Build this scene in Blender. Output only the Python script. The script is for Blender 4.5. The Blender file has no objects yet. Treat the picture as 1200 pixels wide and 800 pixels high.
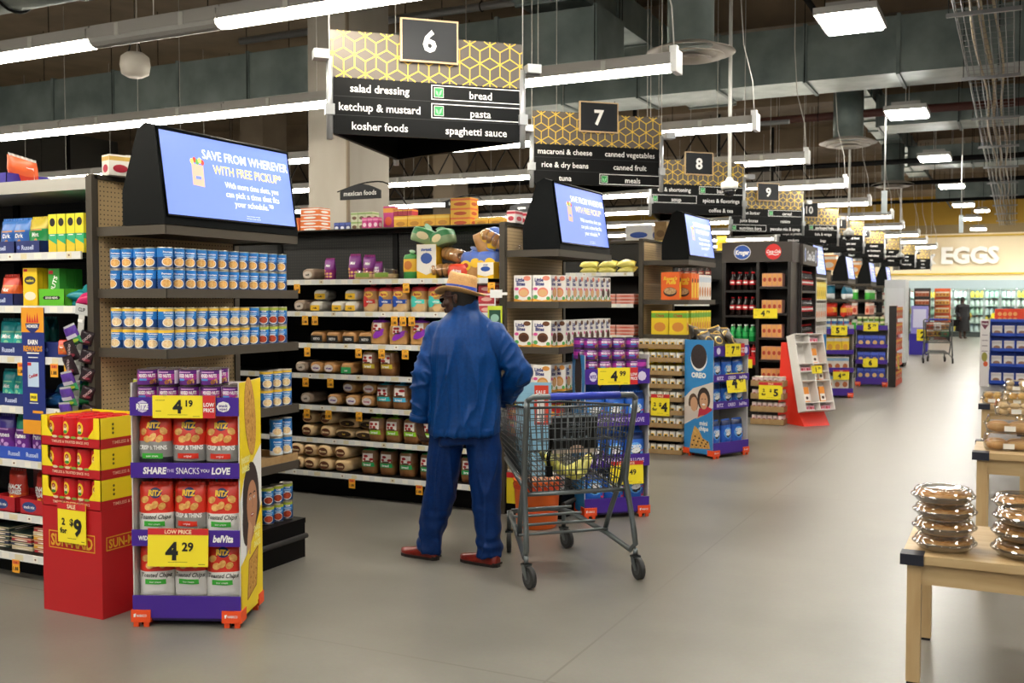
import bpy, bmesh, math, random
from mathutils import Vector, Matrix, noise
from math import sin, cos, pi, radians
RN = random.Random(11)
scene = bpy.context.scene
COL = scene.collection

# ---------------------------------------------------------------- camera, world, exposure
HCAM = 1.6
cd = bpy.data.cameras.new('camera'); cam = bpy.data.objects.new('camera', cd); COL.objects.link(cam)
cam.location = (0, 0, HCAM); cam.rotation_euler = (radians(90 - 2.3), 0, radians(26.26))
cd.sensor_width = 36; cd.lens = 1195 / 1200 * 36; cd.clip_start = .05; cd.clip_end = 200
cd.dof.use_dof = True; cd.dof.focus_distance = 6.0; cd.dof.aperture_fstop = 4.0
scene.camera = cam
w = bpy.data.worlds.new('world'); scene.world = w; w.use_nodes = True
w.node_tree.nodes['Background'].inputs[0].default_value = (.75, .85, 1, 1)
w.node_tree.nodes['Background'].inputs[1].default_value = .2
STRIP_E = 48.0; BAY_E = 85.0; SCREEN_E = .9
vs = scene.view_settings
vs.view_transform = 'Standard'; vs.look = 'None'; vs.gamma = 1; vs.use_curve_mapping = False
vs.exposure = 0.0
scene.cycles.use_denoising = True
scene.cycles.max_bounces = 7; scene.cycles.transparent_max_bounces = 24
scene.cycles.sample_clamp_indirect = 6

# ---------------------------------------------------------------- materials
def lin(c):
    if isinstance(c, str):
        c = c.lstrip('#'); c = tuple(int(c[i:i+2], 16) / 255 for i in (0, 2, 4))
        return tuple(x / 12.92 if x <= .04045 else ((x + .055) / 1.055) ** 2.4 for x in c)
    return c
_M = {}
def M(c, rough=.5, metal=0.0, emit=0.0, spec=.5):
    k = (c, rough, metal, emit, spec)
    if k in _M: return _M[k]
    m = bpy.data.materials.new('mat_' + str(len(_M))); m.use_nodes = True
    b = m.node_tree.nodes['Principled BSDF']; r = lin(c)
    b.inputs['Base Color'].default_value = (*r, 1); b.inputs['Roughness'].default_value = rough
    b.inputs['Metallic'].default_value = metal; b.inputs['Specular IOR Level'].default_value = spec
    if emit:
        b.inputs['Emission Color'].default_value = (*r, 1); b.inputs['Emission Strength'].default_value = emit
    m.diffuse_color = (*r, 1)
    _M[k] = m
    return m
def nodes(m): return m.node_tree.nodes, m.node_tree.links
def pm(name, c1, c2, scale=8, rough=.5, metal=0, bump=0, stretch=(1, 1, 1), rough2=None, detail=5):
    """two-tone noise material in object space"""
    if name in _M: return _M[name]
    m = bpy.data.materials.new(name); m.use_nodes = True; N, L = nodes(m); b = N['Principled BSDF']
    tc = N.new('ShaderNodeTexCoord'); mp = N.new('ShaderNodeMapping'); mp.inputs['Scale'].default_value = stretch
    nz = N.new('ShaderNodeTexNoise'); nz.inputs['Scale'].default_value = scale; nz.inputs['Detail'].default_value = detail
    cr = N.new('ShaderNodeValToRGB'); cr.color_ramp.elements[0].color = (*lin(c1), 1); cr.color_ramp.elements[1].color = (*lin(c2), 1)
    cr.color_ramp.elements[0].position = .3; cr.color_ramp.elements[1].position = .7
    L.new(tc.outputs['Object'], mp.inputs[0]); L.new(mp.outputs[0], nz.inputs['Vector']); L.new(nz.outputs[0], cr.inputs[0])
    L.new(cr.outputs[0], b.inputs['Base Color']); b.inputs['Roughness'].default_value = rough; b.inputs['Metallic'].default_value = metal
    if rough2 is not None:
        mr = N.new('ShaderNodeMapRange'); mr.inputs[3].default_value = rough; mr.inputs[4].default_value = rough2
        L.new(nz.outputs[0], mr.inputs[0]); L.new(mr.outputs[0], b.inputs['Roughness'])
    if bump:
        bp = N.new('ShaderNodeBump'); bp.inputs['Strength'].default_value = bump; bp.inputs['Distance'].default_value = .01
        L.new(nz.outputs[0], bp.inputs['Height']); L.new(bp.outputs[0], b.inputs['Normal'])
    _M[name] = m
    return m
def peg(name, base, hole, axes, pitch=.0254, r=.16):
    """pegboard: rows of round holes, procedural in object space"""
    m = bpy.data.materials.new(name); m.use_nodes = True; N, L = nodes(m); b = N['Principled BSDF']
    tc = N.new('ShaderNodeTexCoord'); sp = N.new('ShaderNodeSeparateXYZ'); L.new(tc.outputs['Object'], sp.inputs[0])
    cs = []
    for a in axes:
        d = N.new('ShaderNodeMath'); d.operation = 'DIVIDE'; d.inputs[1].default_value = pitch; L.new(sp.outputs[a], d.inputs[0])
        f = N.new('ShaderNodeMath'); f.operation = 'FRACT'; L.new(d.outputs[0], f.inputs[0])
        s = N.new('ShaderNodeMath'); s.operation = 'SUBTRACT'; s.inputs[1].default_value = .5; L.new(f.outputs[0], s.inputs[0])
        q = N.new('ShaderNodeMath'); q.operation = 'MULTIPLY'; L.new(s.outputs[0], q.inputs[0]); L.new(s.outputs[0], q.inputs[1]); cs.append(q)
    ad = N.new('ShaderNodeMath'); L.new(cs[0].outputs[0], ad.inputs[0]); L.new(cs[1].outputs[0], ad.inputs[1])
    lt = N.new('ShaderNodeMath'); lt.operation = 'LESS_THAN'; lt.inputs[1].default_value = r * r; L.new(ad.outputs[0], lt.inputs[0])
    mx = N.new('ShaderNodeMix'); mx.data_type = 'RGBA'; mx.inputs[6].default_value = (*lin(base), 1); mx.inputs[7].default_value = (*lin(hole), 1)
    L.new(lt.outputs[0], mx.inputs[0]); L.new(mx.outputs[2], b.inputs['Base Color']); b.inputs['Roughness'].default_value = .6
    return m
def clear(name, tint=(.96, .97, .98), gl=.16, rough=.08):
    """thin clear plastic: see-through with a glossy coat"""
    if name in _M: return _M[name]
    m = bpy.data.materials.new(name); m.use_nodes = True; N, L = nodes(m); N.remove(N['Principled BSDF'])
    o = N['Material Output']; t = N.new('ShaderNodeBsdfTransparent'); t.inputs[0].default_value = (*tint, 1)
    g = N.new('ShaderNodeBsdfGlossy'); g.inputs['Roughness'].default_value = rough
    lw = N.new('ShaderNodeLayerWeight'); lw.inputs[0].default_value = .35
    mr = N.new('ShaderNodeMapRange'); mr.inputs[3].default_value = gl * .45; mr.inputs[4].default_value = min(.85, gl * 3)
    mx = N.new('ShaderNodeMixShader'); L.new(lw.outputs['Facing'], mr.inputs[0]); L.new(mr.outputs[0], mx.inputs[0])
    L.new(t.outputs[0], mx.inputs[1]); L.new(g.outputs[0], mx.inputs[2]); L.new(mx.outputs[0], o.inputs[0])
    _M[name] = m
    return m
WHITE = M('#eeeeec', .45); BLACK = M('#050506', .5, 0, 0, .15); INK = M('#151515', .6)
RAIL = M('#d9dad8', .4); DKMET = M('#0c0c0d', .55, 0, 0, .15); TAUPE = M('#4a443b', .5, .1, 0, .3); GREYM = M('#8f9091', .35, .7)
STEEL = M('#a9acae', .3, .9); TIN = M('#b9b4a6', .28, .95); PURP = M('#43228f', .4); YEL = M('#f3df2a', .5); SALERED = M('#c9262c', .5)
ORANGE = M('#f0521e', .45); KRAFT = pm('kraft card', '#9b7c52', '#a98a5e', 30, .75)
CLEAR = clear('clear plastic'); FILM = clear('bag film', (.97, .97, .97), .12, .18)

# ---------------------------------------------------------------- mesh building
_TXT = {}
def text_geo(s, bold):
    k = (s, bold)
    if k not in _TXT:
        c = bpy.data.curves.new('t', 'FONT'); c.body = s; c.size = 1; c.align_x = 'LEFT'; c.resolution_u = 2; c.offset = bold; c.fill_mode = 'FRONT'
        o = bpy.data.objects.new('t', c); COL.objects.link(o)
        dg = bpy.context.evaluated_depsgraph_get(); me = bpy.data.meshes.new_from_object(o.evaluated_get(dg))
        vs_ = [(v.co.x, v.co.y) for v in me.vertices]; fs = [tuple(p.vertices) for p in me.polygons]
        bpy.data.objects.remove(o); bpy.data.curves.remove(c); bpy.data.meshes.remove(me)
        xs = [v[0] for v in vs_] or [0]; x0, x1 = min(xs), max(xs)
        _TXT[k] = ([(x - (x0 + x1) / 2, y) for x, y in vs_], fs, x1 - x0)
    return _TXT[k]
class MB:
    def __init__(s): s.v, s.f, s.m, s.sm, s.mats, s.T = [], [], [], [], [], None
    def mi(s, m):
        for i, x in enumerate(s.mats):
            if x is m: return i
        s.mats.append(m); return len(s.mats) - 1
    def V(s, p):
        if s.T is not None: p = s.T @ Vector(p)
        s.v.append((p[0], p[1], p[2])); return len(s.v) - 1
    def F(s, ids, m, sm=False): s.f.append(tuple(ids)); s.m.append(s.mi(m)); s.sm.append(sm)
    def poly(s, pts, m, sm=False): s.F([s.V(p) for p in pts], m, sm)
    def box(s, x0, y0, z0, x1, y1, z1, m, **fm):
        i = [s.V(p) for p in ((x0, y0, z0), (x1, y0, z0), (x1, y1, z0), (x0, y1, z0), (x0, y0, z1), (x1, y0, z1), (x1, y1, z1), (x0, y1, z1))]
        for n, q in (('d', (3, 2, 1, 0)), ('u', (4, 5, 6, 7)), ('f', (0, 1, 5, 4)), ('r', (1, 2, 6, 5)), ('b', (2, 3, 7, 6)), ('l', (3, 0, 4, 7))):
            s.F([i[k] for k in q], fm.get(n, m))
        return s
    def ring(s, pts): return [s.V(p) for p in pts]
    def skin(s, rings, m, cap=True, closed=True, sm=True):
        for a, b in zip(rings, rings[1:]):
            n = len(a)
            for k in range(n if closed else n - 1): s.F((a[k], a[(k + 1) % n], b[(k + 1) % n], b[k]), m, sm)
        if cap: s.F(rings[0][::-1], m); s.F(rings[-1], m)
    def lathe(s, prof, m, n=20, c=(0, 0), cap=True, sm=True, el=1):
        rs = [s.ring([(c[0] + r * cos(2 * pi * k / n), c[1] + el * r * sin(2 * pi * k / n), z) for k in range(n)]) for r, z in prof]
        s.skin(rs, m, cap, True, sm); return s
    def tube(s, path, r, m, n=8, cap=True, closed=False):
        P = [Vector(p) for p in path]; rs = []; L_ = len(P); up = None
        for i, p in enumerate(P):
            a = P[i - 1] if (i or closed) else p; b = P[(i + 1) % L_] if (i < L_ - 1 or closed) else p
            t = (b - a).normalized()
            if up is None: up = t.orthogonal().normalized()
            up = (up - t * up.dot(t)); up = up.normalized() if up.length > 1e-6 else t.orthogonal().normalized()
            q = t.cross(up); rr = r[i] if isinstance(r, (list, tuple)) else r
            rs.append(s.ring([p + (up * cos(2 * pi * k / n) + q * sin(2 * pi * k / n)) * rr for k in range(n)]))
        if closed: rs.append(rs[0]); cap = False
        s.skin(rs, m, cap); return s
    def cyl(s, a, b, r, m, n=12, r2=None): return s.tube([a, b], [r, r if r2 is None else r2], m, n)
    def ball(s, c, r, m, n=12, k=8, sc=(1, 1, 1)):
        rs = []
        for j in range(1, k):
            th = pi * j / k
            rs.append(s.ring([(c[0] + sc[0] * r * sin(th) * cos(2 * pi * i / n), c[1] + sc[1] * r * sin(th) * sin(2 * pi * i / n), c[2] - sc[2] * r * cos(th)) for i in range(n)]))
        s.skin(rs, m, True)
        return s
    # art on a surface S(u, v, d) -> point
    def rect(s, S, u0, v0, u1, v1, m, d=.0008, nu=1, nv=1):
        g = [[s.V(S(u0 + (u1 - u0) * i / nu, v0 + (v1 - v0) * j / nv, d)) for i in range(nu + 1)] for j in range(nv + 1)]
        for j in range(nv):
            for i in range(nu): s.F((g[j][i], g[j][i + 1], g[j + 1][i + 1], g[j + 1][i]), m, nu > 1)
    def ell(s, S, cu, cv, ru, rv, m, d=.0012, n=14, rings=1, rot=0):
        def pt(f, k):
            a, b = ru * f * cos(2 * pi * k / n), rv * f * sin(2 * pi * k / n)
            return S(cu + a * cos(rot) - b * sin(rot), cv + a * sin(rot) + b * cos(rot), d)
        c = s.V(S(cu, cv, d)); pr = None
        for q in range(1, rings + 1):
            r_ = [s.V(pt(q / rings, k)) for k in range(n)]
            for k in range(n):
                if pr is None: s.F((c, r_[k], r_[(k + 1) % n]), m, rings > 1)
                else: s.F((pr[k], r_[k], r_[(k + 1) % n], pr[(k + 1) % n]), m, True)
            pr = r_
    def shape(s, S, pts, m, d=.001): s.F([s.V(S(u, v, d)) for u, v in pts], m)
    def strip(s, S, pts, w, m, d=.001):
        for (a, b), (c, e) in zip(pts, pts[1:]):
            l = math.hypot(c - a, e - b) or 1; nx, ny = -(e - b) / l * w / 2, (c - a) / l * w / 2
            s.shape(S, [(a - nx, b - ny), (c - nx, e - ny), (c + nx, e + ny), (a + nx, b + ny)], m, d)
    def text(s, S, t, cu, cv, h, m, d=.0016, bold=.02, maxw=None, slant=0, al='C', rot=0):
        vs_, fs, wd = text_geo(t, bold); k = h / .72
        kx = k if maxw is None else min(k, maxw / max(wd, 1e-6))
        off = {'C': 0, 'L': wd / 2 * kx, 'R': -wd / 2 * kx}[al]
        ids = []
        for x, y in vs_:
            a, b = (x * kx + off + slant * y * k), (y - .36) * k
            ids.append(s.V(S(cu + a * cos(rot) - b * sin(rot), cv + a * sin(rot) + b * cos(rot), d)))
        for f in fs: s.F([ids[i] for i in f], m)
    def mesh(s, name='mesh'):
        me = bpy.data.meshes.new(name); me.from_pydata(s.v, [], s.f)
        for m in s.mats: me.materials.append(m)
        me.polygons.foreach_set('material_index', s.m); me.polygons.foreach_set('use_smooth', s.sm); me.update(); return me
def plane(o, ux, uy):
    o, ux, uy = Vector(o), Vector(ux).normalized(), Vector(uy).normalized(); n = ux.cross(uy)
    return lambda u, v, d=0: o + ux * u + uy * v + n * d
def front(y=0, x=0, z=0): return plane((x, y, z), (1, 0, 0), (0, 0, 1))          # faces -y
def rside(x, y=0, z=0): return plane((x, y, z), (0, 1, 0), (0, 0, 1))            # faces +x
def lside(x, y=0, z=0): return plane((x, y, z), (0, -1, 0), (0, 0, 1))           # faces -x
def topf(z): return plane((0, 0, z), (1, 0, 0), (0, 1, 0))
def wrap(r): return lambda u, v, d=0: Vector((sin(u / r) * (r + d), -cos(u / r) * (r + d), v))

# ---------------------------------------------------------------- objects
def tag(o, label=None, cat=None, group=None, kind=None):
    if label: o['label'] = label
    if cat: o['category'] = cat
    if group: o['group'] = group
    if kind: o['kind'] = kind
    return o
def obj(name, data, parent=None, loc=(0, 0, 0), rot=0, label=None):
    if isinstance(data, MB): data = data.mesh(name)
    o = bpy.data.objects.new(name, data); COL.objects.link(o)
    o.location = loc; o.rotation_euler = rot if isinstance(rot, tuple) else (0, 0, rot)
    if parent is not None: o.parent = parent
    if label: o['label'] = label
    return o
def thing(name, label, cat, data=None, loc=(0, 0, 0), rot=0, group=None): return tag(obj(name, data, None, loc, rot), label, cat, group)
def struct(name, mb): return tag(obj(name, mb), kind='structure')
class Tpl:
    """one kind of thing: its mesh, its parts (name, mesh, label, sub-parts)"""
    def __init__(s, root=None, parts=()):
        s.root = root.mesh('body') if isinstance(root, MB) else root
        s.parts = [(p[0], p[1].mesh(p[0]), p[2] if len(p) > 2 else None, [(q[0], q[1].mesh(q[0])) for q in (p[3] if len(p) > 3 else ())]) for p in parts]
    def put(s, name, label, cat, loc, rot=0, group=None, scale=None):
        o = thing(name, label, cat, s.root, loc, rot, group)
        if scale: o.scale = scale if isinstance(scale, tuple) else (scale,) * 3
        for n, me, lb, subs in s.parts:
            p = obj(n, me, o, label=lb)
            for n2, me2 in subs: obj(n2, me2, p)
        return o
def boxes(name, rows, m, parent):
    for r in rows: obj(name, MB().box(*r, m), parent)
ORD = 'first second third fourth fifth sixth seventh eighth ninth tenth eleventh twelfth thirteenth fourteenth fifteenth sixteenth seventeenth eighteenth nineteenth twentieth twenty-first twenty-second twenty-third twenty-fourth'.split()
def nth(i): return ORD[i]
FX = pi / 2        # turns a thing's front (-y) to face +x, the corridor
# ---------------------------------------------------------------- setting
def floor_mat():
    m = bpy.data.materials.new('polished concrete'); m.use_nodes = True; N, L = nodes(m); b = N['Principled BSDF']
    tc = N.new('ShaderNodeTexCoord')
    a = N.new('ShaderNodeTexNoise'); a.inputs['Scale'].default_value = .9; a.inputs['Detail'].default_value = 8; a.inputs['Roughness'].default_value = .6
    f = N.new('ShaderNodeTexNoise'); f.inputs['Scale'].default_value = 60; f.inputs['Detail'].default_value = 4
    L.new(tc.outputs['Object'], a.inputs['Vector']); L.new(tc.outputs['Object'], f.inputs['Vector'])
    cr = N.new('ShaderNodeValToRGB'); cr.color_ramp.elements[0].color = (*lin('#6d6a63'), 1); cr.color_ramp.elements[1].color = (*lin('#838078'), 1)
    cr.color_ramp.elements[0].position = .35; cr.color_ramp.elements[1].position = .68; L.new(a.outputs[0], cr.inputs[0])
    mx = N.new('ShaderNodeMix'); mx.data_type = 'RGBA'; mx.blend_type = 'MULTIPLY'; mx.inputs[0].default_value = .22
    L.new(cr.outputs[0], mx.inputs[6]); L.new(f.outputs['Color'], mx.inputs[7])
    # saw-cut joints every 4.6 m
    sp = N.new('ShaderNodeSeparateXYZ'); L.new(tc.outputs['Object'], sp.inputs[0]); ms = []
    for ax, o in ((0, 1.55), (1, .55)):
        d = N.new('ShaderNodeMath'); d.operation = 'ADD'; d.inputs[1].default_value = 60 + o; L.new(sp.outputs[ax], d.inputs[0])
        q = N.new('ShaderNodeMath'); q.operation = 'MODULO'; q.inputs[1].default_value = 4.6; L.new(d.outputs[0], q.inputs[0])
        l = N.new('ShaderNodeMath'); l.operation = 'LESS_THAN'; l.inputs[1].default_value = .012; L.new(q.outputs[0], l.inputs[0]); ms.append(l)
    mm = N.new('ShaderNodeMath'); mm.operation = 'MAXIMUM'; L.new(ms[0].outputs[0], mm.inputs[0]); L.new(ms[1].outputs[0], mm.inputs[1])
    m2 = N.new('ShaderNodeMix'); m2.data_type = 'RGBA'; m2.inputs[7].default_value = (*lin('#67635c'), 1)
    L.new(mm.outputs[0], m2.inputs[0]); L.new(mx.outputs[2], m2.inputs[6]); L.new(m2.outputs[2], b.inputs['Base Color'])
    mr = N.new('ShaderNodeMapRange'); mr.inputs[3].default_value = .24; mr.inputs[4].default_value = .42; L.new(a.outputs[0], mr.inputs[0])
    L.new(mr.outputs[0], b.inputs['Roughness']); b.inputs['Specular IOR Level'].default_value = .55
    return m
X0, X1, Y0, Y1, ZC = -24, 9, -9, 50, 6.3
mb = MB(); mb.box(X0, Y0, -.1, X1, Y1, 0, floor_mat()); struct('floor', mb)
CEIL = pm('ceiling concrete', '#6f604e', '#85745f', 1.4, .85, bump=.1)
mb = MB(); mb.box(X0, Y0, ZC, X1, Y1, ZC + .2, CEIL); struct('ceiling', mb)
DARKW = pm('dark wall paint', '#3d3c39', '#47453f', .7, .8)
mb = MB(); mb.box(X0 - .2, Y0, 0, X0, Y1, ZC, DARKW); struct('wall_left', mb)
mb = MB(); mb.box(X1, Y0, 0, X1 + .2, Y1, ZC, pm('pale wall paint', '#b9b3a6', '#c4beb0', .7, .8)); struct('wall_right', mb)
CREAM = pm('cream wall paint', '#efdcb6', '#f5e6c6', .6, .8); OCHRE = pm('ochre wall paint', '#a5812a', '#b08c32', .6, .8)
mb = MB(); mb.box(X0, Y1, 0, X1, Y1 + .2, 4.6, CREAM); mb.box(X0, Y1 - .05, 5.0, X1, Y1 + .2, ZC, OCHRE); mb.box(X0, Y1, 4.6, X1, Y1 + .2, 5.0, pm('tan wall paint', '#8d7a55', '#97835c', .6, .8)); struct('wall_back', mb)
# concrete beams under the slab, both ways
n = 0
for y in (3.2, 9.6, 16, 22.4, 28.8, 35.2, 41.6):
    n += 1; mb = MB(); mb.box(X0, y - .22, ZC - .55, X1, y + .22, ZC, CEIL); struct('trim_%d' % n, mb)
# concrete pillars
CONC = pm('cast concrete', '#857f76', '#9a948b', 1.6, .8, bump=.15, stretch=(1, 1, .35))
CONCB = pm('brown concrete', '#6f6354', '#7b6e5e', 1.6, .85)
for k, (x, y, sx, sy, m_) in enumerate(((-6.94, 9.82, .53, .84, CONC), (-11.4, 20, .5, .7, CONCB), (-16.7, 20, .7, .9, CONCB), (-10.1, 5.9, .6, .6, CONCB), (-7.2, 32.9, .8, .8, CONC))):
    mb = MB(); mb.box(x - sx / 2, y - sy / 2, 0, x + sx / 2, y + sy / 2, ZC, m_)
    mb.box(x + sx / 2 - .01, y - sy / 2 - .012, 0, x + sx / 2 + .012, y - sy / 2 + .03, ZC, CONCB); struct('column_%d' % (k + 1), mb)

# ---------------------------------------------------------------- lamps
LENS = M('#fff6e4', .4, 0, STRIP_E); LENSOFF = M('#8e8d8a', .4); HOUS = M('#8d8a86', .4, .4); BAYL = M('#fffaf0', .4, 0, BAY_E)
CABLE = M('#c9c7c0', .5)
def strip_tpl(L_, on, end):
    h = MB(); h.box(-L_, -.075, .035, 0, .075, .11, HOUS); h.box(-L_, -.045, .11, 0, .045, .135, HOUS)
    for x in (-L_ * .25, -L_ * .75): h.box(x - .02, -.08, .03, x + .02, .08, .115, M('#a7a5a0', .4, .4))
    l = MB(); rs = []
    for x in (-L_ + .01, -.01): rs.append(l.ring([(x, .07 * cos(a), .036 - .055 * sin(a)) for a in [pi * k / 6 for k in range(7)]]))
    l.skin(rs, LENS if on else LENSOFF, True, True, False)
    e = MB(); e.box(-.005, -.085, -.03, .045, .085, .15, WHITE); e.box(-.03, -.03, .13, .03, .03, .19, WHITE)
    c = MB(); c.cyl((-L_ * .52, 0, .13), (-L_ * .52, 0, 2.6), .004, CABLE, 5)
    if end: c.tube([(.0, 0, .18), (-.02, 0, .5), (-.12, 0, .9), (-.16, 0, 1.5), (-.16, 0, 2.6)], .006, CABLE, 5)
    ps = [('housing', h), ('diffuser', l), ('suspension_wire', c)]
    if end: ps.append(('end_cap', e))
    return Tpl(None, ps)
SEG = 2.3
HALF = strip_tpl(1.2, 0, 0)
ST = {(on, e): strip_tpl(SEG, on, e) for on in (0, 1) for e in (0, 1)}
ROWS = [(5.36, -2.5), (7.95, -2.48), (11.0, -2.54), (13.95, -2.53), (17.2, -2.5), (20.6, -2.55), (24.1, -2.5), (27.6, -2.6), (31.1, -2.5), (34.7, -2.55), (38.4, -2.5), (2.4, -2.5), (-.7, -2.5)]
for r, (y, xe) in enumerate(ROWS):
    nm = ['over the bread aisle entrance', 'behind the aisle six sign', 'behind the aisle seven sign', 'behind the aisle eight sign'][r] if r < 4 else 'in the %s lamp row back' % nth(r)
    if r > 10: nm = 'in the %s added fill light row' % nth(r - 11)  # last two rows are added overhead to light near goods facing the camera
    x = xe
    for k in range(7 if r < 6 else 4):
        off = r == 0 and k == 1
        lab = ('unlit grey' if off else 'lit white') + ' strip lamp %s, %s from the corridor' % (nm, nth(k))
        (HALF if off else ST[(1, 1 if k == 0 else 0)]).put('strip_lamp', lab, 'lamp', (x, y, 3.44), 0, 'strip lamps in rows across the aisles'); x -= (1.2 if off else SEG) + .015
def bay():
    h = MB(); h.box(-.3, -.42, .02, .3, .42, .09, M('#b4b3b0', .4, .3)); h.box(-.2, -.3, .09, .2, .3, .16, M('#9a9996', .4, .3))
    d = MB(); d.box(-.27, -.39, 0, .27, .39, .022, BAYL)
    c = MB()
    for s_ in (-1, 1): c.cyl((0, .25 * s_, .15), (0, .25 * s_, 1.89), .005, CABLE, 5)
    return Tpl(None, [('housing', h), ('diffuser', d), ('suspension_wire', c)])
BAY = bay()
for k, y in enumerate((10.9, 16.6, 22.0, 27.5, 33.1, 38.8, 44.5)):
    BAY.put('bay_lamp', 'square white bay lamp over the corridor, %s one along it' % nth(k), 'lamp', (-1.55 + .03 * k, y, 4.4), 0, 'square bay lamps over the corridor')
for k, (x, y) in enumerate(((-1.5, 5.2), (-1.5, 0), (-1.5, -5), (3.2, 2.6), (3.2, 8), (3.2, 13), (3.2, 17.2), (3.2, 24.5), (3.2, 33), (3.2, -3), (-5, 45.5), (-9, 45.5), (2, 45.5), (-5, 42), (2, 41), (-1.33, 47.4), (1.6, 46.8), (3.2, 47.2), (-7.5, 47.2), (-9.5, 47.2), (5, 47.2), (7, 46))):  # extra bays added as fill for the near side and to brighten the far wall
    BAY.put('bay_lamp', 'square white bay lamp added as fill light, %s one' % nth(k), 'lamp', (x, y, 4.4 if y < 47 else 5.35), 0, 'square bay lamps added as fill light')

# ---------------------------------------------------------------- ducts, pipes, trays
GALV = pm('galvanised sheet', '#84908f', '#a9b3b1', 3, .38, .75, rough2=.5); DUCT = pm('dull duct sheet', '#5c6968', '#7d8987', 2, .5, .35)
def rect_duct(label, x0, y0, x1, y1, z0, z1, m=DUCT, along='x'):
    b = MB(); b.box(x0, y0, z0, x1, y1, z1, m, d=GALV)
    L_ = (x1 - x0) if along == 'x' else (y1 - y0); k = int(L_ / 1.25); j = MB(); rods = []; flanges = []
    if along == 'x': j.box(-.025, y0 - .025, z0 - .025, .025, y1 + .025, z1 + .025, m)
    else: j.box(x0 - .025, -.025, z0 - .025, x1 + .025, .025, z1 + .025, m)
    for i in range(k + 1):
        q = (x0 if along == 'x' else y0) + i * L_ / k
        flanges.append((q, 0, 0) if along == 'x' else (0, q, 0))
        if i % 2:
            for s_ in (0, 1):
                p = (q, y0 - .03 if s_ else y1 + .03) if along == 'x' else (x0 - .03 if s_ else x1 + .03, q)
                rods.append(((*p, z0 - .03), (*p, ZC)))
    t = thing('air_duct', label, 'duct', None, (0, 0, 0)); obj('trunk', b, t); [obj('hanger_rod', MB().cyl(a_, b_, .006, DKMET, 5), t) for a_, b_ in rods]; j = j.mesh('flange')
    for q in flanges: obj('joint_flange', j, t, q)
rect_duct('long dull sheet metal air duct behind the aisle six sign, running along the aisle', -22, 11.6, -4.6, 12.5, 4.5, 5.15)
rect_duct('wide galvanised air duct crossing above the corridor past the first square lamp', -9, 15.0, 8.5, 16.0, 4.72, 5.5)
rect_duct('grey air duct crossing the ceiling behind the second square lamp', -2.3, 19.6, 8.5, 20.6, 4.75, 5.3)
rect_duct('far grey air duct crossing the ceiling near the third square lamp', -2.3, 25.7, 8.5, 26.6, 4.75, 5.2)
rect_duct('farthest grey air duct crossing the ceiling before the yellow wall', -2.3, 35, 8.5, 36, 4.8, 5.3)
rect_duct('flat bright bottomed air duct running back over the aisle seven sign', -5.6, 6.5, -4.75, 19, 5.25, 5.7, DUCT, 'y')
rect_duct('narrow air duct running back beside the round ceiling diffuser', -2.85, 16.5, -2.35, 32, 5.2, 5.6, DUCT, 'y')
def round_duct(label, y, z, r, x0, x1):
    b = MB(); b.cyl((x0, y, z), (x1, y, z), r, GALV, 28); t = thing('round_duct', label, 'duct'); obj('trunk', b, t)
    k = int((x1 - x0) / 1.5)
    for i in range(k + 1):
        x = x0 + i * (x1 - x0) / k; j = MB(); s_ = MB(); j.cyl((x - .03, y, z), (x + .03, y, z), r + .02, GALV, 28)
        s_.tube([(x + .5, y + (r + .015) * sin(a), z - (r + .015) * cos(a)) for a in [2 * pi * q / 24 for q in range(24)]], .016, BLACK, 5, closed=True); s_.cyl((x + .5, y, z + r), (x + .5, y, ZC), .006, DKMET, 5); obj('joint_band', j, t)
        if i < k: obj('hanger_strap', s_, t)
round_duct('shiny round spiral air duct high at the upper corner, above the nearest strip lamps', 7.5, 4.95, .27, -11.6, -7.1)
def pipe(label, a, b, r, m, hang=2.6):
    p = MB(); p.cyl(a, b, r, m, 10); A, B = Vector(a), Vector(b); L_ = (B - A).length; t = thing('ceiling_pipe', label, 'pipe'); obj('pipe_run', p, t)
    for i in range(int(L_ / hang)):
        q = A + (B - A) * ((i + .5) * hang / L_); h = MB(); h.tube([q + Vector((0, (r + .01) * sin(t_), (r + .01) * cos(t_))) for t_ in [2 * pi * k / 10 for k in range(10)]], .008, DKMET, 5, closed=True); h.cyl(q + Vector((0, 0, r)), (q[0], q[1], ZC), .006, DKMET, 5); obj('hanger', h, t)
RUST = M('#4a2721', .6)
pipe('thin black sprinkler pipe along the aisle above the nearest strip lamps', (-20, 9.0, 4.75), (-1, 9.0, 4.75), .03, BLACK)
pipe('dark red sprinkler main crossing the ceiling behind the second square lamp', (-20, 18.2, 4.75), (8, 18.2, 4.75), .07, RUST)
pipe('thin dark pipe running back over the corridor beside the square lamps', (-2.4, 8, 5.35), (-2.4, 45, 5.35), .04, DKMET)
pipe('grey conduit along the aisle behind the aisle six sign', (-20, 15.2, 4.2), (-3, 15.2, 4.2), .035, GREYM)
pipe('grey conduit pair member crossing behind the first square lamp', (-10, 11.5, 5.3), (8, 11.5, 5.3), .05, GREYM)
pipe('black conduit crossing just beyond the third square lamp', (-14, 23.6, 4.6), (8, 23.6, 4.6), .06, DKMET)
pipe('dark pipe crossing over the aisle ten sign', (-16, 25.2, 4.3), (6, 25.2, 4.3), .05, BLACK)
pipe('dark pipe crossing far back over the aisle twelve sign', (-16, 31.0, 4.4), (6, 31.0, 4.4), .05, DKMET)
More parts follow.
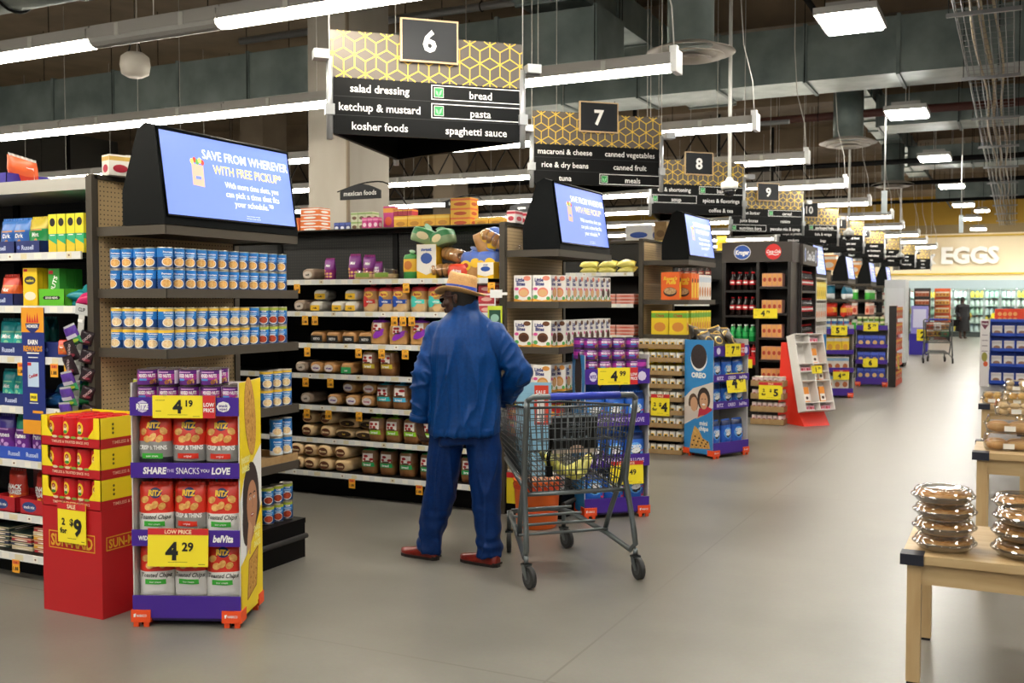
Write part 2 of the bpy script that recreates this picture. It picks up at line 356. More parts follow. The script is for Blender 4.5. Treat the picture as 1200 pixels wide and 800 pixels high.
# bar joists far in the dark left
def truss(label, y, z):
    b = MB(); b.box(-22, y - .04, z, -4, y + .04, z + .07, DKMET); b.box(-22, y - .04, z + .5, -4, y + .04, z + .57, DKMET); wb = MB()
    for i in range(30):
        x = -22 + i * .6; wb.cyl((x, y, z + .05), (x + .3, y, z + .52), .014, DKMET, 5); wb.cyl((x + .3, y, z + .52), (x + .6, y, z + .05), .014, DKMET, 5)
    t = thing('bar_joist', label, 'joist'); obj('chord', b, t); obj('web', wb, t)
    for x in (-20, -13, -6): h = MB(); h.box(x - .03, y - .03, z + .57, x + .03, y + .03, ZC, DKMET); obj('hanger', h, t)
truss('dark steel bar joist far behind the big screen', 17.0, 3.9); truss('dark steel bar joist behind the concrete pillar', 22.6, 4.1); truss('dark steel bar joist deepest in the store', 28.2, 4.3)
# wire basket cable tray above the bakery side
wv = MB(); cb = MB(); t = thing('cable_tray', 'long wire basket cable tray running back at the upper right', 'cable tray')
for x in (-.55, -.48, -.41, -.34, -.27, -.2, -.13, -.06): wv.cyl((x, 2.5, 4.25), (x, 40, 4.25), .006, GREYM, 5)
for x in (-.55, -.06): wv.cyl((x, 2.5, 4.33), (x, 40, 4.33), .006, GREYM, 5)
for i in range(150): wv.tube([(-.55, 2.5 + i * .25, 4.33), (-.55, 2.5 + i * .25, 4.25), (-.06, 2.5 + i * .25, 4.25), (-.06, 2.5 + i * .25, 4.33)], .003, GREYM, 4)
for x in (-.4, -.32, -.3, -.2): cb.tube([(x + .03 * sin(i * .7 + x * 9), 2.5 + i * .75, 4.272) for i in range(51)], .014, M('#b9a98c', .6), 5)
for i in range(12):
    y = 4.3 + i * 3; hg = MB(); hg.box(-.62, y - .02, 4.2, .01, y + .02, 4.235, GREYM)
    for x in (-.6, -.01): hg.cyl((x, y, 4.2), (x, y, ZC), .005, DKMET, 5)
    obj('hanger', hg, t)
obj('wire_basket', wv, t); obj('cable_bundle', cb, t, label='tan cables lying in the tray')
# round diffusers
def diffuser(label, x, y, z, s_, top=.95):
    a = MB(); a.cyl((0, 0, .1), (0, 0, top), .25, DUCT, 24); b = MB()
    for r0, r1, za, zb in ((.25, .47, .1, .02), (.28, .36, .0, -.02), (.1, .22, .0, -.05)):
        b.lathe([(r0, za + .012), (r1, zb + .012), (r1 + .01, zb), (r0 - .01, za)], M('#a59d93', .5, .2), 32, cap=False)
    b.lathe([(.1, -.0), (.02, -.02)], M('#a59d93', .5, .2), 24, cap=True)
    t = thing('ceiling_diffuser', label, 'air diffuser', None, (x, y, z)); t.scale = (s_, s_, s_)
    obj('duct_neck', a, t); obj('diffuser_ring', b, t)
diffuser('round grey ceiling diffuser right of the aisle seven sign', -3.2, 10.85, 4.25, 1.0, 2.0)
diffuser('second round ceiling diffuser, above the aisle ten sign', -2.6, 18.2, 4.25, 1.0)
diffuser('third round ceiling diffuser, farther along above the sign row', -2.6, 25.2, 4.25, 1.0)
# dome cameras on long white poles
WPOLE = M('#dcdcd8', .4)
for k, (x, y, z) in enumerate(((-3.03, 11.9, 2.88), (-2.87, 20.3, 2.82), (-2.89, 30.2, 2.78))):
    p = MB(); p.cyl((0, 0, .12), (0, 0, ZC - z), .022, WPOLE, 10); h = MB(); h.lathe([(.03, .16), (.05, .12), (.1, .1), (.1, .04), (.085, .02)], WPOLE, 20)
    d = MB(); d.lathe([(.075, .02), (.07, -.02), (.045, -.055), (.01, -.068)], M('#17181a', .12), 18)
    t = thing('dome_camera', ('nearest', 'middle', 'farthest')[k] + ' white dome camera on a long pole over the endcaps', 'security camera', None, (x, y, z), 0, 'dome cameras over the endcaps')
    obj('pole', p, t); obj('housing', h, t); obj('dome', d, t)
for k, (x, y) in enumerate(((-1.85, 16.8), (-1.0, 22.3))):
    p = MB(); p.cyl((0, 0, 0), (0, 0, 3.0), .012, WPOLE, 6); q = MB(); q.box(-.04, -.03, -.35, .04, .03, 0, M('#a9b3b4', .4))
    t = thing('hanging_sensor', 'slim grey sensor box hanging on a rod %s' % ('by the second square lamp', 'left of the lettered yellow wall')[k], 'sensor', None, (x, y, 3.3)); obj('rod', p, t); obj('sensor_box', q, t)
h = MB(); h.lathe([(.07, -.13), (.125, -.1), (.14, -.02), (.13, .06), (.08, .1), (.03, .11)], M('#b5b0a6', .5), 22); c = MB()
for a in range(4): c.cyl((.08 * cos(a * pi / 2), .08 * sin(a * pi / 2), .1), (0, 0, .35), .004, DKMET, 4)
c.cyl((0, 0, .35), (0, 0, ZC - 3.85), .004, DKMET, 4)
t = thing('pendant_speaker', 'round white pendant speaker hanging below the unlit strip lamp', 'speaker', None, (-7.55, 7.2, 3.85)); obj('shell', h, t); obj('suspension_wire', c, t)
# ---------------------------------------------------------------- aisle signs
HEXB = M('#5d5650', .6); GOLD = M('#e2bd3f', .5); SIGNB = M('#060708', .45, 0, 0, .2); PLATE = M('#1c1e23', .5, 0, 0, .3); TAN = M('#c8ac84', .5); CHECKG = M('#2f9a52', .5); ALU = M('#b4b7ba', .35, .5)
def clip(p, q, x0, x1, y0, y1):
    t0, t1 = 0, 1; dx, dy = q[0] - p[0], q[1] - p[1]
    for a, b in ((-dx, p[0] - x0), (dx, x1 - p[0]), (-dy, p[1] - y0), (dy, y1 - p[1])):
        if abs(a) < 1e-9:
            if b < 0: return None
        elif a < 0: t0 = max(t0, b / a)
        else: t1 = min(t1, b / a)
    return None if t0 >= t1 else ((p[0] + t0 * dx, p[1] + t0 * dy), (p[0] + t1 * dx, p[1] + t1 * dy))
SW = 1.34
def panel_face(mb, S, rows, detail):
    """printed face of one sign panel; v runs from 0 (panel bottom) upward"""
    rh = .124; v0 = .0; top = 3 * rh
    mb.rect(S, -SW / 2, top, SW / 2, top + .305, HEXB, .001)
    a = .144
    for j in range(-1, 4):
        for i in range(-6, 7):
            c = (i * a + (j % 2) * a / 2, top + .03 + j * .125)
            for k in range(6):
                t = pi / 6 + k * pi / 3; e = clip(c, (c[0] + a / 1.732 * cos(t), c[1] + a / 1.732 * sin(t)), -SW / 2, SW / 2, top, top + .305)
                if e: mb.strip(S, e, .008, GOLD, .002)
    for r, (l, rr) in enumerate(rows):
        for sd, tx in ((-1, l), (1, rr)):
            if not tx: continue
            ck = tx.startswith('*'); tx = tx.lstrip('*'); cu = sd * SW / 4; cv = (2 - r) * rh + rh / 2
            if ck:
                for q in ((cu - .318, cv - .05, cu + .318, cv - .044), (cu - .318, cv + .044, cu + .318, cv + .05), (cu - .318, cv - .05, cu - .312, cv + .05), (cu + .312, cv - .05, cu + .318, cv + .05)): mb.rect(S, *q, WHITE, .002)
                mb.rect(S, cu - .30, cv - .034, cu - .232, cv + .034, M('#cfd8cf', .5), .002); mb.rect(S, cu - .296, cv - .03, cu - .236, cv + .03, CHECKG, .0028)
                mb.shape(S, [(cu - .268, cv - .026), (cu - .25, cv - .012), (cu - .242, cv + .024), (cu - .262, cv + .004)], M('#8ed39b', .5), .0034)
                mb.shape(S, [(cu - .27, cv - .026), (cu - .272, cv + .004), (cu - .288, cv + .014), (cu - .286, cv - .01)], M('#8ed39b', .5), .0034)
            mb.text(S, tx, cu + (.03 if ck else 0), cv - .004, .052, WHITE, .003, bold=.012, maxw=.55 if not ck else .42)
    for r in (1, 2): mb.rect(S, -SW / 2, r * rh - .002, SW / 2, r * rh + .002, M('#1e2022', .5), .0015)
def aisle_sign(num, rows, x, y, desc, rot=radians(43.8)):
    W, zb = SW, 2.705; ap = .866 * W
    t = thing('aisle_sign', desc, 'sign', None, (x, y, 0), rot, 'three sided aisle signs hanging in a row along the corridor')
    P = [Vector((-W / 2, 0, 0)), Vector((W / 2, 0, 0)), Vector((0, ap, 0))]
    for k in range(3):
        a, b = P[k], P[(k + 1) % 3]; d = (b - a).normalized(); nrm = Vector((d.y, -d.x, 0)); c = (a + b) / 2
        p = MB(); p.T = Matrix.Translation(c) @ Matrix((( d.x, -nrm.x, 0, 0), (d.y, -nrm.y, 0, 0), (0, 0, 1, 0), (0, 0, 0, 1)))
        p.box(-W / 2 + .02, .0, zb, W / 2 - .02, .03, zb + .68, SIGNB)
        panel_face(p, front(0, 0, zb), rows if k == 0 else (('', ''),) * 3, k == 0)
        o = obj('sign_panel', p, t)
    for p in P:
        fr = MB(); fr.cyl((p.x, p.y, zb - .04), (p.x, p.y, zb + .5), .022, ALU, 8)
        dd = (p - Vector((0, ap / 3, 0))).normalized(); fr.box(p.x - .05 + dd.x * .07, p.y - .05 + dd.y * .07, zb + .47, p.x + .05 + dd.x * .07, p.y + .05 + dd.y * .07, zb + .53, ALU)
        fr.box(p.x - .03, p.y - .03, zb + .12, p.x + .03, p.y + .03, zb + .19, ALU)
        obj('corner_post', fr, t, label='grey metal corner post with brackets')
    np_ = MB(); np_.box(-.2, -.03, zb + .5, .2, -.005, zb + .79, TAN, f=TAN)
    S = front(-.03, 0, 0); np_.rect(S, -.188, zb + .512, .188, zb + .778, PLATE, .001); np_.text(S, num, 0, zb + .645, .14, WHITE, .002, bold=.03, maxw=.3)
    obj('number_plate', np_, t)
    for p in P: obj('suspension_wire', MB().cyl((p.x, p.y, zb + .5), (p.x, p.y, ZC - .01), .004, CABLE, 5), t)
SIGNS = [('6', (('salad dressing', '*bread'), ('ketchup & mustard', '*pasta'), ('kosher foods', 'spaghetti sauce')), -3.6, 6.02),
    ('7', (('macaroni & cheese', 'canned vegetables'), ('rice & dry beans', 'canned fruit'), ('tuna', '*meals')), -3.62, 9.2),
    ('8', (('oil & shortening', '*baking'), ('*soup', 'spices & flavorings'), ('', 'coffee & tea')), -3.68, 12.85),
    ('9', (('peanut butter', '*cereal'), ('juice boxes', 'raisins'), ('*nutrition bars', 'pancake mix & syrup')), -3.63, 16.7),
    ('10', (('cookies', '*packaged bulk'), ('chips & pretzels', 'foils & wraps'), ('crackers', 'bags')), -3.62, 20.3),
    ('11', (('greeting cards', 'dog & cat food'), ('party', 'pet care'), ('toys', 'candles')), -3.6, 23.9),
    ('12', (('paper towels', 'cleaners'), ('laundry', 'air fresheners'), ('bleach', 'bath tissue')), -3.55, 27.6),
    ('13', (('soft drinks', 'water'), ('juice', 'sports drinks'), ('ice', 'mixers')), -3.5, 31.2),
    ('14', (('frozen meals', 'pizza'), ('ice cream', 'fruit'), ('', 'bread dough')), -3.4, 34.8),
    ('15', (('butter', 'cheese'), ('yogurt', 'milk'), ('', 'cream')), -3.2, 38.6)]
for n_, rows, x, y in SIGNS:
    a = {'6': 'large black aisle sign numbered 6, with gold cube pattern, listing bread and pasta', '7': 'black aisle sign numbered 7, with gold cube pattern, listing meals and tuna', '8': 'black aisle sign numbered 8, listing soup and coffee, behind the camera pole', '9': 'black aisle sign numbered 9, listing cereal and raisins'}.get(n_, 'distant black aisle sign, %s beyond the aisle nine sign' % nth(int(n_) - 10))
    aisle_sign(n_, rows, x, y, a)

# ---------------------------------------------------------------- shelving
PEGT = peg('tan pegboard', '#c9ad80', '#4a3d29', (1, 2)); PEGTX = peg('tan side pegboard', '#8f7a58', '#3a3022', (0, 2)); PEGB = peg('black pegboard', '#090a0b', '#2b2923', (0, 2), .0254, .2)
TAGY = M('#f0a92c', .5); TAGW = M('#e9e6dc', .5); TAGB = M('#3d6fd0', .5)
def gondola(label, y0, xe, xl, top, zs, rails=True, tags=None, peg_m=PEGB, depth=1.06, canopy=False, xrail=.1):
    """two-sided aisle shelving, front face at y0 facing the viewer; zs: tops of shelves"""
    t = thing('shelving_unit', label, 'shelving', None, (0, 0, 0), 0, 'aisle shelving units')
    yc = y0 + depth / 2
    b = MB(); b.box(xl, yc - .02, .1, xe - .04, yc + .02, top, peg_m); obj('back_panel', b, t)
    b = MB(); b.box(xl, y0 + .06, 0, xe - .02, y0 + depth - .06, .12, BLACK); b.box(xl, y0 + .03, .1, xe - .02, y0 + depth - .03, .135, BLACK); obj('base_plinth', b, t)
    x = xe
    while x > xl:
        b = MB(); b.box(x - .05, yc - .035, 0, x, yc + .035, top, TAUPE if x == xe else BLACK); x -= 1.22; obj('upright', b, t)
    b = MB(); b.box(xl, yc - .06, top - .015, xe, yc + .06, top + .012, TAUPE)
    if canopy: b.box(xl, y0, top - .06, xe + .0, yc, top + .01, M('#b8b5ad', .4, .3))
    obj('top_rail', b, t)
    for side in (0, 1):
        for i, z in enumerate(zs):
            s_ = MB(); d_ = .06 if i == len(zs) - 1 else .0
            ya, yb = (y0 - d_, yc - .02) if side == 0 else (yc + .02, y0 + depth + d_)
            s_.box(xl, ya, z - .028, xe - xrail, yb, z, DKMET); o = obj('shelf', s_, t)
            if rails and side == 0:
                r = MB(); r.box(xl, ya - .012, z - .036, xe - xrail, ya, z + .006, RAIL); S = front(ya - .012)
                q = xe - xrail - .07; k = 0
                while q > max(xl, xe - 2.4):
                    w_ = .04 + .03 * ((k * 7 + i * 3) % 4) / 3; r.rect(S, q - w_, z - .03, q, z + .001, TAGW if (k + i) % 3 else M('#d8cfae', .5), .001)
                    if (k * 5 + i) % 4 == 0: r.ell(S, q - w_ / 2, z - .014, .008, .006, M('#7c5b4a', .5), .0016, 8)
                    q -= .12; k += 1
                obj('price_rail', r, o)
                for xt, big in (tags or {}).get(i, ()):
                    g = MB(); S = front(ya - .016)
                    g.box(xt - .03, ya - .016, z - .105, xt + .03, ya - .014, z - .03, TAGY); g.rect(S, xt - .026, z - .055, xt + .026, z - .036, M('#e36b3a' if big == 2 else '#f6c23e', .5)); g.text(S, '2.99' if big != 2 else '3.49', xt, z - .046, .012, M('#a1231c', .5), .0012, .03); g.text(S, '1.88', xt, z - .08, .02, INK, .0012, .03)
                    obj('price_tag', g, o)
    return t
def endcap(label, xb, xf, y0, y1, top, zs, back_top, peg_m=PEGT, base=.24):
    """end shelving: back board at xb, open sides, shelf fronts at xf"""
    t = thing('endcap_shelving', label, 'shelving', None, (0, 0, 0), 0, 'endcap shelving units')
    b = MB(); b.box(xb - .03, y0, .1, xb + .005, y1, back_top, peg_m); obj('back_panel', b, t)
    for y in (y0, y1): b = MB(); b.box(xb - .03, y - .022, 0, xb + .015, y + .022, back_top + .02, TAUPE); obj('upright', b, t)
    b = MB(); b.box(xb - .03, y0, back_top, xb + .015, y1, back_top + .025, TAUPE); obj('top_rail', b, t)
    b = MB(); b.box(xb, y0, 0, xf + .03, y1, base - .03, BLACK); b.box(xb, y0, base - .03, xf + .035, y1, base, BLACK); b.cyl((xf + .04, y0, base * .55), (xf + .04, y1, base * .55), .018, M('#2a2a2a', .5), 8); obj('base_plinth', b, t)
    for z in zs:
        s_ = MB(); s_.box(xb, y0 + .02, z - .03, xf - .01, y1 - .02, z, TAUPE)
        o = obj('shelf', s_, t)
        r = MB(); r.box(xf - .012, y0 + .015, z - .042, xf, y1 - .015, z + .008, TAUPE)
        for y in (y0 + .01, y1 - .02): r.box(xb, y, z - .042, xf, y + .01, z + .008, TAUPE)
        obj('shelf_lip', r, o)
    return t
G1Z = (1.865, 1.565, 1.275, .985, .675, .36, .15)
gondola('snack aisle shelving unit at the left edge of the picture', 4.0, -4.535, -13, 2.27, G1Z, tags={2: ((-5.1, 2), (-4.83, 2), (-4.72, 1)), 5: (), 6: ((-5.1, 2),)}, canopy=True, xrail=.075, peg_m=peg('brown pegboard', '#2a2119', '#15100b', (0, 2)))
G2Z = (1.765, 1.505, 1.245, .995, .735, .465, .2)
gondola('bread aisle shelving unit with black pegboard behind the man in the hat', 6.8, -3.455, -14, 2.18, G2Z, tags={1: ((-5.25, 1), (-5.15, 1), (-4.38, 1), (-4.3, 1), (-4.22, 1)), 0: ((-5.33, 1), (-4.27, 1), (-3.52, 1)), 2: ((-5.23, 1), (-4.72, 1), (-4.5, 1), (-4.28, 1)), 3: ((-5.25, 1), (-5.0, 1)), 4: ((-5.24, 1), (-5.02, 1), (-4.72, 1)), 6: ((-4.75, 2), (-4.12, 2), (-3.86, 2))})
G3Z = (1.9, 1.56, 1.22, .9, .6, .3)
gondola('third shelving unit, behind the purple cookie stand', 10.45, -3.635, -14, 2.26, G3Z, xrail=.06)
gondola('fourth shelving unit, beside the black soda racks', 13.95, -3.72, -14, 2.3, G3Z)
for k, y in enumerate((17.6, 21.2, 24.8, 28.2, 31.8)): gondola('far shelving unit, %s beyond the soda racks' % nth(k), y, -3.535, -12, 2.2, (1.9, 1.55, 1.2, .9, .6, .3), rails=k < 2)
endcap('near endcap shelving of blue soup cans under the big screen', -4.5, -3.99, 3.98, 5.1, 0, (1.99, 1.655, 1.335, .95, .6), 2.26, base=.245)
endcap('second endcap shelving of muffin boxes, right of the man', -3.42, -2.98, 6.8, 7.9, 0, (1.965, 1.585, 1.25, .92, .58), 2.16, base=.2)
endcap('third endcap shelving of cereal boxes behind the blue cookie stand', -3.6, -3.09, 10.45, 11.55, 0, (2.02, 1.6, 1.23, .9, .55), 2.24, base=.2)
for k, y in enumerate((17.6, 21.2, 24.8, 28.2)): endcap('far endcap shelving, %s beyond the soda racks' % nth(k), -3.5, -3.0, y, y + 1.05, 0, (1.98, 1.62, 1.27, .92, .55), 2.2, base=.2)

# lightbox screens standing on the endcap tops
SCRN = M('#6c83d4', .3, 0, SCREEN_E); SCRW = M('#f4f4ff', .3, 0, SCREEN_E * 1.15); SCRY = M('#f6de6a', .3, 0, SCREEN_E * 1.05); SCRT = M('#cfae98', .3, 0, SCREEN_E * .8)
HOUSE = M('#06090a', .45, 0, 0, .12)
def screen(label, x, y0, z, W, Hh, dep=.3, detail=True):
    """local frame: faces -y, then turned to face the corridor"""
    t = thing('lightbox_screen', label, 'screen', None, (x, y0 + W / 2, z), FX, 'lightbox screens on the endcap tops')
    h = MB(); n = MB(); lean = .07
    prof = [(0.0, 0), (0, .035), (lean, Hh), (lean + .06, Hh + .02), (dep * .62, Hh * .98), (dep, Hh * .35), (dep, 0)]
    L_, R_ = [h.V((-W / 2, a, b)) for a, b in prof], [h.V((W / 2, a, b)) for a, b in prof]
    h.F(L_, HOUSE); h.F(R_[::-1], HOUSE)
    for k in range(len(prof)): h.F((L_[k], R_[k], R_[(k + 1) % 7], L_[(k + 1) % 7])[::-1], HOUSE)
    obj('housing', h, t)
    s_ = MB(); sy = Vector((0, lean, Hh - .035)).normalized(); S0 = plane((0, -.002, .035), (1, 0, 0), sy); w2, hh = W / 2 - .018, Hh - .035
    s_.T = None
    s_.poly([S0(-w2, .02, 0), S0(w2, .02, 0), S0(w2, hh - .01, 0), S0(-w2, hh - .01, 0)], SCRN)
    S = lambda u, v, d=0: S0(u, v, d)
    k = W / 1.05; cx = .142 * k; c = hh / .42
    s_.text(S, 'SAVE FROM WHEREVER', cx, .33 * c, .05 * k, SCRW, .002, .006, .70 * k); s_.text(S, 'WITH FREE PICKUP*', cx, .262 * c, .05 * k, SCRY, .002, .006, .56 * k)
    for q, tx in enumerate(('With more time slots, you', 'can pick a time that fits', 'your schedule.\u2122')): s_.text(S, tx, cx + .02, (.193 - .045 * q) * c, .034 * k, SCRW, .002, .004, .44 * k)
    if detail:
        for q in (0, 1): s_.text(S, ('See store for details. Limits apply.', 'Offer subject to change at any time.')[q], cx, (.045 - .012 * q) * c, .006, SCRW, .002, 0)
    # paper grocery bag pictured on the screen
    s_.shape(S, [(-.30 * k, .17 * c), (-.215 * k, .165 * c), (-.21 * k, .27 * c), (-.295 * k, .275 * c)], SCRT, .002)
    for q in range(5): s_.ell(S, (-.29 + .019 * q) * k, (.285 + .008 * (q % 2)) * c, .013 * k, .014 * c, (SCRY, M('#c8483a', .4, 0, SCREEN_E * .8), M('#5aa04a', .4, 0, SCREEN_E * .8))[q % 3], .0024, 10)
    s_.rect(S, -.275 * k, .2 * c, -.235 * k, .215 * c, SCRN, .003)
    o = obj('lit_panel', s_, t, label='lit blue advertising panel')
    f = MB(); f.tube([S0(-w2, .01, .003), S0(w2, .01, .003), S0(w2, hh, .003), S0(-w2, hh, .003)], .008, HOUSE, 4, closed=True); obj('bezel', f, t)
screen('big lit blue screen on the near endcap, closest of the screens', -3.985, 3.985, 2.0, 1.1, .515)
screen('lit blue screen on the second endcap, right of the man', -2.98, 6.83, 1.975, 1.02, .5)
screen('lit blue screen on the third endcap, over the cereal boxes', -3.09, 10.47, 2.03, 1.04, .5)
for k, y in enumerate((15.78, 17.62, 21.22, 24.82, 28.22)):
    screen('far lit blue screen, %s one beyond the cereal endcap' % nth(k), -2.69 if k == 0 else -3.0, y, 1.953 if k == 0 else 1.99, .92 if k == 0 else 1.0, .5, detail=False)

# arched department signs on the shelving tops
def arch_sign(label, tx, x, y, z, w_=.42, foot=2.18):
    t = thing('arched_sign', label, 'sign', None, (x, y, z)); p = MB()
    pts = [(-w_ / 2, 0), (w_ / 2, 0), (w_ / 2, .07)] + [(w_ / 2 - w_ * q / 10, .07 + .06 * sin(pi * q / 10)) for q in range(1, 10)] + [(-w_ / 2, .07)]
    a, b = [p.V((u, -.006, v)) for u, v in pts], [p.V((u, .006, v)) for u, v in pts]
    p.F(a, PLATE); p.F(b[::-1], PLATE)
    for k in range(len(pts)): p.F((a[k], b[k], b[(k + 1) % len(pts)], a[(k + 1) % len(pts)]), PLATE)
    p.text(front(-.006), tx, 0, .055, .042, WHITE, .002, .015, w_ * .85); obj('sign_plate', p, t)
    r = MB(); fz = foot - z
    r.tube([(-w_ / 2 - .04, .012, .075)] + [(-w_ / 2 + (w_ + .35) * q / 16, .012, .085 + .06 * sin(pi * min(q, 7) / 14) + (fz - .1) * max(0, (q - 8) / 8) ** 2) for q in range(17)], .006, DKMET, 5)
    r.cyl((w_ / 2 + .35, .012, fz), (w_ / 2 + .35, .012, fz + .05), .012, DKMET, 6); obj('curved_rod', r, t)
arch_sign('grey arched mexican foods sign over the bread aisle shelving', 'mexican foods', -5.07, 7.33, 2.47)
arch_sign('arched sign on a rod, behind and right of the mexican foods sign', 'baking needs', -6.13, 10.98, 2.74, .42, 2.26)
arch_sign('farther arched sign, behind the aisle seven sign edge', 'spices', -6.97, 14.48, 3.0, .42, 2.3)
# ---------------------------------------------------------------- kinds of goods
def can(r, h, bands, art=None, lid=TIN, n=20, parts=True):
    """bands: (z from, z to, material) around the label"""
    b = MB(); b.lathe([(r * .93, 0), (r * .97, .002), (r * .97, .005), (r * .955, .007), (r * .955, h - .007), (r * .97, h - .005), (r * .97, h - .001), (r * .93, h - .001), (r * .9, h - .004)], lid, n)
    l = MB()
    for z0, z1, m in bands: l.lathe([(r * .975, z0), (r * .975, z1)], m, n, cap=False)
    if art: art(l, wrap(r * .975))
    if not parts:
        k = len(b.v); b.v += l.v
        for f, m, s_ in zip(l.f, l.m, l.sm): b.F([i + k for i in f], l.mats[m], s_)
        return Tpl(b)
    return Tpl(b, [('paper_label', l)])
def box_t(w, d, h, m, faces=None, art=None, flap=True):
    b = MB(); e = .0015; b.box(-w / 2, -d / 2, 0, w / 2, d / 2, h, m, **(faces or {}))
    if art: art(b, front(-d / 2), rside(w / 2), lside(-w / 2))
    p = []
    if flap:
        f = MB(); f.box(-w / 2 + .001, -d / 2 + .001, h, w / 2 - .001, -d * .02, h + .0012, m); f.box(-w / 2 + .001, d * .02, h, w / 2 - .001, d / 2 - .001, h + .0012, m); p.append(('lid_flap', f))
    return Tpl(b, p)
def pil(w, h, d, stand=False, amp=.004, seed=0):
    def t(u, v):
        U = min(1, abs(2 * u / w)); V = min(1, max(0, v / h))
        pu = max(0, 1 - U ** 2.8) ** .65
        pv = (min(1, V / .04 + .35) if stand else max(0, min(1, V / .12)) ** .5) * max(0, min(1, (1 - V) / (.5 if stand else .3))) ** .55
        return d / 2 * pu * pv
    def S(u, v, o=0):
        y = t(u, v); q = noise.noise(Vector((u * 22 + seed, v * 17, seed))) * amp * 1.7 * min(1, y / .012)
        return Vector((u, -y - q - o - .001, v))
    return t, S
def bag(w, h, d, bands, art=None, stand=False, seed=0, back=None, nu=10, nv=14, crimp=WHITE, amp=.006):
    """soft printed bag; bands: (upper fraction, material)"""
    t, S = pil(w, h, d, stand, amp, seed); b = MB()
    def mat(v): return next(m for q, m in bands if v <= q + 1e-6)
    def wv(v): return 1 - .06 * sin(pi * min(1, max(0, v))) if not stand else 1 - .07 * v + .02 * sin(v * 14 + seed)
    F = [[b.V(S((-.5 + i / nu) * w * wv(j / nv), j / nv * h)) for i in range(nu + 1)] for j in range(nv + 1)]
    B = [[b.V(Vector((1, -1, 1)) * S((-.5 + i / nu) * w * wv(j / nv), j / nv * h)) for i in range(nu + 1)] for j in range(nv + 1)]
    for j in range(nv):
        m = mat((j + .5) / nv)
        for i in range(nu):
            b.F((F[j][i], F[j][i + 1], F[j + 1][i + 1], F[j + 1][i]), m, True); b.F((B[j][i + 1], B[j][i], B[j + 1][i], B[j + 1][i + 1]), back or m, True)
        for G, i, fl in ((0, 0, 1), (0, nu, 0)):
            q = (B[j][i], F[j][i], F[j + 1][i], B[j + 1][i]) if fl else (F[j][i], B[j][i], B[j + 1][i], F[j + 1][i]); b.F(q, m)
    b.F([F[0][i] for i in range(nu, -1, -1)] + [B[0][i] for i in range(nu + 1)], bands[0][1])
    if art: art(b, S)
    c = MB(); hw = w * .47 * wv(1)
    for k in range(12):
        x0, x1 = -hw + 2 * hw * k / 12, -hw + 2 * hw * (k + 1) / 12; y = .002 * (-1) ** k
        c.poly([(x0, y, h - .004), (x1, -y, h - .004), (x1, -y * 2, h + .014), (x0, y * 2, h + .014)], crimp)
        c.poly([(x0, y + .002, h + .014), (x1, -y + .002, h + .014), (x1, -y + .002, h - .004), (x0, y + .002, h - .004)], crimp)
    return Tpl(b, [('sealed_top', c)])
def sup(w, d, n, k, N):
    a = 2 * pi * k / N - pi / 2; c, s_ = cos(a), sin(a)
    return (w / 2 * math.copysign(abs(c) ** (2 / n), c), d / 2 * math.copysign(abs(s_) ** (2 / n), s_))
def soft(w, d, h, bands, art=None, n=3.2, tail=None, seed=0, dome=.12):
    """upright bag of bread: rounded-square body, gathered neck and tail"""
    N = 20; b = MB(); prof = [(0, .86), (.02, .96), (.2, 1.0), (.45, 1.03), (.7, 1.0), (.86, .97), (1 - dome * .25, .8), (1, .35)]
    rs = []; cuts = sorted({p[0] for p in prof} | {q for q, _ in bands})
    def f(v):
        for (a, x), (c, y) in zip(prof, prof[1:]):
            if a <= v <= c: return x + (y - x) * (v - a) / (c - a)
        return .3
    for v in cuts: rs.append((v, b.ring([(p[0] * f(v) + .004 * noise.noise(Vector((p[0] * 30, v * 9, seed))), p[1] * f(v), v * h) for p in (sup(w, d, n, k, N) for k in range(N))])))
    for (v0, r0), (v1, r1) in zip(rs, rs[1:]):
        m = next(m for q, m in bands if (v0 + v1) / 2 <= q + 1e-6)
        for k in range(N): b.F((r0[k], r0[(k + 1) % N], r1[(k + 1) % N], r1[k]), m, True)
    b.F(rs[0][1][::-1], bands[0][1]); b.F(rs[-1][1], bands[-1][1])
    def S(u, v, o=0):
        U = min(.999, abs(2 * u / w)); return Vector((u, -(d / 2 * f(v / h) * (1 - U ** n) ** (1 / n)) - o - .001, v))
    if art: art(b, S)
    if tail is not None:
        c = MB(); c.tube([(0, 0, h * .98), (.004, -.004, h * 1.02), (.012, -.01, h * 1.1)], [w * .16, w * .07, w * .2], tail, 9); return Tpl(b, [('twisted_tail', c)])
    return Tpl(b)
BREAD = pm('bread crust', '#ad7a42', '#cb9a62', 14, .3); BREADL = pm('pale bread', '#cfa973', '#e2c496', 14, .3); BREADD = pm('dark bread', '#74492a', '#95663d', 14, .28)
def loaf(w, d, h, m, art=None, end=None, tail=WHITE):
    """loaf lying with its end toward the shopper, in a clear wrapper"""
    N = 18; b = MB(); rs = []
    for y, s_ in ((-d / 2, .55), (-d / 2 + .008, .84), (-d / 2 + .03, .97), (-d / 6, 1.0), (d / 4, 1.0), (d / 2 - .03, .95), (d / 2, .6)):
        rs.append(b.ring([(p[0] * s_ * (1.06 if p[1] > 0 else 1), y, h / 2 + p[1] * (s_ if p[1] < 0 else s_) * 1.0) for p in (sup(w, h, 3, k, N) for k in range(N))]))
    b.skin(rs, m, True, True, True)
    ps = []
    if art:
        l = MB(); art(l, front(-d / 2 - .001)); ps.append(('end_label', l))
    c = MB(); c.tube([(0, d / 2 - .005, h * .5), (.0, d / 2 + .02, h * .5), (.0, d / 2 + .06, h * .42)], [w * .2, w * .08, w * .22], tail, 8); ps.append(('twisted_tail', c))
    return Tpl(b, ps)
